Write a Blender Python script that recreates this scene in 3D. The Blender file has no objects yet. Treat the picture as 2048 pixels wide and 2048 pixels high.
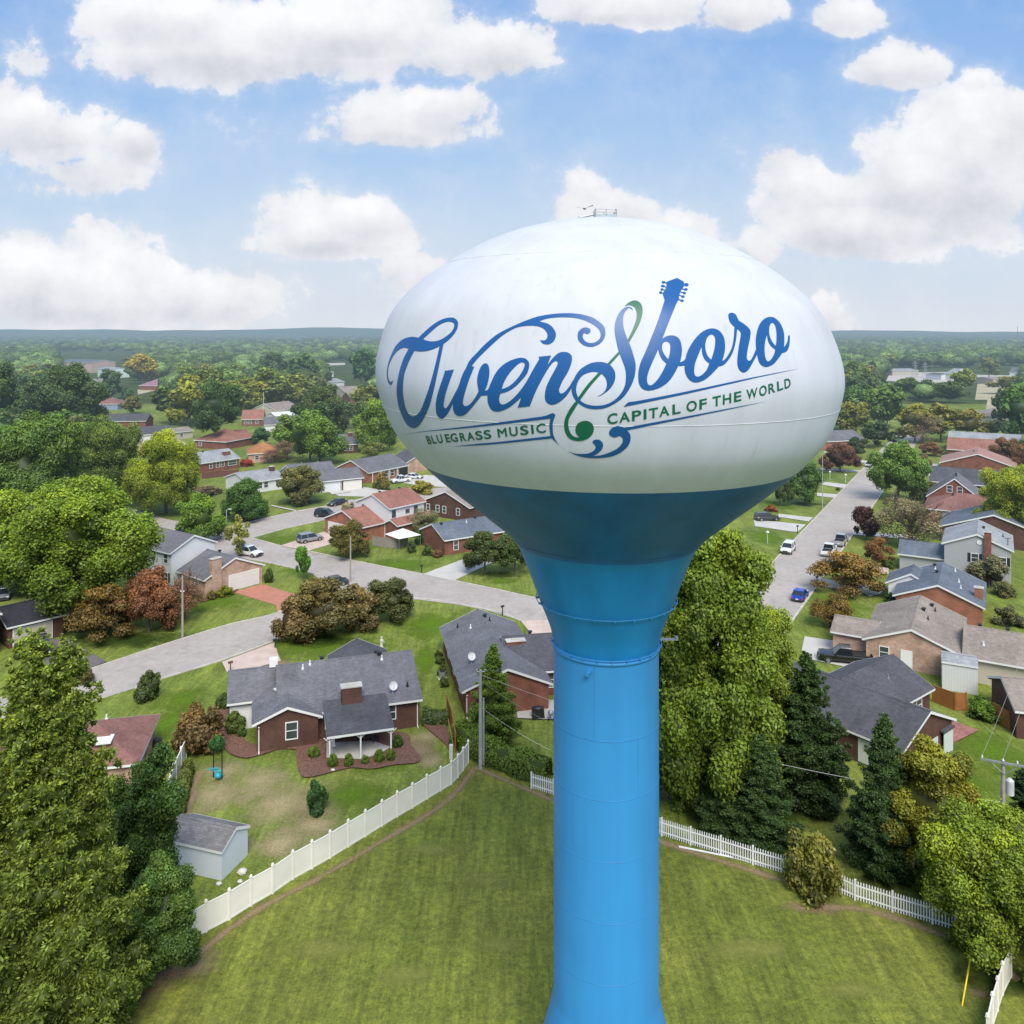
import bpy, math, random
import numpy as np
from mathutils import Vector, Matrix
from mathutils.geometry import delaunay_2d_cdt
random.seed(7)
F = 1648.0; CX = 1024.0; CY = 662.0; H = 38.0      # focal length in photo pixels, horizon row, eye height (m)
sc = bpy.context.scene
col = sc.collection

def P(px, py, z=0.0):
    """world point at height z that the photo shows at pixel (px,py)"""
    Y = F*(H-z)/(py-CY)
    return Vector(((px-CX)/F*Y, Y, z))
def PD(px, Y, z=0.0): return Vector(((px-CX)/F*Y, Y, z))
def crop(ox, oy, s): return lambda x, y: (ox+x/s, oy+y/s)
cB = crop(360, 640, 3.773); cA = crop(0, 640, 3.773); cC = crop(0, 1000, 3.22); cD = crop(560, 900, 3.45)
cE = crop(330, 1240, 2.415); cF = crop(1448, 640, 3.22); cG = crop(1448, 1140, 3.22); cH = crop(1248, 1448, 2.415)
cI = crop(0, 1400, 2.981); cK = crop(1748, 640, 6.44); cM = crop(1748, 900, 6.44)

# ------------------------------------------------------------------ tagging
def tag(o, label=None, cat=None, group=None, kind=None):
    if label: o['label'] = label
    if cat: o['category'] = cat
    if group: o['group'] = group
    if kind: o['kind'] = kind
    return o
def empty(name, loc, rz=0.0, label=None, cat=None, group=None):
    o = bpy.data.objects.new(name, None); o.empty_display_size = .3
    col.objects.link(o); o.location = loc; o.rotation_euler = (0, 0, rz)
    return tag(o, label, cat, group)

class MB:
    """mesh collector: verts, faces, one uv per corner"""
    def __init__(s): s.v = []; s.f = []; s.uv = []
    def face(s, pts, uv=None):
        i = len(s.v); s.v += [tuple(p) for p in pts]; s.f.append(tuple(range(i, i+len(pts))))
        if uv is None:
            p0 = Vector(pts[0]); e = (Vector(pts[1])-p0)
            e = e.normalized() if e.length > 1e-6 else Vector((1, 0, 0))
            n = e.cross(Vector(pts[2])-p0)
            n = n.normalized() if n.length > 1e-9 else Vector((0, 0, 1))
            g = n.cross(e)
            uv = [((Vector(p)).dot(e), (Vector(p)).dot(g)) for p in pts]
        s.uv += uv
        return s
    def box(s, c, d, rz=0.0, taper=1.0):
        hx, hy, hz = d[0]/2, d[1]/2, d[2]/2; cs, sn = math.cos(rz), math.sin(rz); q = []
        for dz, t in ((-hz, 1), (hz, taper)):
            for dx, dy in ((-hx, -hy), (hx, -hy), (hx, hy), (-hx, hy)):
                x, y = dx*t, dy*t; q.append((c[0]+x*cs-y*sn, c[1]+x*sn+y*cs, c[2]+dz))
        for f in ((0, 3, 2, 1), (4, 5, 6, 7), (0, 1, 5, 4), (1, 2, 6, 5), (2, 3, 7, 6), (3, 0, 4, 7)):
            s.face([q[k] for k in f])
        return s
    def tube(s, pts, r, n=8, caps=True):
        pts = [Vector(p) for p in pts]; rs = r if isinstance(r, (list, tuple)) else [r]*len(pts); rings = []
        for i, p in enumerate(pts):
            d = (pts[min(i+1, len(pts)-1)]-pts[max(i-1, 0)]).normalized()
            a = d.cross(Vector((0, 0, 1))) if abs(d.z) < .95 else d.cross(Vector((1, 0, 0)))
            a.normalize(); b = d.cross(a).normalized()
            rings.append([p+(a*math.cos(2*math.pi*k/n)+b*math.sin(2*math.pi*k/n))*rs[i] for k in range(n)])
        base = len(s.v)
        for i, rg in enumerate(rings): s.v += [tuple(q) for q in rg]
        for i in range(len(rings)-1):
            for k in range(n):
                a0 = base+i*n+k; a1 = base+i*n+(k+1) % n
                s.f.append((a0, a0+n, a1+n, a1)); s.uv += [(0, 0), (0, 1), (1, 1), (1, 0)]
        if caps:
            s.f.append(tuple(base+k for k in range(n))); s.uv += [(0, 0)]*n
            s.f.append(tuple(base+(len(rings)-1)*n+k for k in reversed(range(n)))); s.uv += [(0, 0)]*n
        return s
    def lathe(s, prof, n=32, c=(0, 0), dxf=None):
        base = len(s.v)
        for (r, z) in prof:
            ox = dxf(z) if dxf else 0
            for k in range(n):
                a = 2*math.pi*k/n; s.v.append((c[0]+ox+r*math.cos(a), c[1]+r*math.sin(a), z))
        for i in range(len(prof)-1):
            for k in range(n):
                a0 = base+i*n+k; a1 = base+i*n+(k+1) % n
                s.f.append((a0, a1, a1+n, a0+n)); u0 = k/n; u1 = (k+1)/n
                s.uv += [(u0, prof[i][1]), (u1, prof[i][1]), (u1, prof[i+1][1]), (u0, prof[i+1][1])]
        return s
    def ball(s, c, r, seed=0, rough=.0, n=10, m=7):
        rd = random.Random(seed); base = len(s.v); c = Vector(c)
        r = (r, r, r) if not isinstance(r, (tuple, list)) else r
        for i in range(m+1):
            ph = math.pi*i/m
            for k in range(n):
                a = 2*math.pi*k/n; t = 1+rd.uniform(-rough, rough)
                s.v.append((c.x+r[0]*t*math.sin(ph)*math.cos(a), c.y+r[1]*t*math.sin(ph)*math.sin(a), c.z+r[2]*t*math.cos(ph)))
        for i in range(m):
            for k in range(n):
                a0 = base+i*n+k; a1 = base+i*n+(k+1) % n
                s.f.append((a0, a0+n, a1+n, a1)); s.uv += [(0, 0)]*4
        return s
    def build(s, name, mat, parent=None, smooth=False, loc=None):
        me = bpy.data.meshes.new(name); me.from_pydata(s.v, [], s.f)
        uvl = me.uv_layers.new(name='UVMap')
        flat = [c for t in s.uv for c in t]
        if len(flat) == len(uvl.data)*2: uvl.data.foreach_set('uv', flat)
        me.materials.append(mat)
        if smooth: me.polygons.foreach_set('use_smooth', [True]*len(me.polygons))
        me.update()
        o = bpy.data.objects.new(name, me); col.objects.link(o)
        if parent: o.parent = parent
        if loc is not None: o.location = loc
        return o

# ------------------------------------------------------------------ materials
HAZE = (.27, .375, .46)  # haze painted into every material as emission growing with distance
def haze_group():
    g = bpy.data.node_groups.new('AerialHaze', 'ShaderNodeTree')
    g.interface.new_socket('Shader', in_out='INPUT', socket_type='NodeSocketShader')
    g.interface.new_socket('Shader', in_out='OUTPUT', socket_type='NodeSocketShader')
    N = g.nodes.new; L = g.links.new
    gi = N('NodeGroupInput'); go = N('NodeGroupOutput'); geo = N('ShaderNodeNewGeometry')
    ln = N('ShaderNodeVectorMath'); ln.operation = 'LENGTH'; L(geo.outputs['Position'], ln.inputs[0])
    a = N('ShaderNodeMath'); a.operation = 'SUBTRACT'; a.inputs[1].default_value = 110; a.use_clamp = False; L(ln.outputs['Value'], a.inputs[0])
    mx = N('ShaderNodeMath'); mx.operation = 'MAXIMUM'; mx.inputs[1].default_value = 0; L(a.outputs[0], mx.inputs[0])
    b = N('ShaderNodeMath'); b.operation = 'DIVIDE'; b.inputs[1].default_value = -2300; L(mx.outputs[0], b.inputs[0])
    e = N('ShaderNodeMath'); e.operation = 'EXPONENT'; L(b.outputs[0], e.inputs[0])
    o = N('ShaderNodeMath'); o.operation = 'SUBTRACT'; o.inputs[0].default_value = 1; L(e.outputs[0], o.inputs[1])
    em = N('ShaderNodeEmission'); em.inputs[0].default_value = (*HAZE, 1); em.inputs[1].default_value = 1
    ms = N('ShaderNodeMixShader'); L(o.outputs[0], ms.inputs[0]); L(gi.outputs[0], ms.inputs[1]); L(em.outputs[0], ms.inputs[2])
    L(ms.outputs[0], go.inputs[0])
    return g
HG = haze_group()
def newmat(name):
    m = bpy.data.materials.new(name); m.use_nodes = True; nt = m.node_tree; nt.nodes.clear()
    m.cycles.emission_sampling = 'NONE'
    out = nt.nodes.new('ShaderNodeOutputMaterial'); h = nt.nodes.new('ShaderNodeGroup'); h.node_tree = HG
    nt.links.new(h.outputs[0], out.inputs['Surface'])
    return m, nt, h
def ramp(nt, fac, stops):
    r = nt.nodes.new('ShaderNodeValToRGB'); cr = r.color_ramp
    while len(cr.elements) < len(stops): cr.elements.new(.5)
    for e, (p, c) in zip(cr.elements, stops): e.position = p; e.color = (*c, 1) if len(c) == 3 else c
    nt.links.new(fac, r.inputs[0]); return r.outputs[0]
def noise(nt, vec, scale, detail=4, rough=.55, dist=0):
    n = nt.nodes.new('ShaderNodeTexNoise'); n.inputs['Scale'].default_value = scale; n.inputs['Detail'].default_value = detail
    n.inputs['Roughness'].default_value = rough; n.inputs['Distortion'].default_value = dist
    if vec is not None: nt.links.new(vec, n.inputs['Vector'])
    return n.outputs['Fac']
def mixc(nt, fac, a, b, mode='MIX'):
    m = nt.nodes.new('ShaderNodeMix'); m.data_type = 'RGBA'; m.blend_type = mode
    for s, v in ((m.inputs['Factor'], fac), (m.inputs['A'], a), (m.inputs['B'], b)):
        if hasattr(v, 'is_output'): nt.links.new(v, s)
        elif isinstance(v, (int, float)): s.default_value = v
        else: s.default_value = (*v, 1)
    return m.outputs['Result']
def math_(nt, op, a, b=None, clamp=False):
    m = nt.nodes.new('ShaderNodeMath'); m.operation = op; m.use_clamp = clamp
    for s, v in ((m.inputs[0], a), (m.inputs[1], b)):
        if v is None: continue
        if hasattr(v, 'is_output'): nt.links.new(v, s)
        else: s.default_value = v
    return m.outputs[0]
def geopos(nt): return nt.nodes.new('ShaderNodeNewGeometry').outputs['Position']
def uvout(nt): return nt.nodes.new('ShaderNodeUVMap').outputs[0]
def princ(nt, h, colr, rough=.6, metal=0, spec=.5, bump=None, bstr=.3, bdist=.02, coat=0):
    b = nt.nodes.new('ShaderNodeBsdfPrincipled')
    if hasattr(colr, 'is_output'): nt.links.new(colr, b.inputs['Base Color'])
    else: b.inputs['Base Color'].default_value = (*colr, 1)
    if hasattr(rough, 'is_output'): nt.links.new(rough, b.inputs['Roughness'])
    else: b.inputs['Roughness'].default_value = rough
    b.inputs['Metallic'].default_value = metal; b.inputs['Specular IOR Level'].default_value = spec
    b.inputs['Coat Weight'].default_value = coat
    if bump is not None:
        bm = nt.nodes.new('ShaderNodeBump'); bm.inputs['Strength'].default_value = bstr; bm.inputs['Distance'].default_value = bdist
        nt.links.new(bump, bm.inputs['Height']); nt.links.new(bm.outputs[0], b.inputs['Normal'])
    nt.links.new(b.outputs[0], h.inputs[0]); return b
_mc = {}
def plain(name, c, rough=.6, metal=0, var=.15, scale=1.5, coat=0, spec=.5):
    if name in _mc: return _mc[name]
    m, nt, h = newmat(name)
    n = noise(nt, geopos(nt), scale, 5)
    cc = ramp(nt, n, [(.3, tuple(x*(1-var) for x in c)), (.7, tuple(min(1, x*(1+var)) for x in c))])
    princ(nt, h, cc, rough, metal, spec=spec, coat=coat); _mc[name] = m; return m
def brickmat(name, c1, c2, mortar, bw=.22, bh=.075, var=.25):
    if name in _mc: return _mc[name]
    m, nt, h = newmat(name); uv = uvout(nt)
    b = nt.nodes.new('ShaderNodeTexBrick'); nt.links.new(uv, b.inputs['Vector'])
    b.inputs['Scale'].default_value = 1; b.inputs['Brick Width'].default_value = bw; b.inputs['Row Height'].default_value = bh
    b.inputs['Mortar Size'].default_value = .008; b.inputs['Color1'].default_value = (*c1, 1); b.inputs['Color2'].default_value = (*c2, 1)
    b.inputs['Mortar'].default_value = (*mortar, 1)
    n = noise(nt, geopos(nt), .8, 6); k = ramp(nt, n, [(.3, (1-var,)*3), (.7, (1+var,)*3)])
    princ(nt, h, mixc(nt, 1.0, b.outputs['Color'], k, 'MULTIPLY'), .85, spec=.2); _mc[name] = m; return m
def shingle(name, c, var=.22):
    if name in _mc: return _mc[name]
    m, nt, h = newmat(name); uv = uvout(nt)
    b = nt.nodes.new('ShaderNodeTexBrick'); nt.links.new(uv, b.inputs['Vector']); b.offset = .5
    b.inputs['Scale'].default_value = 1; b.inputs['Brick Width'].default_value = .33; b.inputs['Row Height'].default_value = .16
    b.inputs['Mortar Size'].default_value = .012; b.inputs['Bias'].default_value = 0
    b.inputs['Color1'].default_value = (*[x*(1-var*.6) for x in c], 1); b.inputs['Color2'].default_value = (*[x*(1+var*.8) for x in c], 1)
    b.inputs['Mortar'].default_value = (*[x*.72 for x in c], 1)
    n = noise(nt, geopos(nt), .35, 6, .65); k = ramp(nt, n, [(.3, (.80,)*3), (.7, (1.22,)*3)])
    mp = nt.nodes.new('ShaderNodeMapping'); mp.inputs['Scale'].default_value = (2.2, .25, 1); nt.links.new(uv, mp.inputs[0])
    n2 = noise(nt, mp.outputs[0], 1.0, 4); k2 = ramp(nt, n2, [(.3, (.9,)*3), (.75, (1.12,)*3)])
    princ(nt, h, mixc(nt, 1.0, mixc(nt, 1.0, b.outputs['Color'], k, 'MULTIPLY'), k2, 'MULTIPLY'), .88, spec=.25); _mc[name] = m; return m
def siding(name, c, vert=False, pitch=.2, var=.06):
    if name in _mc: return _mc[name]
    m, nt, h = newmat(name); uv = uvout(nt); sp = nt.nodes.new('ShaderNodeSeparateXYZ'); nt.links.new(uv, sp.inputs[0])
    s = math_(nt, 'FRACT', math_(nt, 'DIVIDE', sp.outputs[0 if vert else 1], pitch))
    k = ramp(nt, s, [(.0, (.78,)*3), (.14, (1.0,)*3), (1, (1.0,)*3)])
    n = noise(nt, geopos(nt), .7, 5); k2 = ramp(nt, n, [(.3, tuple(x*(1-var) for x in c)), (.7, c)])
    princ(nt, h, mixc(nt, 1.0, k2, k, 'MULTIPLY'), .6, spec=.3); _mc[name] = m; return m

def leafmat(name='foliage', dark=.45):
    m, nt, h = newmat(name)
    oi = nt.nodes.new('ShaderNodeObjectInfo'); at = nt.nodes.new('ShaderNodeAttribute'); at.attribute_name = 'tint'
    hue = nt.nodes.new('ShaderNodeAttribute'); hue.attribute_name = 'warm'
    c = mixc(nt, 1.0, oi.outputs['Color'], at.outputs['Fac'], 'MULTIPLY')
    # multiply by grey = tint
    cg = nt.nodes.new('ShaderNodeCombineColor'); 
    for i in range(3): nt.links.new(at.outputs['Fac'], cg.inputs[i])
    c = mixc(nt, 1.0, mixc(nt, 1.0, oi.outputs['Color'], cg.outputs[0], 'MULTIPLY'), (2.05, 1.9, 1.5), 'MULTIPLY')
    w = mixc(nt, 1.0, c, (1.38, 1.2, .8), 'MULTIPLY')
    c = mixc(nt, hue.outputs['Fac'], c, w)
    d = nt.nodes.new('ShaderNodeBsdfDiffuse'); nt.links.new(c, d.inputs[0])
    t = nt.nodes.new('ShaderNodeBsdfTranslucent'); nt.links.new(mixc(nt, 1.0, c, (1.3, 1.25, .6), 'MULTIPLY'), t.inputs[0])
    g = nt.nodes.new('ShaderNodeBsdfGlossy'); g.inputs['Roughness'].default_value = .5; g.inputs[0].default_value = (.6, .65, .6, 1)
    m1 = nt.nodes.new('ShaderNodeMixShader'); m1.inputs[0].default_value = .28; nt.links.new(d.outputs[0], m1.inputs[1]); nt.links.new(t.outputs[0], m1.inputs[2])
    m2 = nt.nodes.new('ShaderNodeMixShader'); m2.inputs[0].default_value = .035; nt.links.new(m1.outputs[0], m2.inputs[1]); nt.links.new(g.outputs[0], m2.inputs[2])
    nt.links.new(m2.outputs[0], h.inputs[0]); return m
LEAF = leafmat()
BARK = plain('bark', (.11, .085, .065), .9, var=.35, scale=6)
BARKG = plain('pale_bark', (.2, .17, .14), .9, var=.3, scale=6)

WHITE = plain('white_trim', (.78, .78, .77), .5, var=.04)
VINYL = plain('white_vinyl', (.85, .82, .73), .45, var=.05, scale=.9)
BLACKM = plain('black_metal', (.02, .02, .022), .5)
GREYM = plain('galvanised', (.38, .39, .4), .45, .5)
CONC = plain('concrete', (.50, .47, .43), .85, var=.14, scale=.5)
GLASS = plain('window_glass', (.05, .065, .075), .12, var=.3, scale=.6, spec=.8)
DOORW = plain('garage_door_white', (.72, .69, .64), .55, var=.04)
BR_DARK = brickmat('dark_brown_brick', (.115, .05, .036), (.085, .038, .03), (.13, .09, .075))
BR_RED = brickmat('red_brick', (.24, .075, .045), (.18, .06, .04), (.22, .15, .12))
BR_OR = brickmat('orange_brick', (.36, .125, .07), (.28, .10, .06), (.3, .2, .15))
BR_PINK = brickmat('pale_stone_brick', (.52, .36, .27), (.42, .23, .16), (.5, .42, .36), .34, .12, .25)
SH_GREY = shingle('grey_shingle', (.150, .148, .160)); SH_DARK = shingle('charcoal_shingle', (.088, .087, .098)); SH_BLUE = shingle('blue_grey_shingle', (.13, .15, .18))
SH_TAN = shingle('tan_shingle', (.27, .225, .19)); SH_RED = shingle('maroon_shingle', (.24, .12, .10)); SH_BROWN = shingle('red_brown_shingle', (.30, .14, .105))
SH_LT = shingle('light_grey_shingle', (.30, .31, .32)); SH_ORANGE = shingle('orange_shingle', (.38, .17, .07)); SH_BLK = shingle('black_shingle', (.035, .037, .048))
SID_W = siding('white_siding', (.72, .73, .74)); SID_G = siding('grey_siding', (.40, .41, .42)); SID_T = siding('tan_siding', (.5, .46, .38)); SID_B = siding('blue_grey_vertical_siding', (.66, .71, .76), True, .15)
SID_WV = siding('white_vertical_siding', (.66, .67, .66), True, .3)
WOOD = siding('weathered_wood', (.33, .29, .25), True, .14, .3); WOODO = siding('orange_cedar', (.36, .15, .05), True, .14, .3)

# ------------------------------------------------------------------ world: sky with clouds
SUN_EL = math.radians(50); SUN_AZ = math.radians(170)   # azimuth clockwise from +Y
def make_world():
    w = bpy.data.worlds.new('World'); sc.world = w; w.use_nodes = True; nt = w.node_tree; nt.nodes.clear()
    N = nt.nodes.new; L = nt.links.new
    out = N('ShaderNodeOutputWorld'); bg = N('ShaderNodeBackground'); bg.inputs[1].default_value = .113; L(bg.outputs[0], out.inputs[0])
    sky = N('ShaderNodeTexSky'); sky.sky_type = 'NISHITA'; sky.sun_disc = False; sky.sun_elevation = SUN_EL; sky.sun_rotation = SUN_AZ
    sky.air_density = 1.0; sky.dust_density = 1.0; sky.ozone_density = 1.5
    tc = N('ShaderNodeTexCoord'); d = tc.outputs['Generated']; sp = N('ShaderNodeSeparateXYZ'); L(d, sp.inputs[0])
    ay = math_(nt, 'MAXIMUM', math_(nt, 'ABSOLUTE', sp.outputs[1]), .12)
    u = math_(nt, 'DIVIDE', sp.outputs[0], ay); v = math_(nt, 'DIVIDE', sp.outputs[2], ay)
    cb = N('ShaderNodeCombineXYZ'); L(u, cb.inputs[0]); L(v, cb.inputs[1]); uv = cb.outputs[0]
    # displaced coordinates give the cauliflower edge
    nz = N('ShaderNodeTexNoise'); nz.inputs['Scale'].default_value = 7; nz.inputs['Detail'].default_value = 6; nz.inputs['Roughness'].default_value = .62; L(uv, nz.inputs['Vector'])
    nf = nz.outputs['Fac']
    nz2 = noise(nt, uv, 17, 4, .6)
    mp = N('ShaderNodeMapping'); mp.inputs['Location'].default_value = (3.1, 1.7, 0); mp.inputs['Scale'].default_value = (3.0, 5.5, 1); L(uv, mp.inputs[0])
    big = noise(nt, mp.outputs[0], 1.6, 4, .6)
    # cloud bodies: (x px, y px, half width, height above, depth below, weight)
    CL = [(500, 105, 440, 150, 75, 1), (960, 105, 190, 75, 70, 1), (300, 30, 200, 60, 70, 1.0), (700, 60, 260, 130, 60, 1),
          (800, 262, 190, 95, 42, 1), (880, 215, 105, 62, 60, 1),
          (100, 275, 150, 95, 85, 1), (265, 280, 60, 45, 60, 1), (30, 240, 120, 70, 80, 1), (150, 340, 150, 50, 60, .6),
          (650, 480, 190, 115, 42, 1), (740, 440, 90, 65, 50, 1), (870, 545, 120, 35, 50, .45),
          (230, 610, 270, 160, 60, 1), (60, 560, 170, 90, 110, 1), (430, 600, 150, 60, 60, .7),
          (1260, 25, 200, 90, 36, 1), (1480, 30, 110, 60, 40, .9), (1690, 35, 90, 60, 42, .8),
          (1800, 140, 125, 62, 44, .9), (1950, 160, 50, 40, 30, .6),
          (1880, 360, 260, 160, 150, 1), (1640, 400, 150, 110, 110, .95), (1960, 250, 170, 110, 120, 1), (1700, 470, 210, 60, 60, .9),
          (1230, 430, 130, 80, 60, .75), (1370, 470, 100, 70, 50, .95), (1190, 370, 80, 50, 40, .35), (1640, 640, 80, 60, 40, .6), (1500, 500, 160, 60, 60, .5)]
    tot = None; body = None
    for (x, y, rx, ru, rd, wt) in CL:
        u0 = (x-CX)/F; v0 = (CY-y)/F
        du = math_(nt, 'DIVIDE', math_(nt, 'SUBTRACT', u, u0), rx/F)
        dv = math_(nt, 'SUBTRACT', v, v0)
        up = math_(nt, 'DIVIDE', math_(nt, 'MAXIMUM', dv, 0.0), ru/F); dn = math_(nt, 'DIVIDE', math_(nt, 'MINIMUM', dv, 0.0), rd/F)
        vv = math_(nt, 'ADD', up, dn)
        r2 = math_(nt, 'ADD', math_(nt, 'MULTIPLY', du, du), math_(nt, 'MULTIPLY', vv, vv))
        e = math_(nt, 'SUBTRACT', 1.0, math_(nt, 'SQRT', r2))
        e = math_(nt, 'MULTIPLY', math_(nt, 'MAXIMUM', e, -1.0), wt) if wt != 1 else math_(nt, 'MAXIMUM', e, -1.0)
        # local height used for shading
        hh = math_(nt, 'MULTIPLY', math_(nt, 'MAXIMUM', e, 0.0), vv)
        tot = e if tot is None else math_(nt, 'MAXIMUM', tot, e)
        body = hh if body is None else math_(nt, 'ADD', body, hh)
    fld = math_(nt, 'ADD', tot, math_(nt, 'MULTIPLY', math_(nt, 'SUBTRACT', nf, .5), 2.3))
    fld = math_(nt, 'ADD', fld, math_(nt, 'MULTIPLY', math_(nt, 'SUBTRACT', nz2, .5), .85))
    alpha = ramp(nt, math_(nt, 'ADD', math_(nt, 'MULTIPLY', fld, .72), .38), [(.05, (0,)*3), (.36, (.16,)*3), (.44, (.36,)*3), (.50, (.84,)*3), (.60, (.97,)*3), (1, (1,)*3)])
    # thin high haze everywhere plus thicker veil near the horizon
    veil = ramp(nt, v, [(.0, (.95,)*3), (.03, (.88,)*3), (.11, (.66,)*3), (.22, (.34,)*3), (.40, (.12,)*3), (.8,(.75,)*3)])
    bigr = ramp(nt, big, [(.42, (0,)*3), (.72, (.55,)*3)])
    veil2 = math_(nt, 'ADD', veil, math_(nt, 'MULTIPLY', bigr, .6), True)
    hz = ramp(nt, v, [(.0, (6.3, 6.75, 7.35)), (.12, (5.6, 6.5, 7.7)), (.3, (3.6, 5.2, 7.9))])
    # deepen the blue of the clear sky
    blue = ramp(nt, v, [(.0, (5.8, 6.7, 7.9)), (.15, (3.8, 5.8, 8.1)), (.40, (2.0, 4.1, 7.9))])
    base = mixc(nt, .8, sky.outputs[0], blue)
    base = mixc(nt, veil2, base, hz)
    shade_in = math_(nt, 'ADD', math_(nt, 'MULTIPLY', body, 1.3), math_(nt, 'MULTIPLY', math_(nt, 'SUBTRACT', nz2, .5), 1.3))
    shade_in = math_(nt, 'ADD', math_(nt, 'MULTIPLY', shade_in, .5), .5, True)
    inner = math_(nt, 'SUBTRACT', 1.0, math_(nt, 'MULTIPLY', math_(nt, 'SUBTRACT', fld, .3, ), .22), True)
    cc = ramp(nt, shade_in, [(.2, (5.6, 5.75, 6.3)), (.45, (7.2, 7.3, 7.7)), (.75, (8.9, 8.9, 9.0))])
    cc = mixc(nt, 1.0, cc, mixc(nt, inner, (.80, .81, .84), (1, 1, 1)), 'MULTIPLY')
    fin = mixc(nt, alpha, base, cc)
    # below the horizon: dull green-grey
    dn = math_(nt, 'LESS_THAN', sp.outputs[2], -.02)
    fin = mixc(nt, dn, fin, (1.6, 2.0, 1.4))
    L(fin, bg.inputs[0])
make_world()
sc.world.cycles.sampling_method = 'MANUAL'; sc.world.cycles.sample_map_resolution = 512
sc.cycles.max_bounces = 5; sc.cycles.diffuse_bounces = 2; sc.cycles.glossy_bounces = 2; sc.cycles.transparent_max_bounces = 10; sc.cycles.transmission_bounces = 2
sc.cycles.caustics_reflective = False; sc.cycles.caustics_refractive = False
sl = bpy.data.lights.new('sun', 'SUN'); sl.energy = 4.2; sl.angle = math.radians(32); sl.color = (1, .94, .85)
so = bpy.data.objects.new('sun', sl); col.objects.link(so)
sd = Vector((math.sin(SUN_AZ)*math.cos(SUN_EL), math.cos(SUN_AZ)*math.cos(SUN_EL), math.sin(SUN_EL)))
so.rotation_euler = sd.to_track_quat('Z', 'Y').to_euler(); so.location = (0, -20, 90)

cam = bpy.data.cameras.new('camera'); co = bpy.data.objects.new('camera', cam); col.objects.link(co)
co.location = (0, 0, H); co.rotation_euler = (math.radians(90), 0, 0)
cam.sensor_fit = 'HORIZONTAL'; cam.sensor_width = 36; cam.lens = 36*F/2048; cam.shift_y = -(1024-CY)/2048; cam.clip_end = 40000; cam.clip_start = .5
sc.camera = co
sc.view_settings.view_transform = 'Standard'; sc.view_settings.look = 'None'; sc.view_settings.exposure = 0

# ------------------------------------------------------------------ ground
def grassmat(name, a, b, c, fine=2.2, far=False):
    m, nt, h = newmat(name); p = geopos(nt)
    n1 = noise(nt, p, .055, 6, .62, .4); n2 = noise(nt, p, .45, 6, .68, .3); n3 = noise(nt, p, fine, 5, .75)
    mp = nt.nodes.new('ShaderNodeMapping'); mp.inputs['Rotation'].default_value = (0, 0, .75); mp.inputs['Scale'].default_value = (.55, .09, 1); nt.links.new(p, mp.inputs[0])
    n4 = noise(nt, mp.outputs[0], 1.0, 5, .6)
    base = ramp(nt, n1, [(.30, a), (.5, b), (.72, c)])
    k2 = ramp(nt, n2, [(.28, (.76,)*3), (.5, (1,)*3), (.75, (1.26, 1.2, 1.05))]); k3 = ramp(nt, n3, [(.28, (.58,)*3), (.5, (1,)*3), (.72, (1.5, 1.42, 1.15))])
    k4 = ramp(nt, n4, [(.3, (.78,)*3), (.7, (1.2, 1.2, 1.1))])
    mq = nt.nodes.new('ShaderNodeMapping'); mq.inputs['Rotation'].default_value = (0, 0, .70); mq.inputs['Scale'].default_value = (2.6, .22, 1); nt.links.new(p, mq.inputs[0]); n6 = noise(nt, mq.outputs[0], 1.0, 4, .65); k6 = ramp(nt, n6, [(.3, (.74,)*3), (.7, (1.28, 1.24, 1.08))]); n7 = noise(nt, p, 9, 3, .7); k7 = ramp(nt, n7, [(.3, (.72,)*3), (.7, (1.3,)*3)])
    cc = mixc(nt, 1.0, base, k2, 'MULTIPLY'); cc = mixc(nt, 1.0, cc, k3, 'MULTIPLY'); cc = mixc(nt, 1.0, cc, k4, 'MULTIPLY'); cc = mixc(nt, 1.0, cc, k6, 'MULTIPLY'); cc = mixc(nt, 1.0, cc, k7, 'MULTIPLY')
    if not far:
        sp2 = noise(nt, p, .9, 3, .5, .8); k5 = ramp(nt, sp2, [(.66, (0,)*3), (.78, (.35,)*3)])
        cc = mixc(nt, k5, cc, (.19, .155, .075))
    if not far:
        wd = noise(nt, p, 1.7, 2, .5, .3); kw = ramp(nt, wd, [(.26, (.74, .84, .7)), (.35, (1, 1, 1))]); cc = mixc(nt, 1.0, cc, kw, 'MULTIPLY')
    princ(nt, h, cc, .95, spec=.1, bump=n3, bstr=.8, bdist=.08); return m
GR = grassmat('field_grass', (.115, .152, .034), (.155, .184, .042), (.195, .208, .056))
GR2 = grassmat('lawn_grass', (.125, .180, .040), (.165, .215, .050), (.225, .250, .07), 3)
GRW = grassmat('wood_floor', (.03, .05, .015), (.05, .075, .02), (.08, .10, .03), .5, True)

def sheet(name, poly, z, mat, label=None, cat=None, kind='structure', group=None):
    """flat polygon from world xy points"""
    mb = MB(); mb.face([(p[0], p[1], z) for p in poly]); o = mb.build(name, mat)
    tag(o, label, cat, group, kind); return o
def spline(pts, n=6, closed=False):
    out = []; L_ = len(pts)
    rng = range(L_ if closed else L_-1)
    for i in rng:
        p0 = Vector(pts[(i-1) % L_] if closed or i > 0 else pts[0]); p1 = Vector(pts[i]); p2 = Vector(pts[(i+1) % L_]); p3 = Vector(pts[(i+2) % L_] if closed or i+2 < L_ else pts[-1])
        for k in range(n):
            t = k/n; out.append(.5*((2*p1)+(-p0+p2)*t+(2*p0-5*p1+4*p2-p3)*t*t+(-p0+3*p1-3*p2+p3)*t**3))
    if not closed: out.append(Vector(pts[-1]))
    return out

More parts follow.
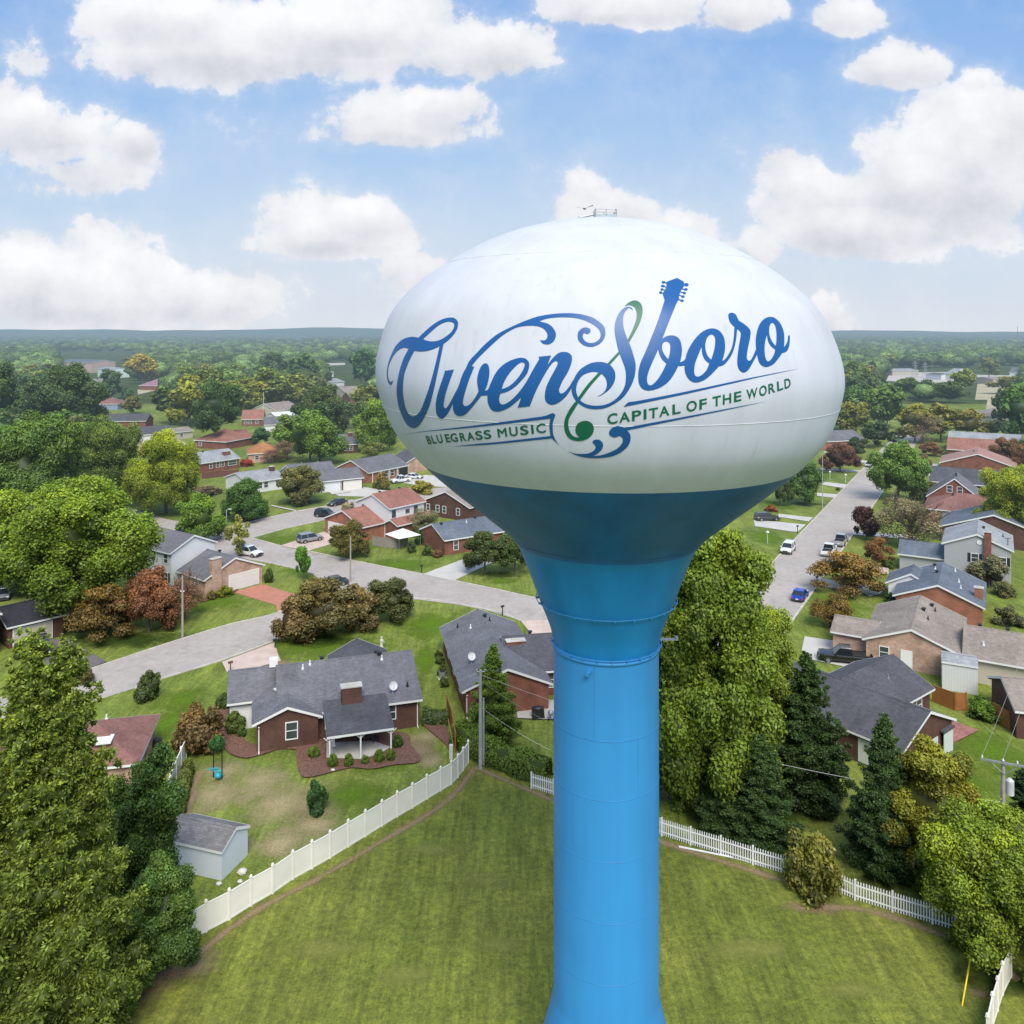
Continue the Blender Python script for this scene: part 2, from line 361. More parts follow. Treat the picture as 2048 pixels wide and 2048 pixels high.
g = MB(); S = 16000
xs = [-S, -900, -200, 200, 900, S]; ys = [-400, 30, 400, 1500, 6000, 2*S]
for i in range(5):
    for j in range(5):
        g.face([(xs[i], ys[j], 0), (xs[i+1], ys[j], 0), (xs[i+1], ys[j+1], 0), (xs[i], ys[j+1], 0)])
tag(g.build('ground', GR), kind='structure')

ASPH = None
def asphalt():
    m, nt, h = newmat('asphalt'); p = geopos(nt)
    n1 = noise(nt, p, .12, 6, .65); n2 = noise(nt, p, 1.1, 6, .7)
    c = ramp(nt, n1, [(.3, (.37, .325, .29)), (.7, (.455, .405, .365))]); k = ramp(nt, n2, [(.3, (.88,)*3), (.7, (1.10,)*3)])
    # crack network
    v = nt.nodes.new('ShaderNodeTexVoronoi'); v.feature = 'DISTANCE_TO_EDGE'; v.inputs['Scale'].default_value = .16; nt.links.new(p, v.inputs['Vector'])
    ck = ramp(nt, v.outputs['Distance'], [(.0, (.93,)*3), (.012, (1,)*3)])
    n8 = noise(nt, p, .35, 3, .5, 1.5); st = ramp(nt, n8, [(.60, (1,)*3), (.72, (.84, .83, .82))]); n9 = noise(nt, p, 5, 3, .8); k9 = ramp(nt, n9, [(.3, (.9,)*3), (.7, (1.08,)*3)])
    v2 = nt.nodes.new('ShaderNodeTexVoronoi'); v2.feature = 'DISTANCE_TO_EDGE'; v2.inputs['Scale'].default_value = .42; nt.links.new(p, v2.inputs['Vector']); ck2 = ramp(nt, v2.outputs['Distance'], [(.0, (.80,)*3), (.018, (1,)*3)])
    cc = mixc(nt, 1.0, mixc(nt, 1.0, c, k, 'MULTIPLY'), ck, 'MULTIPLY'); cc = mixc(nt, 1.0, cc, st, 'MULTIPLY'); cc = mixc(nt, 1.0, cc, k9, 'MULTIPLY'); cc = mixc(nt, .22, cc, mixc(nt, 1.0, cc, ck2, 'MULTIPLY'))
    princ(nt, h, cc, .9, spec=.25); return m
ASPH = asphalt()
KERB = plain('kerb_concrete', (.5, .46, .40), .9, var=.2, scale=.8)

def road(name, north, south, label):
    """road between two kerb lines given as world points (same count after resampling)"""
    n = 28
    def res(line):
        s = spline([(p[0], p[1], 0) for p in line], 8); d = [0]
        for i in range(1, len(s)): d.append(d[-1]+(s[i]-s[i-1]).length)
        out = []
        for k in range(n+1):
            t = d[-1]*k/n; j = max(0, min(len(s)-2, int(np.searchsorted(d, t))-1)); q = (t-d[j])/max(1e-6, d[j+1]-d[j]); out.append(s[j].lerp(s[j+1], q))
        return out
    a, b = res(north), res(south); mb = MB()
    for i in range(n): mb.face([(a[i].x, a[i].y, .03), (b[i].x, b[i].y, .03), (b[i+1].x, b[i+1].y, .03), (a[i+1].x, a[i+1].y, .03)])
    o = mb.build(name, ASPH); tag(o, kind='structure'); return a, b
def kerb(line, w=.28, h=.13, name='kerb'):
    s = spline([(p[0], p[1], 0) for p in line], 6); mb = MB()
    for i in range(len(s)-1):
        d = (s[i+1]-s[i]); 
        if d.length < .01: continue
        mb.box(((s[i].x+s[i+1].x)/2, (s[i].y+s[i+1].y)/2, h/2), (d.length+.02, w, h), math.atan2(d.y, d.x))
    tag(mb.build(name, KERB), kind='structure')

W = lambda lst: [P(*p) for p in lst]
# lawns under the neighbourhood, brighter than the field
lawn_poly = W([(-900, 1500), (120, 1860), (360, 1900), (905, 1572), (945, 1500), (1110, 1580), (1300, 1660), (1900, 1860), (2600, 2100), (3400, 1500)])+[Vector((420, 420, 0)), Vector((-420, 420, 0))]
mb = MB(); mb.face([(p.x, p.y, .004) for p in lawn_poly]); tag(mb.build('lawn', GR2), kind='structure')

# road 1 : lower left sweeping up to the junction
n1 = [(-500, 1560), (0, 1398), (224, 1325), (280, 1306), (373, 1276), (466, 1248), (553, 1227), (603, 1196), (650, 1168)]
s1 = [(-560, 1720), (0, 1475), (186, 1404), (270, 1377), (326, 1357), (444, 1321), (537, 1287), (600, 1262), (700, 1222), (821, 1198)]
road('road_lower', W(n1), W(s1), '')
kerb(W(n1[:-1])); kerb(W(s1[3:-1]+[(760, 1203), (821, 1197), (880, 1202), (937, 1213), (995, 1225), (1041, 1242)]))
# road 2 : from upper left past the junction to behind the tower
n2 = [(250, 1012), (340, 1040), (440, 1054), (504, 1077), (560, 1092), (624, 1106), (734, 1127.5), (845, 1149), (908, 1162), (995, 1180), (1073, 1197), (1250, 1228), (1420, 1262)]
s2 = [(230, 1030), (340, 1068), (439, 1105), (543, 1127), (621, 1146), (650, 1168), (716, 1190), (821, 1198), (937, 1213), (995, 1225), (1041, 1242), (1250, 1290), (1420, 1330)]
def lift(o, z):
    for v in o.data.vertices: v.co.z = z
road('road_middle', W(n2), W(s2), '')
lift(bpy.data.objects['road_middle'], .034)
kerb(W([(504, 1077), (560, 1092)])); kerb(W([(617, 1103), (734, 1127.5), (845, 1149)])); kerb(W([(908, 1162), (995, 1180), (1073, 1197), (1250, 1228)]))
kerb(W([(300, 1056), (439, 1105), (543, 1127), (640, 1150)]))
# road 3 : upper
n3 = [(430, 1058), (495, 1045.5), (593, 1023), (654, 1012), (705, 1000), (800, 984), (960, 968)]
s3 = [(480, 1080), (504, 1075), (572, 1057), (638, 1043), (720, 1026), (820, 1006), (980, 985)]
road('road_upper', W(n3), W(s3), ''); lift(bpy.data.objects['road_upper'], .038)
kerb(W([(470, 1052), (495, 1045.5), (593, 1023), (654, 1012), (705, 1000)])); kerb(W([(504, 1076), (572, 1057), (638, 1043)]))
# right street
SDIR = Vector((.506, .8625, 0)); NDIR = Vector((.8625, -.506, 0))
la = NDIR*-31.5; ra = NDIR*-22.95
ll = [la+SDIR*t for t in (98, 150, 250, 330, 420)]; rl = [ra+SDIR*t for t in (98, 150, 250, 330, 420)]
road('street', ll, rl, ''); kerb([la+SDIR*t for t in (98, 200, 300)]); kerb([ra+SDIR*t for t in (98, 200, 300)])

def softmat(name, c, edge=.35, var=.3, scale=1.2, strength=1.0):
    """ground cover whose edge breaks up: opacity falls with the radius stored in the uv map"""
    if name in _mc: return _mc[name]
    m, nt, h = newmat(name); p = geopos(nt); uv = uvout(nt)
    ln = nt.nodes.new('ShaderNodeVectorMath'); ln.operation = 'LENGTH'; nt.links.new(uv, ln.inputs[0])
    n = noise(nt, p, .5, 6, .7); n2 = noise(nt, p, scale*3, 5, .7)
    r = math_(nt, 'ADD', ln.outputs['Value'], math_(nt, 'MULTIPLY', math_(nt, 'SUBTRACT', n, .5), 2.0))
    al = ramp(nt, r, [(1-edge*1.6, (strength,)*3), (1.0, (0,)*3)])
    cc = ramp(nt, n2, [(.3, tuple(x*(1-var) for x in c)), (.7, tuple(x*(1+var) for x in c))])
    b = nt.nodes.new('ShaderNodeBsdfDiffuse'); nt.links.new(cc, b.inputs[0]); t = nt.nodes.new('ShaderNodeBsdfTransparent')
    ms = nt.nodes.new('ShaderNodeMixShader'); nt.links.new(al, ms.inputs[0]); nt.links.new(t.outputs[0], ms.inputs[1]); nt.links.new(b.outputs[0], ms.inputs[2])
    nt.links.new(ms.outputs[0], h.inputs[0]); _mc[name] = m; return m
DRY = softmat('dry_grass', (.44, .355, .19), .6, .35, 2.0, .8); DIRT = softmat('bare_soil', (.32, .235, .14), .5, .35, 2.0, .75)
BRIGHT = softmat('lush_grass', (.12, .20, .022), .5, .3, 1.2, .8); DARKG = softmat('painted_shade_grass', (.035, .06, .014), .5, .3, 1.2, .85); YEL = softmat('yellowing_grass', (.27, .28, .075), .5, .25, 1.2, .6)
_z = [.008]
def blob(name, c, ax, ay, mat, rot=0.0, n=40):
    """soft edged ground patch, centre/axes in metres"""
    _z[0] += .0002; z = _z[0]; mb = MB(); cs, sn = math.cos(rot), math.sin(rot)
    for k in range(n):
        a0, a1 = 2*math.pi*k/n, 2*math.pi*(k+1)/n; q = []; uvq = []
        for a, r in ((a0, 0), (a0, 1.35), (a1, 1.35)):
            x, y = ax*r*math.cos(a), ay*r*math.sin(a); q.append((c[0]+x*cs-y*sn, c[1]+x*sn+y*cs, z)); uvq.append((r*math.cos(a), r*math.sin(a)))
        mb.face(q, uvq)
    tag(mb.build(name, mat), kind='structure')
STRIPM = None
def strip(name, line, w, mat):
    _z[0] += .0002; z = _z[0]; s = spline([(p[0], p[1], 0) for p in line], 8); mb = MB()
    for i in range(len(s)-1):
        def side(j):
            d = (s[min(j+1, len(s)-1)]-s[max(j-1, 0)]).normalized(); return Vector((-d.y, d.x, 0))
        a, b = side(i), side(i+1)
        for sg in (1, -1):
            mb.face([(s[i].x, s[i].y, z), (s[i].x+sg*a.x*w, s[i].y+sg*a.y*w, z), (s[i+1].x+sg*b.x*w, s[i+1].y+sg*b.y*w, z), (s[i+1].x, s[i+1].y, z)],
                    [(0, 0), (1.35, 0), (1.35, 0), (0, 0)])
    tag(mb.build(name, mat), kind='structure')
def blobpx(name, px, py, rx, ry, mat):
    c = P(px, py); ex = P(px+rx, py)-c; ey = P(px, py-ry)-c; blob(name, c, ex.length, abs(ey.y), mat)
# yard and field patches
for (x, y, rx, ry) in ((430, 1590, 70, 44), (560, 1610, 100, 50), (625, 1650, 80, 36), (520, 1565, 80, 40), (450, 1540, 60, 24), (640, 1600, 60, 40), (560, 1690, 90, 36), (850, 1475, 40, 22), (860, 1520, 30, 20)):
    blobpx('dry_patch', x, y, rx, ry, DRY)
for (x, y, rx, ry) in ((840, 1500, 40, 26), (560, 1330, 30, 14), (980, 1500, 40, 30), (1340, 1580, 60, 22), (1620, 1815, 60, 16), (1960, 1985, 25, 14), (140, 2010, 110, 60), (390, 1930, 60, 34)):
    blobpx('soil_patch', x, y, rx, ry, DIRT)
for (x, y, rx, ry) in ((700, 1590, 90, 30), (760, 1530, 60, 22), (640, 1290, 160, 30), (860, 1250, 70, 30), (850, 1320, 30, 40), (360, 1400, 60, 26), (330, 1450, 60, 40), (800, 1130, 90, 14), (720, 1090, 60, 12), (560, 1080, 50, 9), (600, 1140, 40, 10), (1000, 1160, 40, 10), (420, 1205, 90, 20), (1900, 1560, 120, 60), (1980, 1500, 80, 50), (1680, 1210, 60, 30), (1560, 1010, 50, 10), (1530, 1075, 40, 18), (1640, 950, 40, 8)):
    blobpx('lush_patch', x, y, rx, ry, BRIGHT)
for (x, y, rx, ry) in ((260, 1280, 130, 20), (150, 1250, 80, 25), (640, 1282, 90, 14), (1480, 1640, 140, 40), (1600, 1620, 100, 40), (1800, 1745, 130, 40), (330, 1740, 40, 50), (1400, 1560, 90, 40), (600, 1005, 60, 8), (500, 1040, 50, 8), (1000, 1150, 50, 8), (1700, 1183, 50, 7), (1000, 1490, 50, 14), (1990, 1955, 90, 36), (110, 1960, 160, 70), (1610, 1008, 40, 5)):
    blobpx('painted_shade_patch', x, y, rx, ry, DARKG)  # tree shade painted on the ground as dark soft-edged sheets
for (x, y, rx, ry) in ((820, 1950, 90, 26), (980, 1760, 60, 20), (640, 1900, 110, 24), (1000, 1890, 60, 20), (1500, 1900, 120, 26), (1700, 1980, 90, 24), (870, 1700, 80, 18)):
    blobpx('yellow_patch', x, y, rx, ry, YEL)
strip('soil_strip', W([(375, 1925), (500, 1830), (640, 1755), (760, 1685), (890, 1605), (950, 1535)]), .55, DIRT)
strip('soil_strip', W([(950, 1535), (1010, 1560), (1110, 1603), (1320, 1683), (1450, 1725), (1580, 1768), (1640, 1812), (1720, 1818), (1830, 1850), (1960, 1905), (2040, 1960)]), .55, DIRT)
strip('soil_strip', W([(20, 2140), (160, 2055), (270, 1985), (360, 1925)]), 1.8, DIRT)
strip('hedge_row_soil', W([(400, 1545), (368, 1640)]), .8, DIRT)

# driveways, walks and mulch
def flatpx(name, pts, mat, z=.045):
    sheet(name, [(p.x, p.y) for p in W(pts)], z, mat)
BRK_D = plain('brick_red_paving', (.46, .19, .125), .85, var=.12, scale=.8); PINKC = plain('pinkish_concrete', (.56, .43, .36), .85, var=.14, scale=.6)
MULCH = plain('mulch', (.17, .085, .06), .95, var=.55, scale=6); PATIO = brickmat('patio_brick', (.36, .16, .13), (.27, .11, .10), (.36, .24, .2), .4, .2)
DRIVE = plain('driveway_concrete', (.52, .49, .44), .85, var=.1, scale=.5); OLDASPH = plain('old_asphalt', (.15, .135, .13), .9, var=.35, scale=.5)
k = [.046]
def drv(pts, mat, name='driveway'):
    k[0] += .004
    if name in ('mulch_bed', 'patio_slab_round'): pts = [(q.x, q.y) for q in spline([(p[0], p[1], 0) for p in pts], 6, True)]
    flatpx(name, pts, mat, k[0])
drv([cC(1520, 590), cC(1660, 548), cC(1700, 545), (603, 1194), (555, 1226), cC(1780, 680), cC(1520, 600)], BRK_D)
drv([(560, 1092), (617, 1102), (680, 1083), (665, 1060), (640, 1066)], PINKC)
drv([(845, 1149), (908, 1162), (1000, 1118), (950, 1110)], DRIVE)
drv([(1041, 1242), (1068, 1275), (1140, 1330), (1200, 1300), (1130, 1240)], PINKC)
drv([cB(1130, 1300), cB(1200, 1330), cB(1420, 1335), cB(1560, 1290), cB(1350, 1255), cB(1230, 1270)], DRIVE)
drv([(806, 966), (840, 972), (900, 975), (905, 955), (850, 950)], DRIVE)
drv([cE(275, 205), cE(530, 110), cE(545, 165), cE(560, 200), cE(320, 265), cE(300, 255)], PINKC)
drv([cC(330, 900), cC(440, 900), cC(690, 1045), cC(500, 1110), cC(300, 1060), cC(180, 960)], OLDASPH)
drv([cG(520, 430), cG(780, 470), cG(1000, 640), cG(840, 640), cG(560, 580), cG(500, 520)], DRIVE)
drv([cG(600, 55), cG(1060, 110), cG(1000, 160), cG(940, 175), cG(900, 150), cG(605, 105)], DRIVE)
drv([cF(190, 1290), cF(330, 1300), cF(530, 1320), cF(470, 1370), cF(200, 1330)], DRIVE)
drv([cF(350, 1250), cF(575, 1275), cF(545, 1300), cF(350, 1270)], DRIVE)
drv([cF(625, 1042), cF(800, 1062), cF(770, 1085), cF(625, 1062)], DRIVE)
drv([cF(600, 1115), cF(735, 1125), cF(710, 1148), cF(600, 1135)], DRIVE)
drv([cF(620, 955), cF(880, 970), cF(870, 985), cF(620, 968)], DRIVE)
drv([cF(830, 900), cF(960, 912), cF(950, 925), cF(830, 915)], DRIVE)
drv([cF(830, 1355), cF(1250, 1395), cF(1250, 1420), cF(825, 1385)], DRIVE)
drv([cF(960, 1590), cF(1060, 1600), cF(1060, 1640), cF(1000, 1640)], PINKC)
drv([cF(1230, 980), cF(1340, 990), cF(1340, 1008), cF(1230, 998)], DRIVE); drv([cF(1300, 925), cF(1380, 930), cF(1380, 945), cF(1300, 940)], DRIVE)
drv([cG(1420, 990), cG(1500, 985), cG(1640, 1040), cG(1430, 1145), cG(1380, 1120)], PATIO, 'brick_patio')
drv([cE(640, 612), cE(638, 690), cE(655, 755), cE(700, 765), cE(800, 742), cE(900, 720), cE(1000, 725), cE(1110, 705), cE(1215, 695), cE(1232, 665), cE(1190, 610), cE(1175, 560), cE(1100, 545), cE(950, 560), cE(800, 560), cE(700, 600)], MULCH, 'mulch_bed')
drv([cE(245, 405), cE(300, 430), cE(330, 520), cE(420, 605), cE(520, 600), cE(640, 608), cE(640, 632), cE(560, 628), cE(470, 655), cE(380, 672), cE(300, 640), cE(262, 560), cE(246, 480)], MULCH, 'mulch_bed')
drv([cE(1240, 500), cE(1350, 505), cE(1380, 640), cE(1350, 600)], MULCH, 'mulch_bed')
drv([cC(1310, 660), cC(1500, 600), cC(1520, 580), cC(1320, 640)], MULCH, 'mulch_bed')
drv([cE(780, 600), cE(1000, 590), cE(1090, 620), cE(1060, 640), cE(960, 680), cE(780, 672)], CONC, 'patio_slab')
drv([cD(1620, 1740), cD(2000, 1730), cD(2000, 1870), cD(1640, 1860)], CONC, 'patio_slab')
drv([cB(690, 1400), cB(880, 1440), cB(870, 1447), cB(690, 1408)], DRIVE, 'footpath')
drv([cB(1120, 1300), cB(1150, 1322), cB(1290, 1300), cB(1270, 1290)], DRIVE, 'footpath')
# pale fields and lots far to the right
TANF = plain('dry_field', (.42, .36, .22), .95, var=.2, scale=.05); LOT = plain('pale_lot', (.5, .45, .4), .9, var=.15, scale=.05)
drv([(1772, 762), (1780, 746), (1905, 744), (1925, 762), (1860, 768)], LOT, 'parking_lot'); drv([(1940, 764), (2060, 762), (2090, 752), (1950, 750)], LOT, 'parking_lot')
drv([(1950, 800), (1955, 768), (2010, 768), (2060, 800)], TANF, 'dry_field'); drv([(1968, 838), (1975, 800), (2020, 800), (2000, 835)], TANF, 'dry_field')
drv([(260, 905), (275, 875), (340, 872), (400, 900)], TANF, 'dry_field'); drv([(276, 790), (335, 775), (335, 765), (275, 780)], TANF, 'dry_field')
drv([(640, 732), (690, 730), (690, 726), (640, 727)], LOT, 'parking_lot')
# ------------------------------------------------------------------ water tower
TX, TY = (1212-CX)/F*40, 40.0
ZK = [5.46, 5.34, 5.05, 4.6, 3.9, 2.5, 1.0, -.7, -2.2, -3.6, -4.9, -6.1, -7.3, -8.7, -10., -11.3, -12.8, -14.2, -15.0]
RK = [.25, 1.5, 3.1, 4.65, 6.2, 8.42, 9.93, 10.66, 10.89, 10.58, 10.0, 8.98, 7.66, 5.95, 4.5, 3.86, 3.3, 2.75, 2.53]
_t = [0]
for i in range(1, len(ZK)): _t.append(_t[-1]+math.hypot(ZK[i]-ZK[i-1], RK[i]-RK[i-1]))
def _cr(V, n):
    out = []
    for i in range(len(V)-1):
        for q in range(n):
            t = q/n; h = _t[i+1]-_t[i]
            def m(j):
                if j == 0: return (V[1]-V[0])/(_t[1]-_t[0])
                if j == len(V)-1: return (V[-1]-V[-2])/(_t[-1]-_t[-2])
                return (V[j+1]-V[j-1])/(_t[j+1]-_t[j-1])
            out.append((2*t**3-3*t*t+1)*V[i]+(t**3-2*t*t+t)*h*m(i)+(-2*t**3+3*t*t)*V[i+1]+(t**3-t*t)*h*m(i+1))
    out.append(V[-1]); return out
ZP = np.array(_cr(ZK, 12)); RP = np.array(_cr(RK, 12))
def RZ(z): return np.interp(-z, -ZP, RP)            # radius at height z relative to the eye
def DX(z): return -.36*np.clip((np.asarray(z)+5)/7, 0, 1)
def sect(z0, z1, extra=0):
    zs = [z0]+[z for z in ZP if z1 < z < z0]+[z1]
    return [(float(RZ(z))+extra, z+H) for z in zs]
def paint(name, c, rough=.32, streak=.1, low=None, spec=.35):
    m, nt, h = newmat(name); p = geopos(nt)
    mp = nt.nodes.new('ShaderNodeMapping'); mp.inputs['Scale'].default_value = (.8, .8, .05); nt.links.new(p, mp.inputs[0])
    n = noise(nt, mp.outputs[0], 1.0, 6, .6); n2 = noise(nt, p, .35, 4)
    c1 = ramp(nt, n, [(.32, tuple(x*(1-streak) for x in c)), (.68, tuple(min(1, x*(1+streak)) for x in c))])
    k = ramp(nt, n2, [(.3, (.96,)*3), (.7, (1.03,)*3)])
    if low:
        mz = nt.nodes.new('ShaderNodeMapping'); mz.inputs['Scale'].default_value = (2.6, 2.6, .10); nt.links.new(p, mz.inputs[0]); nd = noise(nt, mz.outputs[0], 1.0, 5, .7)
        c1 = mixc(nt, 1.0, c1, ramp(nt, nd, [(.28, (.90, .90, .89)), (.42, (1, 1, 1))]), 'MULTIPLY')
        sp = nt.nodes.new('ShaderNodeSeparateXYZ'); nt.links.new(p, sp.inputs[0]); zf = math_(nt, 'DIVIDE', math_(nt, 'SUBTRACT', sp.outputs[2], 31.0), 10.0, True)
        c1 = mixc(nt, 1.0, c1, ramp(nt, zf, [(0, tuple(a/b for a, b in zip(low, c))), (.75, (1, 1, 1))]), 'MULTIPLY')  # painted light: paler and bluer low down to offset green ground bounce
    princ(nt, h, mixc(nt, 1.0, c1, k, 'MULTIPLY'), rough, spec=spec, bump=n2, bstr=.05, bdist=.1); return m
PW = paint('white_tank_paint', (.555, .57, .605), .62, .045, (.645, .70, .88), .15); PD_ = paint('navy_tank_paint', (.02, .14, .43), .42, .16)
PB = paint('sky_blue_tank_paint', (.042, .275, .61), .4, .055); PB2 = paint('reflection_toned_tank_paint', (.012, .235, .56), .36, .10)  # neck shares the sky blue; its deeper tone is painted-in reflection
tw = empty('water_tower', (TX, TY, 0), label='blue and white water tower with script lettering on its bulbous tank', cat='water tower')
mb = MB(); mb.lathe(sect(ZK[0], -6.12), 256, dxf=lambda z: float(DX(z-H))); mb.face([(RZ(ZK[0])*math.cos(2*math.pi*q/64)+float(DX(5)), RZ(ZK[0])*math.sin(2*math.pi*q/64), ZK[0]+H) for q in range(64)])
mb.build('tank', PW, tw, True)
mb = MB(); mb.lathe(sect(-6.12, -10.12), 192, dxf=lambda z: float(DX(z-H))); tag(mb.build('tank_cone', PD_, tw, True), 'navy blue underside band of the tank')
mb = MB(); mb.lathe(sect(-10.12, -15.0), 128); tag(mb.build('tapered_neck', PB2, tw, True), 'blue tapering neck with a deeper reflection tone painted in')
mb = MB(); mb.lathe([(2.53, H-15.0), (2.53, 20), (2.54, 14), (2.54, 6.08), (2.60, 5.75), (2.74, 5.1), (2.92, 4.4), (3.5, 2.2), (4.1, .0)], 128); tag(mb.build('column', PB, tw, True), 'sky blue cylindrical column flaring at its foot')
def ring(z, r, t, mat, name, n=128):
    mb = MB(); pts = [(r*math.cos(2*math.pi*q/n)+float(DX(z)), r*math.sin(2*math.pi*q/n), z+H) for q in range(n+1)]; mb.tube(pts, t, 6, False); return mb.build(name, mat, tw, True)
SEAM = plain('weld_seam_paint', (.60, .62, .64), .5); SEAMB = plain('blue_weld_seam', (.03, .22, .5), .45)
for z in (3.15, -3.4): ring(z, float(RZ(z)), .014, SEAM, 'weld_seam', 192)
ring(-9.85, float(RZ(-9.85)), .02, plain('navy_weld', (.02, .1, .17), .5), 'weld_seam')
for z in (-18.7, -21.4, -24.2, -27.0, -29.8, -32.6): ring(z, 2.532, .018, SEAMB, 'weld_seam')
for q, (za, zb_) in enumerate(((-15.3, -18.7), (-18.7, -21.4), (-21.4, -24.2), (-24.2, -27.0), (-27.0, -29.8), (-29.8, -32.0))):
    for j in range(3): a_ = -1.9+q*.83+j*2.094; mb = MB(); mb.tube([(2.53*math.cos(a_), 2.53*math.sin(a_), H+za), (2.53*math.cos(a_), 2.53*math.sin(a_), H+zb_)], .012, 5, False); mb.build('weld_seam', SEAMB, tw)
for z, ex in ((-12.9, .13), (-15.0, .12)):
    rg = ring(z, float(RZ(z))+ex, .022, PB, 'pipe_rail')
    for q in range(24):
        mb = MB(); a = 2*math.pi*q/24; mb.box(((RZ(z)+ex/2)*math.cos(a), (RZ(z)+ex/2)*math.sin(a), z+H-.03), (ex+.06, .04, .1), a); mb.build('rail_bracket', PB, rg)
mb = MB(); mb.lathe([(2.53, H-15.1), (2.60, H-15.12), (2.60, H-15.24), (2.53, H-15.27)], 96); mb.build('collar', PB, tw, True)
a = math.atan2(-TY, 1160/F*40-CX/F*40-TX)   # overflow pipe faces the camera
vp = MB(); ang = -math.pi/2-.42; vp.tube([(2.5*math.cos(ang), 2.5*math.sin(ang), H-15.55), (2.85*math.cos(ang), 2.85*math.sin(ang), H-15.6)], .11, 12); vp.build('overflow_pipe', PB, tw)
vp = MB(); vp.box((3.0, .1, H-15.0), (1.0, .22, .05)); vp.tube([(2.5, .1, H-15.0), (3.5, .1, H-15.0)], .03); vp.box((3.45, .1, H-14.95), (.12, .25, .14)); vp.build('aerial_bracket', GREYM, tw)
ht = MB(); hx = -.05
ht.box((hx, 0, H+5.52), (1.0, 1.0, .16)); 
hto = ht.build('roof_hatch', plain('hatch_paint', (.38, .46, .5), .5), tw)
rb = MB()
for sx in (-.5, 0, .5):
    for sy in (-.5, .5): rb.tube([(hx+sx, sy, H+5.55), (hx+sx, sy, H+5.86)], .02, 6)
for z in (5.72, 5.86):
    for sy in (-.5, .5): rb.tube([(hx-.5, sy, H+z), (hx+.5, sy, H+z)], .02, 6)
    for sx in (-.5, .5): rb.tube([(hx+sx, -.5, H+z), (hx+sx, .5, H+z)], .02, 6)
rb.tube([(hx-1.25, 0, H+5.5), (hx-.5, 0, H+5.66)], .05, 6); rb.tube([(hx-1.25, 0, H+5.4), (hx-1.25, 0, H+5.56)], .04, 6); rb.tube([(hx-.8, 0, H+5.4), (hx-.8, 0, H+5.6)], .04, 6)
rb.build('railing', GREYM, hto)
# access ladder cable and small lugs on the tank
lg = MB()
for (px, py) in ((871, 613), (1063, 611), (1320, 612)):
    lg.box((0, 0, 0), (.0, .0, .0)) if False else None

# ---- lettering : outlines traced in photo pixels, laid on the tank surface
def L1(*p): return [(760+q[0]/6.0375, 600+q[1]/6.0375)+((1,) if len(q) > 2 else ()) for q in p]
def L2(*p): return [(1000+q[0]/6.0375, 600+q[1]/6.0375)+((1,) if len(q) > 2 else ()) for q in p]
def L3(*p): return [(1280+q[0]/6.0375, 540+q[1]/6.0375)+((1,) if len(q) > 2 else ()) for q in p]
c = 1
def smooth_loop(pts, step=1.1):
    n = len(pts); cor = [len(p) > 2 for p in pts]; q = [Vector((p[0], p[1])) for p in pts]; out = []
    for i in range(n):
        p1, p2 = q[i], q[(i+1) % n]; p0 = q[i-1] if not cor[i] else p1; p3 = q[(i+2) % n] if not cor[(i+1) % n] else p2
        d = (p2-p1).length; m = max(1, int(d/step))
        for k_ in range(m):
            t = k_/m; out.append(tuple(.5*((2*p1)+(-p0+p2)*t+(2*p0-5*p1+4*p2-p3)*t*t+(-p0+3*p1-3*p2+p3)*t**3)))
    return out
def ell(x, y, a, b, n=14): return [(x+a*math.cos(2*math.pi*i/n), y+b*math.sin(2*math.pi*i/n)) for i in range(n)]
def inside(pts, loop):
    x = pts[:, 0]; y = pts[:, 1]; L_ = np.array(loop); x0 = L_[:, 0]; y0 = L_[:, 1]; x1 = np.roll(x0, -1); y1 = np.roll(y0, -1)
    r = np.zeros(len(pts), bool)
    for i in range(len(L_)):
        cnd = (y0[i] > y) != (y1[i] > y)
        if cnd.any():
            xi = (x1[i]-x0[i])*(y-y0[i])/(y1[i]-y0[i]+1e-12)+x0[i]; r ^= cnd & (x < xi)
    return r
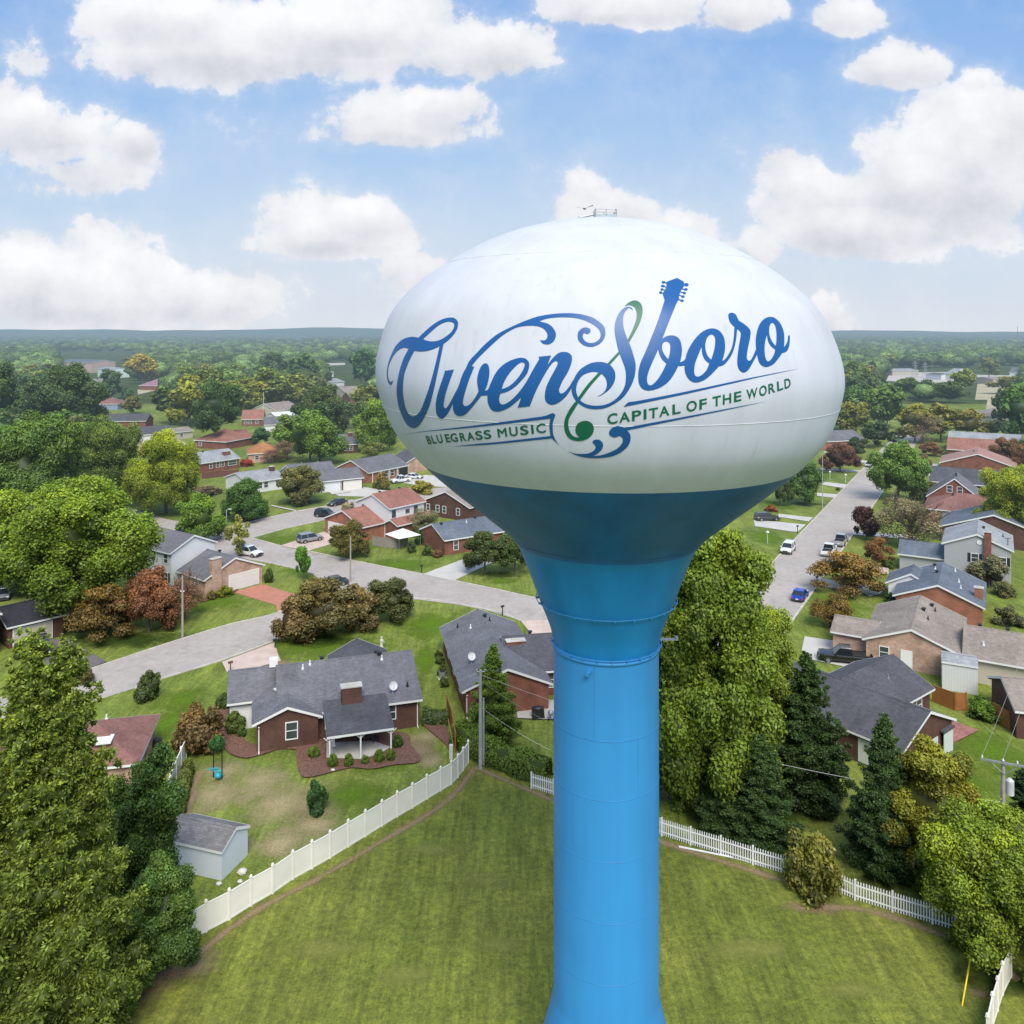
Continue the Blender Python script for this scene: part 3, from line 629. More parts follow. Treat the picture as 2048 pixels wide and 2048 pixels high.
def decal(name, adds, holes, mat, off=.012, label=None):
    verts = []; edges = []
    for lp in adds+holes:
        b = len(verts); verts += [Vector(p) for p in lp]; edges += [(b+i, b+(i+1) % len(lp)) for i in range(len(lp))]
    A = np.array([tuple(v) for v in verts]); x0, y0 = A.min(0); x1, y1 = A.max(0)
    gx, gy = np.meshgrid(np.arange(x0, x1, 6.3), np.arange(y0, y1, 6.3)); G = np.stack([gx.ravel()+.013, gy.ravel()+.017], 1)
    keep = np.zeros(len(G), bool)
    for lp in adds: keep |= inside(G, lp)
    verts += [Vector(p) for p in G[keep]]
    V, E_, Fc, _, _, _ = delaunay_2d_cdt(verts, edges, [], 0, 1e-4)
    V = np.array([tuple(v) for v in V]); Fc = [f for f in Fc if len(f) == 3]; C_ = np.array([(V[f[0]]+V[f[1]]+V[f[2]])/3 for f in Fc])
    ins = np.zeros(len(Fc), bool)
    for lp in adds: ins |= inside(C_, lp)
    for lp in holes: ins &= ~inside(C_, lp)
    Fc = [Fc[i] for i in range(len(Fc)) if ins[i]]
    dx = (V[:, 0]-CX)/F; dz = -(V[:, 1]-CY)/F; lo = np.full(len(V), 26.0); hi = lo.copy()
    def gfun(t): return np.hypot(dx*t-TX-DX(dz*t), t-TY)-RZ(dz*t)
    hit = np.zeros(len(V), bool)
    for t in np.arange(26, 42, .1):
        tt = np.full(len(V), t); s = (gfun(tt) < 0) & ~hit; lo[s] = t-.1; hi[s] = t; hit |= s
    for _ in range(22):
        m = (lo+hi)/2; s = gfun(m) < 0; hi = np.where(s, m, hi); lo = np.where(s, lo, m)
    nx = dx*hi-TX-DX(dz*hi); ny = hi-TY; nl = np.hypot(nx, ny)
    zz = dz*hi; slope = (RZ(zz+.05)-RZ(zz-.05))/.1; nrm = np.stack([nx/nl, ny/nl, -slope], 1); nrm /= np.linalg.norm(nrm, axis=1)[:, None]
    W_ = np.stack([dx*hi, hi, dz*hi+H], 1)+nrm*off
    W_ -= np.array([TX, TY, 0])
    used = sorted({i for f in Fc for i in f}); mp = {u: i for i, u in enumerate(used)}
    me = bpy.data.meshes.new(name); me.from_pydata([tuple(W_[u]) for u in used], [], [tuple(mp[i] for i in reversed(f)) for f in Fc]); me.materials.append(mat); me.update()
    o = bpy.data.objects.new(name, me); col.objects.link(o); o.parent = tw
    if label: o['label'] = label
    me.normals_split_custom_set_from_vertices([tuple(nrm[u]) for u in used])
    return o
BLUEL = paint('lettering_blue', (.012, .095, .30), .35, .05); GREENL = paint('lettering_green', (.008, .13, .075), .4, .05)
adds = [
 L1((350,590,c),(290,700),(240,850),(210,1000),(204,1130),(225,1270),(270,1400),(330,1505),(402,1545),(470,1515),(540,1410),(600,1270),(655,1070),(705,840),(770,530,c),(722,556,c),(690,700),(650,860),(600,1040),(545,1200),(480,1350),(405,1403),(345,1370),(305,1280),(280,1130),(282,1000),(300,880),(350,745),(418,612,c)),
 L1((160,968,c),(150,1005),(132,1028,c),(105,1000),(88,940),(85,870),(100,770),(135,670),(190,560),(270,480),(350,450),(410,446),(468,455,c),(540,385),(640,300),(740,240),(830,215),(900,220),(942,265),(940,330),(905,400),(845,470),(775,527,c),(722,558),(640,595),(570,615),(500,622),(420,615,c),(350,590,c),(300,577),(240,595),(180,650),(135,730),(108,800),(98,880),(105,950),(125,985),(145,985)),
 L1((785,855,c),(775,900),(720,1060),(685,1190),(675,1290),(690,1385),(740,1433),(790,1405),(840,1335),(882,1245,c),(885,1320),(915,1380),(965,1400),(1030,1380),(1100,1310),(1170,1225),(1225,1155,c),(1298,1150,c),(1310,1080,c),(1265,1098,c),(1295,1030),(1318,930),(1322,840),(1305,780),(1275,766),(1235,785),(1200,850),(1178,930),(1176,1000),(1192,1100,c),(1150,1180),(1090,1255),(1040,1280),(1008,1262),(1005,1210),(1030,1110),(1075,970),(1110,880),(1140,805,c),(1060,790,c),(1040,820),(990,920),(950,1040),(900,1140),(850,1235),(810,1295),(785,1305),(770,1270),(785,1170),(830,1020),(895,840,c)),
 L1((1100,808,c),(1180,710),(1300,590))+L2((0,455),(100,385),(200,335),(300,315),(400,312),(480,325),(540,360),(572,410),(570,455),(545,485),(515,488),(485,485,c),(510,520),(560,538),(610,528),(655,490),(676,430),(665,375),(620,315),(560,280),(472,260,c),(560,228),(680,212),(800,210),(920,220),(1030,250),(1130,300),(1190,350),(1215,410),(1205,465),(1160,505),(1100,520),(1040,505),(1005,465),(1000,425),(1020,398,c),(1055,413),(1085,395),(1095,370),(1080,345),(1030,332),(980,350),(945,390),(938,440),(950,490),(1000,540),(1070,565),(1140,560),(1210,525),(1258,465),(1273,400),(1255,320),(1200,265),(1120,215),(1000,178),(870,162),(740,162),(600,175),(450,203),(300,255),(150,320),(0,395))+L1((1350,465),(1250,555),(1170,640),(1098,715),(1060,775),(1030,850,c),(1110,860,c)),
 L1((1265,1098,c),(1305,1080),(1340,1000),(1400,880),(1480,790),(1580,730),(1680,700),(1750,705),(1795,745),(1803,800),(1780,880),(1720,960),(1640,1040),(1550,1100),(1455,1130,c),(1440,1190),(1450,1240),(1480,1260),(1530,1245),(1600,1195),(1680,1110),(1760,1000),(1850,840))+L2((476,712,c),(468,685,c),(620,670,c),(572,785,c),(640,700),(710,640),(780,627),(840,645),(870,690),(860,770),(820,870),(760,970),(720,1060),(715,1100),(735,1128),(780,1110),(840,1040),(885,960,c),(862,1070,c),(800,1160),(720,1230),(650,1262),(590,1255),(550,1210),(543,1140),(560,1050),(610,940),(670,830),(698,765),(680,738),(630,765),(570,850),(500,970),(430,1110),(385,1220),(360,1283,c),(215,1298,c),(258,1175,c))+L1((1640,1235),(1570,1290),(1490,1330),(1425,1347),(1370,1338),(1330,1300),(1303,1230),(1298,1148,c)),
 L2((1170,1168,c),(1230,1145),(1320,1080),(1375,1000),(1393,920),(1380,850),(1330,785),(1260,755),(1190,748),(1100,762),(1000,815),(930,885),(880,985),(864,1060),(875,1140),(920,1220),(1000,1280),(1080,1310),(1170,1317),(1280,1300),(1400,1240),(1500,1160),(1580,1040),(1625,920),(1638,800),(1620,700),(1580,570),(1530,450),(1495,340),(1485,250),(1495,180),(1520,130),(1555,100),(1585,110),(1603,130,c),(1595,100),(1560,83),(1520,88),(1470,120),(1420,190),(1390,280),(1384,370),(1400,480),(1430,610),(1475,730),(1510,830),(1520,930),(1505,1040),(1450,1140),(1370,1215),(1270,1262),(1150,1275),(1040,1255),(970,1210),(930,1140),(920,1070),(945,980),(1000,910),(1070,878),(1140,868),(1210,885),(1265,930),(1290,1000),(1280,1070),(1240,1125)),
 L3((343,136,c),(445,98,c),(530,145,c),(527,205,c),(495,250),(470,320),(475,362,c),(450,385),(400,500),(335,660),(270,830,c),(320,800),(380,790),(440,805),(485,855),(505,950),(500,1030),(483,1113,c),(520,1100),(550,1070,c),(555,1150,c),(500,1160),(460,1160,c),(420,1240),(350,1340),(260,1410),(170,1445),(90,1455),(25,1430),(-12,1370),(-22,1290),(-15,1200),(10,1110),(60,1000),(130,830),(220,600),(297,365,c),(275,290),(300,245),(318,200),(318,150)),
 L3((870,706),(780,730),(690,800),(610,910),(560,1020),(537,1150),(545,1240),(580,1310),(630,1350),(690,1358),(770,1330),(850,1270),(950,1165,c),(1010,1145),(1070,1080),(1120,990),(1155,860),(1172,712,c),(1138,690,c),(1130,820),(1105,940),(1060,1030),(1020,1080),(992,1100,c),(1020,990),(1025,890),(1005,800),(950,730)),
 L3((1065,560),(1070,530),(1105,517),(1150,535),(1175,580),(1190,612,c),(1250,650),(1310,700),(1333,750),(1325,830),(1300,950),(1287,1050),(1300,1090),(1320,1095),(1350,1065),(1400,955,c),(1412,1018,c),(1370,1100),(1310,1200),(1260,1237),(1215,1225),(1180,1170),(1173,1080),(1190,930),(1215,780),(1200,740),(1172,712,c),(1140,690,c),(1085,630)),
 L3((1575,567),(1500,590),(1440,660),(1405,770),(1395,890),(1410,1020),(1440,1120),(1490,1165),(1545,1168),(1610,1135),(1660,1080),(1715,1003,c),(1770,980),(1800,910),(1807,800),(1797,783,c),(1787,800),(1775,870),(1735,935,c),(1740,860),(1735,760),(1700,660),(1640,590))]
holes = [
 L1((522,472,c),(600,400),(700,315),(780,272),(850,263),(895,285),(895,330),(865,385),(800,440),(720,485),(640,500),(570,492)),
 L1((1472,1075,c),(1500,990),(1560,890),(1640,800),(1700,757),(1740,760),(1748,790),(1720,860),(1650,960),(1560,1040)),
 L3((220,958,c),(235,1020),(270,1085),(318,1128,c),(280,1210),(220,1310),(160,1375),(120,1392),(92,1370),(85,1310),(105,1220),(160,1090)),
 L3((340,1078,c),(300,1030),(270,970),(268,910),(285,875),(320,865),(355,885),(365,930),(358,1010)),
 L3((742,930,c),(750,1010),(780,1080),(835,1130,c),(800,1210),(740,1270),(690,1287),(660,1265),(653,1210),(670,1110)),
 L3((858,1083,c),(815,1035),(790,960),(790,880),(815,810),(858,780),(895,800),(907,860),(895,960)),
 L3((1530,780,c),(1545,860),(1580,920),(1630,962,c),(1615,1020),(1580,1080),(1545,1102),(1520,1080),(1503,1000),(1505,890)),
 L3((1636,918,c),(1590,860),(1560,780),(1560,690),(1580,645),(1600,640),(1628,670),(1645,750),(1645,850))]
for (x, y, a_, b_, bx_, by_) in ((283,150,24,15,335,165),(275,195,24,16,320,212),(265,237,20,15,312,250),(248,275,20,16,295,292),(557,180,30,20,500,165),(552,237,24,16,505,232),(535,280,20,16,480,266),(518,323,21,16,470,305),(506,372,22,16,465,358)):
    adds.append(L3(*ell(x, y, a_, b_)))
    d = Vector((bx_-x, by_-y)).normalized(); n_ = Vector((-d.y, d.x))*6
    adds.append(L3((x+n_.x, y+n_.y, c), (bx_+n_.x, by_+n_.y, c), (bx_-n_.x, by_-n_.y, c), (x-n_.x, y-n_.y, c)))
decal('script_lettering', [smooth_loop(l) for l in adds], [smooth_loop(l) for l in holes], BLUEL, .014, 'blue script lettering with a guitar neck as the upright of the b')
banner = [
 L1((255,1630,c),(560,1581),(1000,1531))+L2((0,1474),(400,1420),(540,1398),(600,1376),(640,1362,c),(668,1385),(660,1415),(640,1480),(638,1560),(650,1640),(700,1730),(780,1800),(880,1845),(1000,1857),(1080,1845),(1140,1810),(1155,1770),(1140,1742),(1115,1720,c),(1130,1692),(1180,1682),(1225,1705),(1245,1750),(1230,1800),(1180,1850),(1115,1882,c),(1220,1872),(1330,1835),(1430,1780),(1480,1710),(1475,1660),(1440,1640,c),(1380,1658),(1330,1635),(1316,1600),(1340,1555),(1400,1522),(1450,1523),(1500,1542,c))+L3((500,1777),(1000,1683),(1540,1582,c),(1000,1697),(500,1800))+L2((1535,1572,c),(1570,1620),(1575,1690),(1545,1760),(1470,1830),(1370,1880),(1250,1903),(1120,1907),(980,1890),(850,1840),(740,1770),(660,1700),(625,1670,c),(0,1733))+L1((1200,1752),(880,1768,c),(1200,1732))+L2((0,1710),(612,1640,c),(600,1560),(598,1500),(610,1430,c),(0,1502))+L1((1000,1550),(560,1588)),
 L2((1492,1290,c),(1540,1240),(1580,1228),(1690,1212))+L3((500,1478),(1000,1372),(1400,1288),(1932,1188,c),(1400,1302),(1000,1395),(500,1508),(0,1612))]
decal('banner_scroll', [smooth_loop(l) for l in banner], [], BLUEL, .014, 'navy ribbon lines and scroll around the slogan')
clef = [L2((1500,85,c),(1550,35),(1620,7),(1680,25),(1715,80),(1720,160),(1690,270),(1630,390),(1560,510,c),(1543,478,c),(1600,360),(1640,250),(1650,170),(1630,100),(1590,70),(1545,65)),
 L2((1435,620,c),(1443,655,c),(1330,780,c),(1300,765,c)), L2((1190,875,c),(1228,887,c),(1100,1030),(965,1210,c),(945,1175,c),(1050,1030)),
 L2((925,1215,c),(945,1245,c),(880,1350),(835,1430),(825,1510),(850,1600),(900,1650),(960,1655,c),(920,1610),(912,1550),(940,1490),(1000,1460),(1060,1460),(1110,1490),(1133,1545),(1120,1610),(1070,1665),(1000,1695),(920,1700),(840,1670),(790,1600),(775,1510),(790,1420),(840,1320),(890,1250))]
decal('clef_emblem', [smooth_loop(l) for l in clef], [], GREENL, .014, 'green clef-like flourish crossing the large S')
# slogan in plain capitals
def glyph(ch):
    cu = bpy.data.curves.new('glyph', 'FONT'); cu.body = ch; cu.resolution_u = 5; cu.offset = .022
    ob = bpy.data.objects.new('glyph', cu); col.objects.link(ob); dg = bpy.context.evaluated_depsgraph_get(); me = ob.evaluated_get(dg).to_mesh()
    # boundary loops
    from collections import Counter
    ec = Counter(); vs = [(v.co.x, v.co.y) for v in me.vertices]
    for p in me.polygons:
        vv = list(p.vertices)
        for i in range(len(vv)): ec[tuple(sorted((vv[i], vv[(i+1) % len(vv)])))] += 1
    nb = {}
    for (a, b), n_ in ec.items():
        if n_ == 1: nb.setdefault(a, []).append(b); nb.setdefault(b, []).append(a)
    loops = []; seen = set()
    for s0 in nb:
        if s0 in seen: continue
        lp = [s0]; seen.add(s0); cur = s0
        while True:
            nx = [q for q in nb[cur] if q not in seen]
            if not nx: break
            cur = nx[0]; seen.add(cur); lp.append(cur)
        if len(lp) > 2: loops.append([vs[i] for i in lp])
    bpy.data.objects.remove(ob); bpy.data.curves.remove(cu)
    xs_ = [p[0] for l in loops for p in l]; ys_ = [p[1] for l in loops for p in l]; x0, x1, y0, y1 = min(xs_), max(xs_), min(ys_), max(ys_)
    return [[((p[0]-x0)/(x1-x0), (p[1]-y0)/(y1-y0)) for p in l] for l in loops]
ga, gh = [], []; lastx = [None]
def flush_word():
    if ga: decal('slogan_word', list(ga), list(gh), GREENL, .015)
    ga.clear(); gh.clear(); lastx[0] = None
def put(ch, x0, x1, ybf, hgt, shear, org):
    if lastx[0] is not None and x0-lastx[0] > 55: flush_word()
    lastx[0] = x1
    gl = glyph(ch); area = lambda l: abs(sum(l[i][0]*l[(i+1) % len(l)][1]-l[(i+1) % len(l)][0]*l[i][1] for i in range(len(l))))
    gl.sort(key=area, reverse=True)
    ox, oy = org; ext = .03 if ch in 'OCSGU' else 0
    for i, lp in enumerate(gl):
        q = []
        for (u_, v_) in lp:
            x = x0+u_*(x1-x0)+shear*v_; y = ybf(x0+u_*(x1-x0))-(v_*(1+2*ext)-ext)*hgt
            q.append((ox+x/6.0375, oy+y/6.0375))
        (ga if i == 0 else gh).append(q)
b1 = lambda x: np.interp(x, [560, 860, 1050, 1250, 1350, 1540, 1668, 1800, 2004], [1743, 1714, 1700, 1680, 1668, 1647, 1634, 1619, 1597])
for ch, x0, x1 in (('B',585,633),('L',645,690),('U',708,770),('E',806,862),('G',868,950),('R',980,1052),('A',1062,1150),('S',1165,1250),('S',1265,1352),('M',1430,1540),('U',1570,1672),('S',1700,1800),('I',1833,1862),('C',1893,2006)):
    xm = (x0+x1)/2; put(ch, x0, x1, b1, np.interp(xm, [560, 1000, 1400, 2000], [98, 100, 104, 110]), np.interp(xm, [560, 800, 1050, 1430, 2000], [-36, -30, -24, -17, -10]), (760, 600))
flush_word()
b2 = lambda x: np.interp(x, [-395, -98, 60, 160, 400, 490, 728, 925, 1090, 1222, 1385, 1630, 1727, 1800], [1864, 1824, 1802, 1787, 1745, 1727, 1684, 1642, 1606, 1577, 1543, 1474, 1442, 1421])
for ch, x0, x1 in (('C',-395,-272),('A',-252,-120),('P',-98,15),('I',43,78),('T',105,218),('A',230,355),('L',390,490),('O',560,685),('F',715,805),('T',873,975),('H',998,1100),('E',1133,1222),('W',1283,1418),('O',1438,1530),('R',1550,1632),('L',1655,1727),('D',1745,1820)):
    xm = (x0+x1)/2; put(ch, x0, x1, b2, np.interp(xm, [-300, 900, 1800], [123, 121, 116]), np.interp(xm, [-300, 1200, 1800], [0, 0, -8]), (1280, 540))
flush_word()
# ------------------------------------------------------------------ houses
def V2(x, y): return Vector((x, y, 0))
class House:
    """house built of gabled blocks; every block has its own frame: origin O (eave corner), axis a along U, axis b along V"""
    def __init__(s, name, label, cat='house', group=None):
        s.name, s.label, s.cat, s.group = name, label, cat, group; s.walls = {}; s.roofs = {}; s.trim = MB(); s.later = []; s.root = None
    def frame(s, O, U, Vv=None):
        O = Vector((O[0], O[1], 0)); U = Vector((U[0], U[1], 0)).normalized(); Vv = Vector((-U.y, U.x, 0)) if Vv is None else Vector((Vv[0], Vv[1], 0)).normalized()
        if s.root is None: s.root = empty(s.name, O, 0, s.label, s.cat, s.group); s.base = O.copy()
        return dict(O=O-s.base, U=U, V=Vv)
    def pt(s, fr, a, b, z): return fr['O']+fr['U']*a+fr['V']*b+Vector((0, 0, z))
    def wm(s, m): return s.walls.setdefault(m.name, (MB(), m))[0]
    def rm(s, m): return s.roofs.setdefault(m.name, (MB(), m))[0]
    def block(s, fr, L, D, eave, rise, wall, roof, ridge='a', kind='gable', gable=None, inset=.4, z0=0.0, fascia=True, slope_lo=None, verge=.25):
        """L along a, D along b measured between eave edges"""
        w = s.wm(wall); r = s.rm(roof); p = lambda a, b, z: s.pt(fr, a, b, z); gm = s.wm(gable) if gable else w
        i = inset
        if ridge == 'a': A, B = L, D; q = p
        else: A, B = D, L; q = lambda a, b, z: p(b, a, z)     # swap
        half = B/2; top = eave+rise; sl = rise/half; ew = eave+sl*i-.06
        x0, x1, y0, y1 = verge, A-verge, i, B-i
        if kind == 'hip': x0, x1 = i, A-i
        w.face([q(x0, y0, z0), q(x1, y0, z0), q(x1, y0, ew), q(x0, y0, ew)], [(0, z0), (A, z0), (A, ew), (0, ew)])
        w.face([q(x1, y1, z0), q(x0, y1, z0), q(x0, y1, ew), q(x1, y1, ew)], [(0, z0), (A, z0), (A, ew), (0, ew)])
        for xx in (x0, x1):
            w.face([q(xx, y0, z0), q(xx, y1, z0), q(xx, y1, ew), q(xx, y0, ew)], [(0, z0), (B, z0), (B, ew), (0, ew)])
            if kind == 'gable': gm.face([q(xx, y0, ew), q(xx, y1, ew), q(xx, half, top-.06)], [(y0, ew), (y1, ew), (half, top)])
        t = .14
        if kind == 'gable':
            for sg in (0, 1):
                yy = 0 if sg == 0 else B; ln = math.hypot(half, rise)
                r.face([q(0, yy, eave), q(A, yy, eave), q(A, half, top), q(0, half, top)], [(0, 0), (A, 0), (A, ln), (0, ln)])
            tr = s.trim
            if fascia:
                for yy in (0, B):
                    e = -.03 if yy == 0 else .03
                    tr.face([q(0, yy+e, eave+.01), q(A, yy+e, eave+.01), q(A, yy+e, eave-.19), q(0, yy+e, eave-.19)])
                    tr.face([q(0, yy+e, eave-.19), q(A, yy+e, eave-.19), q(A, y0 if yy == 0 else y1, eave-.17), q(0, y0 if yy == 0 else y1, eave-.17)])
                for xx, e in ((0, -.02), (A, .02)):
                    for yy in (0, B):
                        tr.face([q(xx+e, yy, eave+.02), q(xx+e, half, top+.02), q(xx+e, half, top-.24), q(xx+e, yy, eave-.2)])
                        xi = x0 if xx == 0 else x1
                        tr.face([q(xx+e, yy, eave-.2), q(xx+e, half, top-.24), q(xi, half, top-.2), q(xi, yy, eave-.16)])
            # ridge cap
            s.rm(roof).face([q(0, half-.14, top-.14*sl+.03), q(A, half-.14, top-.14*sl+.03), q(A, half, top+.035), q(0, half, top+.035)])
            s.rm(roof).face([q(0, half+.14, top-.14*sl+.03), q(A, half+.14, top-.14*sl+.03), q(A, half, top+.035), q(0, half, top+.035)])
        else:
            hh = min(half, A/2-.05)
            c4 = [q(0, 0, eave), q(A, 0, eave), q(A, B, eave), q(0, B, eave)]; r0, r1 = q(hh, half, top), q(A-hh, half, top); ln = math.hypot(half, rise)
            r.face([c4[0], c4[1], r1, r0], [(0, 0), (A, 0), (A-hh, ln), (hh, ln)]); r.face([c4[2], c4[3], r0, r1], [(0, 0), (A, 0), (A-hh, ln), (hh, ln)])
            r.face([c4[3], c4[0], r0], [(0, 0), (B, 0), (half, ln)]); r.face([c4[1], c4[2], r1], [(0, 0), (B, 0), (half, ln)])
            for j in range(4):
                a_, b_ = c4[j], c4[(j+1) % 4]; dn = Vector((0, 0, -.19)); s.trim.face([a_+Vector((0, 0, .01)), b_+Vector((0, 0, .01)), b_+dn, a_+dn])
        fr['meta'] = dict(L=L, D=D, eave=eave, rise=rise, ridge=ridge, inset=i, verge=(x0 if ridge == 'a' else x0), x0=x0, y0=y0)
        return fr
    def wallpt(s, fr, face, t, z, out=0.0):
        m = fr['meta']; L, D = m['L'], m['D']; ia = m['x0'] if m['ridge'] == 'a' else m['y0']; ib = m['y0'] if m['ridge'] == 'a' else m['x0']
        if face == 'b0': return s.pt(fr, t, ib-out, z)
        if face == 'b1': return s.pt(fr, t, D-ib+out, z)
        if face == 'a0': return s.pt(fr, ia-out, t, z)
        return s.pt(fr, L-ia+out, t, z)
    def panel(s, mb, fr, face, t0, t1, z0, z1, out, depth=.06):
        q = lambda t, z, o: s.wallpt(fr, face, t, z, o)
        mb.face([q(t0, z0, out), q(t1, z0, out), q(t1, z1, out), q(t0, z1, out)], [(t0, z0), (t1, z0), (t1, z1), (t0, z1)])
        for (a, b) in (((t0, z0), (t1, z0)), ((t1, z0), (t1, z1)), ((t1, z1), (t0, z1)), ((t0, z1), (t0, z0))):
            mb.face([q(a[0], a[1], out), q(b[0], b[1], out), q(b[0], b[1], out-depth), q(a[0], a[1], out-depth)])
    def window(s, fr, face, t, z, w=.95, h=1.35, bars=1, shutters=None, frame=None):
        f = MB(); b = .09
        s.panel(f, fr, face, t-w/2-b, t-w/2, z-h/2-b, z+h/2+b, .07); s.panel(f, fr, face, t+w/2, t+w/2+b, z-h/2-b, z+h/2+b, .07)
        s.panel(f, fr, face, t-w/2, t+w/2, z+h/2, z+h/2+b, .068); s.panel(f, fr, face, t-w/2, t+w/2, z-h/2-b, z-h/2, .068)
        if bars: s.panel(f, fr, face, t-w/2, t+w/2, z-.03, z+.03, .055, .03)
        fo = f.build('window', frame or WHITE, s.root); g_ = MB(); s.panel(g_, fr, face, t-w/2, t+w/2, z-h/2, z+h/2, .025, .02); g_.build('pane', GLASS, fo)
        if shutters:
            for sg in (-1, 1):
                k_ = MB(); c_ = t+sg*(w/2+b+.22); s.panel(k_, fr, face, c_-.2, c_+.2, z-h/2-.06, z+h/2+.06, .05); k_.build('shutter', shutters, s.root)
    def door(s, fr, face, t, w=.95, h=2.1, mat=None, name='door', z0=.05):
        k_ = MB(); s.panel(k_, fr, face, t-w/2, t+w/2, z0, z0+h, .05)
        if name == 'garage_door':
            for j in range(1, 4): s.panel(k_, fr, face, t-w/2, t+w/2, z0+h*j/4-.02, z0+h*j/4+.02, .065, .02)
        o = k_.build(name, mat or DOORW, s.root)
        tr = MB(); s.panel(tr, fr, face, t-w/2-.1, t-w/2, z0, z0+h+.1, .06); s.panel(tr, fr, face, t+w/2, t+w/2+.1, z0, z0+h+.1, .06); s.panel(tr, fr, face, t-w/2, t+w/2, z0+h, z0+h+.1, .058)
        tr.build('frame', WHITE, o)
    def roofz(s, fr, a, b):
        m = fr['meta']; half, d = (m['D']/2, b) if m['ridge'] == 'a' else (m['L']/2, a)
        return m['eave']+m['rise']*(1-abs(d-half)/half)
    def chimney(s, fr, a, b, w=.9, d=.6, top=1.2, mat=None, zbot=None, cap=True):
        z = s.roofz(fr, a, b) if zbot is None else zbot; zt = (s.roofz(fr, a, b) if zbot is None else max(z, fr['meta']['eave']+fr['meta']['rise']*.6))+top
        k_ = MB(); c_ = s.pt(fr, a, b, 0); ang = math.atan2(fr['U'].y, fr['U'].x); zb = z-.8 if zbot is None else zbot
        k_.box((c_.x, c_.y, (zb+zt)/2), (w, d, zt-zb), ang); o = k_.build('chimney', mat or BR_RED, s.root)
        q = MB(); q.box((c_.x, c_.y, zt+.05), (w+.16, d+.16, .1), ang); q.box((c_.x, c_.y, zt+.16), (w*.4, d*.4, .14), ang); q.build('cap', CONC, o)
    def vent(s, fr, a, b, kind='box', mat=None):
        c_ = s.pt(fr, a, b, s.roofz(fr, a, b)); k_ = MB(); ang = math.atan2(fr['U'].y, fr['U'].x)
        if kind == 'box': k_.box((c_.x, c_.y, c_.z+.1), (.28, .28, .36), ang); k_.box((c_.x, c_.y, c_.z+.31), (.46, .46, .1), ang); k_.build('roof_vent', mat or BLACKM, s.root)
        else: k_.tube([(c_.x, c_.y, c_.z-.1), (c_.x, c_.y, c_.z+.45)], .07, 8); k_.tube([(c_.x, c_.y, c_.z-.05), (c_.x, c_.y, c_.z+.12)], .14, 8); k_.build('vent_pipe', mat or WHITE, s.root)
    def dish(s, fr, a, b, z=None, r=.42):
        c_ = s.pt(fr, a, b, (s.roofz(fr, a, b) if z is None else z)); k_ = MB(); mat = plain('dish_grey', (.6, .6, .6), .5)
        d = Vector((.35, -.75, .45)).normalized(); x = d.cross(Vector((0, 0, 1))).normalized(); y = x.cross(d); cc = c_+Vector((0, 0, .75)); pr = None
        rings = []
        for rr, dd in ((0.001, 0), (.5, .03), (.85, .09), (1, .14)):
            rings.append([cc+d*dd+(x*math.cos(2*math.pi*j/16)+y*math.sin(2*math.pi*j/16))*r*rr for j in range(16)])
        for j in range(3):
            for i_ in range(16): k_.face([rings[j][i_], rings[j][(i_+1) % 16], rings[j+1][(i_+1) % 16], rings[j+1][i_]])
        k_.tube([c_, c_+Vector((0, 0, .7))], .03, 6); k_.tube([cc-y*r*.8, cc+d*.45], .015, 5); k_.ball(cc+d*.45, .06); k_.build('satellite_dish', mat, s.root)
    def gutter(s, fr, face, t, eave):
        k_ = MB(); a_ = s.wallpt(fr, face, t, eave-.25, .3); b_ = s.wallpt(fr, face, t, eave-.55, .08); c_ = s.wallpt(fr, face, t, .2, .08); e_ = s.wallpt(fr, face, t, .1, .5)
        k_.tube([a_, b_, c_, e_], .055, 6); k_.build('downpipe', WHITE, s.root)
    def finish(s):
        for nm, (mb_, m) in s.walls.items():
            if mb_.f: mb_.build('wall', m, s.root)
        for nm, (mb_, m) in s.roofs.items():
            if mb_.f: mb_.build('roof', m, s.root)
        if s.trim.f: s.trim.build('eaves_trim', WHITE, s.root)
        return s.root
def wxy(px, py, z): p = P(px, py, z); return (p.x, p.y)

# --- main brick ranch with patio, centre left
h = House('ranch_house', 'dark brick ranch house with grey roof, tall roof chimney and covered patio behind')
C0 = Vector((-8.55, 78.9, 0)); U = (-.956, -.293); Vv = (-.293, .956)
def sub(a, b): q = C0+Vector((*U, 0))*a+Vector((*Vv, 0))*b; return (q.x, q.y)
f1 = h.frame(sub(-.0, 0), U, Vv); h.block(f1, 13.4, 11.6, 2.75, 2.6, BR_DARK, SH_GREY, gable=SID_W)
f2 = h.frame(sub(12.6, 4.4), U, Vv); h.block(f2, 5.3, 7.4, 2.72, 1.75, SID_W, SH_GREY)
f3 = h.frame(sub(9.4, -.62), U, Vv); h.block(f3, 6.2, 9.0, 2.7, 1.25, BR_DARK, SH_GREY, ridge='b')
f3b = h.frame(sub(1.5, 8.8), U, Vv); h.block(f3b, 6.4, 5.0, 2.66, 1.55, BR_DARK, SH_DARK, ridge='b')
h.window(f3, 'b0', 2.75, 1.65, .95, 1.45); h.window(f1, 'b0', 8.6, 1.65, .9, 1.2); h.window(f1, 'b0', 3.0, 1.75, .85, 1.3)
h.door(f1, 'b0', 6.1, 1.8, 2.1, GLASS, 'patio_door'); h.gutter(f3, 'b0', 5.6, 2.7); h.gutter(f1, 'b0', .45, 2.7)
h.chimney(f1, 6.7, .55, 1.85, .9, 1.65, BR_DARK)
for (a, b, kd) in ((3.6, 6.3, 'box'), (9.0, 6.3, 'box'), (10.9, 5.0, 'pipe'), (3.2, 5.0, 'pipe'), (3.4, 5.6, 'box'), (10.2, 5.4, 'pipe')): h.vent(f1, a, b, kd)
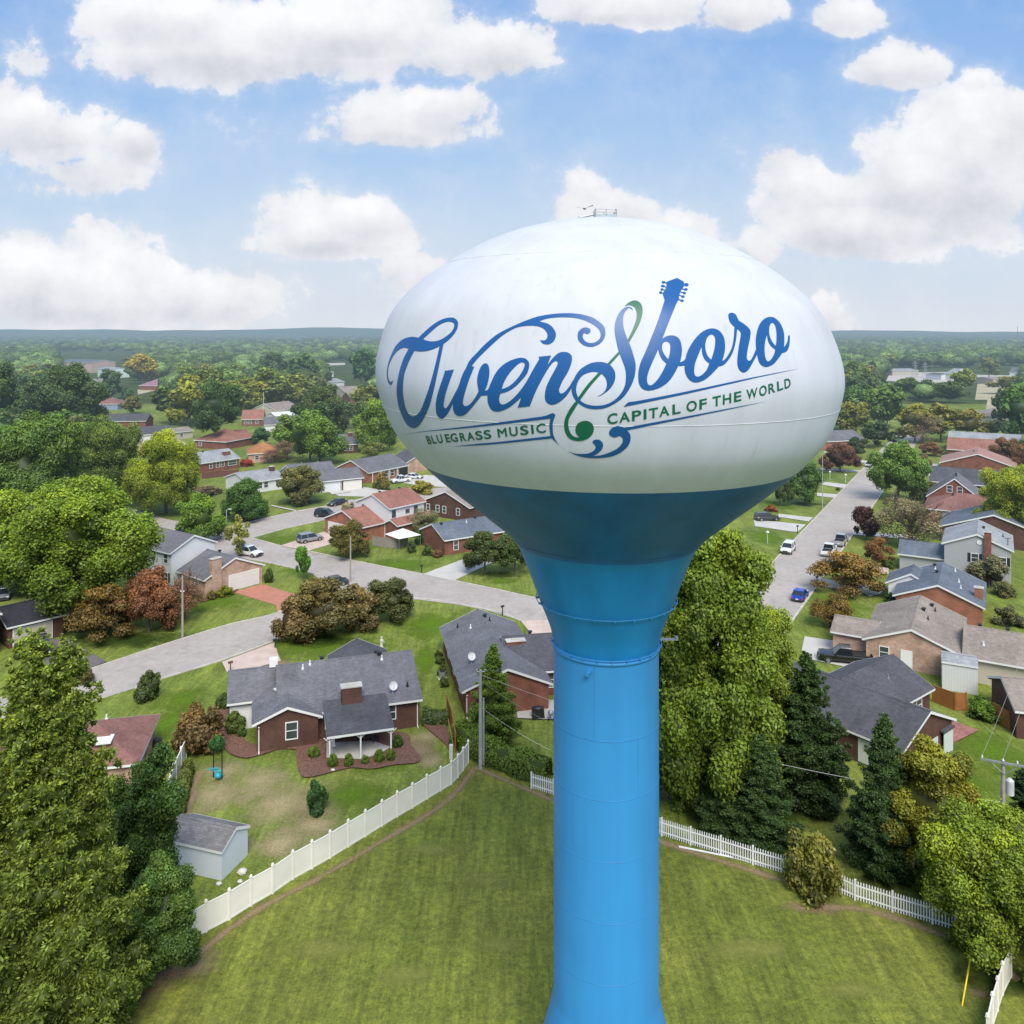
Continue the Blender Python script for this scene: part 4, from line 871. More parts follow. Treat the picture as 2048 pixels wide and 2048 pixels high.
h.vent(f1, 1.2, 1.6, 'pipe', BLACKM); h.dish(f1, 2.7, 1.0)
q = MB(); c_ = h.pt(f2, 1.0, 3.7, 4.5); q.box((c_.x, c_.y, 4.8), (.8, .8, .75), .3); q.build('roof_ventilator', WHITE, h.root)
q = MB(); c_ = h.pt(f3, 3.9, 4.5, h.roofz(f3, 3.9, 4.5)+.08); q.box(c_, (.35, .9, .12), .8); q.build('roof_light', WHITE, h.root)
fp = h.frame(sub(3.4, -4.25), U, Vv); q = MB(); p_ = lambda a, b, z: h.pt(fp, a, b, z)
q.face([p_(0, 0, 2.45), p_(5.9, 0, 2.45), p_(5.9, 5.4, 3.32), p_(0, 5.4, 3.32)], [(0, 0), (5.9, 0), (5.9, 5.4), (0, 5.4)]); q.build('patio_roof', SH_DARK, h.root)
q = MB(); q.face([p_(0, -.02, 2.46), p_(5.9, -.02, 2.46), p_(5.9, -.02, 2.25), p_(0, -.02, 2.25)]); q.face([p_(-.02, 0, 2.46), p_(-.02, 5.0, 3.27), p_(-.02, 5.0, 3.05), p_(-.02, 0, 2.25)]); q.face([p_(5.92, 0, 2.46), p_(5.92, 5.0, 3.27), p_(5.92, 5.0, 3.05), p_(5.92, 0, 2.25)])
q.face([p_(.02, .02, 2.3), p_(5.88, .02, 2.3), p_(5.88, 4.5, 3.0), p_(.02, 4.5, 3.0)]); q.build('patio_fascia', WHITE, h.root)
for a in (.25, 2.95, 5.65):
    q = MB(); c_ = p_(a, .25, 0); q.box((c_.x, c_.y, 1.18), (.13, .13, 2.36), .3)
    for sg in (-1, 1): e_ = p_(a+sg*.5, .25, 2.28); q.tube([(c_.x, c_.y, 1.8), e_], .045, 4)
    q.build('patio_post', WHITE, h.root)
h.finish()
# electric meter, swing etc on the wall
# --- dark shingle L house behind the tower column
h = House('brick_house', 'dark shingled brick house half hidden by the column, with a white-capped chimney')
f1 = h.frame(wxy(924, 1384, 2.7), (.978, .207), (-.207, .978)); h.block(f1, 9.2, 18.0, 2.7, 1.9, BR_RED, SH_GREY, ridge='b')
f2 = h.frame(wxy(1018, 1348, 2.7), (.985, .17), (-.17, .985)); h.block(f2, 14, 10.0, 2.7, 2.1, BR_RED, SH_DARK)
h.window(f2, 'b0', .9, 1.65, .95, 1.5); h.window(f2, 'b0', 4.3, 1.65, .95, 1.5); h.window(f2, 'b0', 8.5, 1.65, .95, 1.5)
for b in (4, 8.5, 13): h.window(f1, 'a0', b, 1.7, .9, 1.2)
h.chimney(f1, 6.9, 7.2, 2.0, .8, .9, BR_RED); h.dish(f1, 1.7, 4.9); h.vent(f1, 5.4, 14.5, 'pipe', BLACKM); h.vent(f1, 5.0, 15.4, 'box'); h.vent(f1, 3.0, 13.5, 'pipe'); h.vent(f2, 3.2, 5.2, 'box'); h.vent(f1, 1.8, 15.5, 'pipe', BLACKM); h.vent(f1, 3.1, 4.0, 'pipe', BLACKM)
h.gutter(f1, 'b0', .5, 2.6); h.finish()
# --- white two storey with stone garage wing
h = House('two_storey_house', 'white two-storey house with a pale stone garage wing and long red driveway')
f1 = h.frame((-50.1, 120.7), (-.83, .557), (.557, .83)); h.block(f1, 11.5, 8.2, 5.4, 1.9, SID_W, SH_GREY)
for a in (1.6, 4.6, 7.6): h.window(f1, 'b0', a, 4.3, .95, 1.25, shutters=plain('pale_shutter', (.55, .56, .55))); h.window(f1, 'b0', a, 1.6, .95, 1.25, shutters=BLACKM)
h.vent(f1, 4.0, 4.8, 'box'); h.vent(f1, 4.8, 5.0, 'pipe', BLACKM)
f2 = h.frame((-43.6, 116.6), (.63, .777), (-.777, .63)); h.block(f2, 10.1, 7.6, 2.7, 2.2, BR_PINK, SH_GREY, ridge='b')
h.walls[BR_PINK.name]  # stone
h.door(f2, 'b0', 6.6, 4.9, 2.25, DOORW, 'garage_door'); h.window(f2, 'a0', 2.6, 1.75, 1.0, .6)
h.chimney(f2, 2.0, .3, 1.5, .7, 1.3, BR_PINK, zbot=0.0); h.vent(f2, 5.2, 4.5, 'box')
h.finish()
# --- maroon roof, bottom left
h = House('hip_roof_house', 'low house with a faded maroon roof and white roof hatch beside the tall cypresses')
f1 = h.frame((-30.6, 67.5), (-.976, -.22), (.22, -.976)); f1 = h.frame((-32.5, 76.2), (-.976, -.22), (.22, -.976)); h.block(f1, 12.5, 9.0, 2.6, 1.9, BR_PINK, SH_BROWN if False else SH_RED, kind='hip')
q = MB(); c_ = h.pt(f1, 3.2, 6.6, 0); zz = h.roofz(f1, 3.2, 6.6)+.14; q.box((c_.x, c_.y, zz), (1.3, 1.5, .12), -2.9); q.build('skylight', WHITE, h.root)
h.vent(f1, 3.8, 3.4, 'pipe'); h.vent(f1, 7.6, 3.6, 'box', WHITE); h.finish()
# --- black roofed garage house, far left edge
h = House('garage_house', 'house with black garage roof and tan double door at the left edge')
f1 = h.frame(wxy(14, 1256, 2.7), (.68, .733), (-.733, .68)); h.block(f1, 6.6, 9, 2.7, 1.4, BR_DARK, SH_BLK, ridge='a'); h.door(f1, 'b0', 2.9, 4.2, 2.1, SID_T, 'garage_door')
f2 = h.frame(((f1['O']+h.base).x-4.6, (f1['O']+h.base).y-5.2), (.68, .733), (-.733, .68)); h.block(f2, 6.4, 10, 4.6, 1.6, SID_T, SH_BLK, ridge='b'); h.window(f2, 'b0', 3, 1.6); h.finish()
# --- tower-side complex: white upper storey with red-brown roof and garage
h = House('split_level_house', 'cream two-storey house with red-brown roofs and white garage door on the corner lot')
f1 = h.frame((-22.4, 151), (.65, .76), (-.76, .65)); h.block(f1, 9.2, 10.2, 5.4, 2.1, SID_W, SH_BROWN)
for a in (1.3, 4.7, 6.8): h.window(f1, 'b0', a, 4.2, .8, 1.2 if a != 4.7 else .6, frame=plain('dark_frame', (.15, .15, .15)))
for a in (2.5, 5, 7.5): h.vent(f1, a, 5.8, 'box')
f2 = h.frame((-26.9, 147.9), (.65, .76), (-.76, .65)); h.block(f2, 8.2, 11.6, 2.7, 2.3, BR_OR, SH_BROWN); h.door(f2, 'a0', 7.6, 5.0, 2.2, DOORW, 'garage_door')
h.vent(f2, 3.0, 6.6, 'box'); h.vent(f2, 5.5, 6.4, 'box')
f3 = h.frame((-20.8, 149.5), (.65, .76), (-.76, .65)); h.block(f3, 9.5, 4.0, 2.6, .9, BR_RED, SH_BROWN); h.finish()
# --- navy roof red brick house
h = House('brick_house', 'red brick house with slate blue roof beside the driveway and mailbox')
f1 = h.frame(wxy(889, 1081, 2.7), (.84, .54), (-.54, .84)); h.block(f1, 19, 9.6, 2.7, 1.9, BR_RED, SH_BLUE); 
for a in (2.4, 7.2, 13): h.window(f1, 'b0', a, 1.5, .8, 1.5)
h.vent(f1, 1.6, 4.2, 'box'); h.vent(f1, 8.6, 4.6, 'box'); h.vent(f1, 6.4, 3.8, 'pipe'); h.vent(f1, 13.5, 5, 'box')
q = MB(); q.tube([h.wallpt(f1, 'a0', t, z, .1+t*.2) for t, z in ((0, 0), (0, 0))], .01, 4) if False else None
h.finish()
# --- dark brown brick gable house
h = House('brick_house', 'dark brown brick house with tan roof showing a row of four gable windows')
f1 = h.frame(wxy(842.6, 1000, 2.9), (.80, -.02), (.02, .80)); 
a0 = Vector((*wxy(842.6, 1001, 2.9), 0)); a1 = Vector((*wxy(939.7, 1016, 2.9), 0)); uu = (a1-a0).normalized()
h = House('brick_house', 'dark brown brick house with tan roof showing a row of four gable windows') if False else h
f1 = h.frame((a0.x, a0.y), (uu.x, uu.y)); h.block(f1, (a1-a0).length, 15, 2.9, 2.6, BR_DARK, SH_TAN, ridge='b')
LL = (a1-a0).length
for k_ in (.13, .33, .47, .75): h.window(f1, 'b0', LL*k_, 1.7, .8, 1.3)
h.finish()
# --- grey roofed L house with garage across road
h = House('ranch_house', 'grey-roofed ranch house with beige garage door behind the rounded olive tree')
f1 = h.frame(wxy(654, 962, 2.7), (.86, .5), (-.5, .86)); h.block(f1, 9.2, 9, 2.7, 2.0, BR_DARK, SH_GREY); h.door(f1, 'b0', 6.4, 4.4, 2.1, DOORW, 'garage_door'); h.door(f1, 'b0', 2.2, 2.8, 2.1, GLASS, 'entrance')
f2 = h.frame(wxy(592, 968, 2.7), (.86, .5), (-.5, .86)); h.block(f2, 11, 17, 2.7, 3.3, SID_W, SH_GREY, ridge='a'); h.vent(f2, 4.0, 9.6, 'pipe'); h.vent(f2, 8.0, 9.6, 'pipe'); h.finish()
# --- long low white house
h = House('ranch_house', 'long low white house with pale flat-looking roof behind the dark round tree')
a0 = Vector((*wxy(494, 966, 2.7), 0)); a1 = Vector((*wxy(572, 955, 2.7), 0)); uu = (a1-a0).normalized()
f1 = h.frame((a0.x, a0.y), (uu.x, uu.y)); h.block(f1, (a1-a0).length, 11.5, 2.7, 1.7, SID_W, SH_LT)
for k_ in (.35, .5, .8): h.window(f1, 'b0', (a1-a0).length*k_, 1.6, 1.0, 1.3)
h.chimney(f1, (a1-a0).length-1.3, 4.4, 1.2, .8, 1.0, BR_DARK); h.finish()
# --- orange-brick house with veranda columns
h = House('ranch_house', 'orange brick ranch house with grey roof, veranda posts and open carport')
a0 = Vector((*wxy(737, 946, 2.7), 0)); a1 = Vector((*wxy(818, 930, 2.7), 0)); uu = (a1-a0).normalized()
f1 = h.frame((a0.x, a0.y), (uu.x, uu.y)); LL = (a1-a0).length; h.block(f1, LL, 12.5, 2.7, 2.6, BR_OR, SH_GREY)
for k_ in (.3, .45, .6): h.window(f1, 'b0', LL*k_, 1.5, 1.2, 1.5)
q = MB(); [q.box(h.wallpt(f1, 'b0', LL*t, 1.3, .35), (.15, .15, 2.5)) for t in (.1, .3, .5, .7)]; q.build('veranda_posts', WHITE, h.root)
h.door(f1, 'b0', LL*.88, 3.5, 2.2, BLACKM, 'carport_shade_panel'); h.window(f1, 'a0', 4, 1.6, .7, 1.2); h.finish()  # black panel paints the shade inside the carport
# --- blue-grey roofed brick house, left middle
h = House('brick_house', 'red brick house with pale grey roof and stub chimney right of the yellow tree')
a0 = Vector((*wxy(398, 929, 2.7), 0)); a1 = Vector((*wxy(481, 917, 2.7), 0)); uu = (a1-a0).normalized(); LL = (a1-a0).length
f1 = h.frame((a0.x, a0.y), (uu.x, uu.y)); h.block(f1, LL, 11, 2.9, 2.2, BR_RED, SH_LT)
for k_ in (.3, .46, .58, .82): h.window(f1, 'b0', LL*k_, 1.8, .9 if k_ < .8 else 2.6, 1.2)
h.chimney(f1, LL*.78, 2.5, 2.0, .9, .9, BR_RED); h.vent(f1, LL*.35, 5.2, 'box'); h.finish()

def simple(name, label, pl, pr, eave, depth, rise, wall, roof, kind='gable', ridge='a', wins=(), grp=None, chim=None, z0=0):
    a0 = Vector((*wxy(*pl, eave), 0)); a1 = Vector((*wxy(*pr, eave), 0)); uu = (a1-a0).normalized(); LL = (a1-a0).length
    h = House(name, label, group=grp); f = h.frame((a0.x, a0.y), (uu.x, uu.y)); h.block(f, LL, depth, eave, rise, wall, roof, kind=kind, ridge=ridge)
    for k_ in wins: h.window(f, 'b0', LL*k_, eave-1.25, 1.0, 1.1)
    if chim: h.chimney(f, LL*chim, depth*.4, 1.2, .8, 1.0)
    h.finish(); return h
ROSE = shingle('rose_shingle', (.3, .16, .2)); GABR = BR_PINK
simple('brick_house', 'house with orange hipped roof in front of the maroon-roofed row', (494, 908), (560, 905), 2.7, 12, 2.6, BR_PINK, SH_ORANGE, 'hip', wins=(.3, .7))
simple('brick_house', 'long rust-roofed brick house standing beyond the lone round tree', (386, 880), (452, 884), 2.6, 15, 3.2, BR_RED, SH_BROWN, 'hip', wins=(.2,))
simple('brick_house', 'small rust-roofed house with cream wing right of the lone round tree', (470, 876), (505, 873), 2.6, 10, 2.0, SID_T, SH_BROWN, wins=(.7,))
simple('brick_house', 'rust-roofed brick house with wide glazed front left of the bright green tree', (482, 839), (527, 838), 2.8, 13, 3.2, BR_RED, SH_BROWN, wins=(.2, .4, .7))
simple('ranch_house', 'charcoal-roofed low brick house with a white dish and grid window', (187, 843), (292, 842), 2.8, 9.5, 2.5, BR_RED, SH_DARK, wins=(.35, .78))
simple('blue_house', 'small blue house under a maroon hipped roof with white gables behind', (189, 808), (236, 808), 2.9, 12, 2.8, siding('blue_siding', (.27, .33, .45)), SH_RED, 'hip')
simple('outbuilding', 'white outbuilding with slate roof between the big dark trees', (272, 871), (347, 865), 2.6, 10, 2.3, SID_W, SH_DARK)
simple('garage', 'plain tan garage with dark door beside the slate-roofed outbuilding', (340, 866), (388, 861), 2.6, 8, 1.2, SID_T, SH_TAN, wins=(.5,))
simple('commercial_building', 'large pinkish block building with a grey roof far on the left', (118, 724), (184, 726), 9, 24, 2.5, plain('pink_render', (.52, .38, .33), .8), SH_BLUE, wins=(.35, .75))
simple('outbuilding', 'small mint-white cube building right of the pinkish block building', (194, 737), (220, 739), 7, 16, 1.2, plain('mint_render', (.62, .74, .70), .7), SH_LT)
simple('house', 'house with rose-purple hipped roof among the far trees', (277, 771), (332, 772), 3, 16, 4, BR_RED, ROSE, 'hip')
simple('house', 'pale hipped roof house left of the dark round trees', (179, 783), (208, 782), 3, 12, 3, SID_T, SH_TAN, 'hip')
simple('house', 'dark low-roofed house right of the far dark green tree', (203, 767), (228, 765), 3, 14, 3, BR_DARK, SH_TAN)
simple('house', 'grey roofed house seen above the white carport roof', (553, 822), (602, 816), 2.8, 15, 3, SID_T, SH_TAN)
simple('garage', 'small white arched-looking roof between two large green trees', (550, 832), (594, 829), 2.6, 9, 1.2, SID_W, plain('white_roof', (.7, .7, .7)))
simple('house', 'grey-roofed house with white gable beside the bright green tree', (528, 850), (586, 848), 2.7, 14, 2.3, SID_W, SH_GREY, wins=(.8,))
simple('house', 'slate-roofed house with bright white end wall beside the tank', (680, 890), (718, 888), 2.8, 12, 2.6, BR_DARK, SH_GREY, wins=(.3, .6), chim=.7)
simple('house', 'dark slate roof peeking out below the left side of the tank', (775, 920), (812, 926), 2.8, 12, 2.3, BR_PINK, SH_DARK)
simple('house', 'white-walled roofline in the gap between far green trees', (655, 765), (690, 763), 3, 20, 2, SID_W, SH_LT)
simple('house', 'tan-roofed house in the gap right of the dark green trees', (690, 785), (728, 783), 3, 16, 3, SID_T, SH_TAN)
simple('house', 'low grey-roofed house in the gap, nearest to the tank', (700, 795), (750, 793), 3, 14, 2.6, BR_RED, SH_TAN)
simple('house', 'tiny white-fronted house far behind in the tree gap', (640, 745), (668, 744), 4, 20, 2, SID_W, SH_LT)

# ---- right hand row
h = House('stone_house', 'tan-roofed house with pale brick gable wall beside the white shed')
f1 = h.frame(wxy(1724, 1277, 2.7), (NDIR.x, NDIR.y)); h.block(f1, 10.2, 13.7, 2.7, 2.0, BR_PINK, SH_TAN, ridge='b')
h.window(f1, 'b0', 2.3, 1.5, .9, 1.2); h.door(f1, 'b0', 4.6, 1.0, 2.0, WHITE); h.window(f1, 'b0', 8.6, 1.4, .8, 1.2)
fw = h.frame(wxy(1924, 1313, 2.7), (NDIR.x, NDIR.y)); h.block(fw, 9.5, 10.5, 2.7, 1.9, SID_T, SH_TAN)
fl = h.frame(tuple((f1['O']+h.base-SDIR*0.3-NDIR*3.6+SDIR*1.2))[:2], (NDIR.x, NDIR.y)); h.block(fl, 5, 6.5, 2.6, 1.0, BR_PINK, SH_TAN)
for (a, b, kd) in ((6.5, 11.5, 'box'), (5.8, 8.4, 'box'), (6.9, 10.3, 'pipe')): h.vent(f1, a, b, kd, BLACKM)
h.vent(f1, 6.4, 6.0, 'pipe', BLACKM); h.vent(fw, 1.6, 5.8, 'box'); h.vent(fw, 4.3, 5.6, 'box'); h.vent(fw, 2.0, 2.3, 'pipe'); h.vent(fw, 7.6, 1.4, 'pipe'); h.finish()
h = House('brick_house', 'charcoal-roofed brick house with curtained bay windows beside the pink brick patio')
f1 = h.frame((32.75, 69.0), (.79, .61), (-.61, .79)); h.block(f1, 9.7, 15.5, 2.7, 2.1, BR_DARK, SH_DARK, ridge='b')
CUR = siding('pale_curtain', (.62, .66, .62), True, .35)
fb = h.frame(tuple((h.base+Vector((-.61, .79, 0))*4.3+Vector((.79, .61, 0))*4.85))[:2], (.79, .61), (-.61, .79)); h.block(fb, 9.9, 8.4, 2.7, 2.1, BR_DARK, SH_DARK, ridge='a')
q = MB(); h.panel(q, f1, 'b0', 5.0, 6.6, .5, 2.0, .05); q.build('curtained_window', CUR, h.root)
q = MB(); h.panel(q, f1, 'b0', 7.1, 8.8, .15, 2.25, .35); q.build('bay_window', CUR, h.root); q = MB(); h.panel(q, f1, 'b0', 6.95, 8.95, 2.25, 2.42, .45, .4); q.build('bay_roof', SH_DARK, h.root)
q = MB(); h.panel(q, f1, 'a0', 2.6, 4.2, .15, 2.2, .05); q.build('curtained_window', CUR, h.root)
h.window(fb, 'b0', 7.4, 1.6, 1.0, 1.0); h.vent(fb, 5.6, 2.5, 'pipe', GREYM); h.gutter(f1, 'a0', 6.2, 2.7); h.finish()
h = House('brick_house', 'orange brick house with blue-grey roof, white gables and end chimney')
f1 = h.frame(wxy(1785, 1190, 2.7), (NDIR.x, NDIR.y)); h.block(f1, 10.8, 12.5, 2.7, 2.2, BR_OR, SH_BLUE, ridge='b')
fp = h.frame(tuple(h.base+SDIR*5.6-NDIR*1.5)[:2], (NDIR.x, NDIR.y)); h.block(fp, 6.5, 5.5, 2.7, 1.7, SID_W, SH_BLUE, ridge='b')
h.chimney(f1, 10.0, 3.4, 1.0, .8, 1.3, BR_OR)
for (a, b, kd) in ((4.4, 11, 'box'), (4.9, 6.8, 'box'), (7.0, 10.5, 'pipe'), (7.6, 6, 'pipe'), (7.9, 3.5, 'pipe'), (4.6, 8.8, 'pipe')): h.vent(f1, a, b, kd)
h.finish()
h = House('two_storey_house', 'grey sided two-storey house with black shutters and a red brick chimney')
f1 = h.frame((66, 126.7), (NDIR.x, NDIR.y)); h.block(f1, 9.6, 11, 5.4, 2.0, SID_G, SH_LT, ridge='b')
h.window(f1, 'b0', 4.5, 3.7, .9, 1.2, shutters=BLACKM); h.window(f1, 'b0', 8.1, 3.6, .9, 1.2, shutters=BLACKM); h.window(f1, 'b0', 4.5, 1.2, .9, 1.2, shutters=BLACKM)
h.chimney(f1, 6.2, .0, .95, .5, 1.2, BR_RED, zbot=0.0)
q = MB(); pc = h.wallpt(f1, 'b0', 5.1, 6.1, .03); q.tube([pc, pc-SDIR*.05], .35, 20); q.build('gable_vent', WHITE, h.root)
fl = h.frame(tuple(h.base-NDIR*6.2+SDIR*1.0)[:2], (NDIR.x, NDIR.y)); h.block(fl, 7.0, 6.5, 2.7, 1.6, SID_G, SH_BLUE); h.vent(f1, 5.6, 6, 'box'); h.vent(f1, 8.2, 6.5, 'pipe', BLACKM)
q = MB(); c_ = h.pt(f1, 8.8, 2.0, h.roofz(f1, 8.8, 2.0)); q.tube([c_, c_+Vector((0, 0, 1.1))], .05); q.tube([c_+Vector((-.5, 0, 1.1)), c_+Vector((.5, 0, 1.1))], .05); q.build('aerial', BLACKM, h.root); h.finish()
def rowhouse(label, left, w, d, eave, rise, wall, roof, ridge='b', kind='gable', **kw):
    h = House('brick_house', label); f = h.frame(wxy(*left, eave), (NDIR.x, NDIR.y)); h.block(f, w, d, eave, rise, wall, roof, ridge=ridge, kind=kind)
    for t, z in kw.get('wins', ()): h.window(f, 'b0', t, z, .9, 1.3)
    for a, b in kw.get('vents', ()): h.vent(f, a, b)
    if 'chim' in kw: h.chimney(f, *kw['chim'])
    h.finish(); return h
rowhouse('blue-grey hipped house behind the grey two-storey one, with tall end chimney', (1878, 1052), 17, 12, 2.8, 3.0, BR_DARK, SH_BLUE, ridge='b', vents=((7.5, 9.5), (7.4, 8)), chim=(15.8, 5.0, 1.1, .9, 1.9, BR_OR))
rowhouse('house with a broad maroon roof behind the blue-grey hipped house', (1846, 1016), 19, 12, 2.8, 2.6, BR_RED, SH_RED, ridge='a', kind='hip', vents=((5, 5), (13, 5)))
rowhouse('steep-gabled dark brick house with two white attic windows', (1852, 992), 10.6, 10, 3.0, 4.2, BR_RED, SH_GREY, wins=((4.4, 4.9), (6.3, 4.8)), vents=((5.4, 6), (5.5, 4)))
rowhouse('long house with wide navy roof behind the steep-gabled house', (1858, 962), 26, 14, 2.8, 2.6, BR_DARK, SH_DARK, ridge='a', vents=((12, 4.5), (15, 5.5)))
rowhouse('pinkish-brown roofed house showing a broad brick gable', (1878, 925), 18, 14, 2.8, 3.0, BR_RED, shingle('pink_brown_shingle', (.36, .21, .17)), vents=((8, 7),))
rowhouse('salmon-roofed house behind the broad brick gable', (1893, 898), 16, 14, 2.8, 2.8, BR_RED, SH_BROWN, ridge='a')
rowhouse('house with pale green-grey roof, farthest of the row by the street', (1895, 886), 20, 16, 2.8, 3.0, BR_RED, SH_LT, ridge='a')
rowhouse('brown-roofed house with white fascia beyond the olive trees', (1948, 830), 22, 18, 3, 3.5, SID_T, SH_TAN, kind='hip')
h = House('brick_house', 'brick house with grey roof left of the street, against the tank'); f = h.frame(wxy(1640, 884, 2.8), (.9, .3)); h.block(f, 18, 12, 2.8, 2.6, BR_OR, SH_GREY); h.finish()
h = House('brick_house', 'tan house corner with double garage behind the dark off-road car'); f = h.frame(tuple(la-NDIR*24+SDIR*186)[:2], (SDIR.x, SDIR.y), (-NDIR.x, -NDIR.y)); h.block(f, 16, 12, 2.8, 2.2, BR_PINK, SH_TAN); h.door(f, 'b0', 3.5, 4.6, 2.1, DOORW, 'garage_door'); h.finish()
h = House('brick_house', 'maroon-roofed house left of the street behind the small shade tree'); f = h.frame(tuple(la-NDIR*25+SDIR*210)[:2], (SDIR.x, SDIR.y), (-NDIR.x, -NDIR.y)); h.block(f, 18, 12, 2.8, 2.2, BR_RED, SH_RED); h.finish()
simple('house', 'small tan-roofed wing with dark soffit at the right edge', (2030, 1442-20), (2110, 1440-10), 2.7, 8, 1.6, BR_DARK, SH_TAN)
simple('house', 'white building with grey roof beyond the pale lots', (2018, 745), (2050, 746), 4, 20, 4, SID_W, SH_GREY)
simple('house', 'white gabled house at the back of the pale lots', (1888, 747), (1905, 748), 5, 20, 4, SID_W, SH_LT)
simple('warehouse', 'long low pale warehouse roof beyond the lots', (1785, 742), (1838, 741), 4, 20, 1.5, SID_T, SH_LT)
simple('warehouse', 'low white-walled shop building between pale lots and trees', (1850, 748), (1882, 750), 4, 16, 1, SID_W, SH_DARK)
simple('warehouse', 'pink-tan flat building at the right beside the pale lots', (1986, 758), (2060, 757), 4, 20, 1, plain('tan_block', (.5, .38, .3)), SH_TAN)

# ---- sheds
h = House('garden_shed', 'pale blue-grey garden shed with shingled roof inside the white fence', 'shed'); f = h.frame((-20.0, 56.8), (-.95, .3), (.3, .95)); h.block(f, 4.9, 3.2, 2.1, .8, SID_B, SH_TAN if False else shingle('grey_brown_shingle', (.2, .19, .19), .3), inset=.12, verge=.1); h.finish()
h = House('garden_shed', 'tall white shed with flat grey top against the pale brick house', 'shed'); a0 = P(1883, 1379); a1 = P(1957, 1391.5); uu = (a1-a0).normalized(); f = h.frame((a0.x, a0.y), (uu.x, uu.y)); h.block(f, (a1-a0).length, 3.2, 3.0, .5, SID_WV, SH_LT, inset=.08, verge=.06); h.finish()
# white market canopy by the split level house
cv = empty('canopy', P(806, 1094), .7, 'white fabric canopy beside the split-level house', 'canopy'); mb = MB()
for sx, sy in ((-2, -2), (2, -2), (2, 2), (-2, 2)): pass
cr = [(-2.3, -2.3, 2.2), (2.3, -2.3, 2.2), (2.3, 2.3, 2.2), (-2.3, 2.3, 2.2)]
for i in range(4): mb.face([cr[i], cr[(i+1) % 4], (0, 0, 3.3)])
mb.build('canopy_top', WHITE, cv)
for x, y, z in cr: q = MB(); q.tube([(x*.95, y*.95, 0), (x*.95, y*.95, 2.25)], .03); q.build('leg', GREYM, cv)
# ------------------------------------------------------------------ trees
def np_mesh(name, V, Q, T, tint, warm, mat):
    """V verts, Q quads, T tris (index arrays); tint/warm per face (quads first)"""
    me = bpy.data.meshes.new(name); nq, nt_ = len(Q), len(T)
    me.vertices.add(len(V)); me.vertices.foreach_set('co', V.astype(np.float32).ravel())
    me.loops.add(nq*4+nt_*3); idx = np.concatenate([Q.ravel(), T.ravel()]).astype(np.int32); me.loops.foreach_set('vertex_index', idx)
    me.polygons.add(nq+nt_); st = np.concatenate([np.arange(nq)*4, nq*4+np.arange(nt_)*3]).astype(np.int32)
    me.polygons.foreach_set('loop_start', st); me.update(calc_edges=True)
    a = me.attributes.new('tint', 'FLOAT', 'FACE'); a.data.foreach_set('value', tint.astype(np.float32))
    a = me.attributes.new('warm', 'FLOAT', 'FACE'); a.data.foreach_set('value', warm.astype(np.float32))
    me.materials.append(mat); return me
def ico(sub=1):
    import bmesh
    bm = bmesh.new(); bmesh.ops.create_icosphere(bm, subdivisions=sub, radius=1); V = np.array([v.co[:] for v in bm.verts]); T = np.array([[v.index for v in f.verts] for f in bm.faces]); bm.free(); return V, T
ICV, ICT = ico(1); ICV2, ICT2 = ico(2)
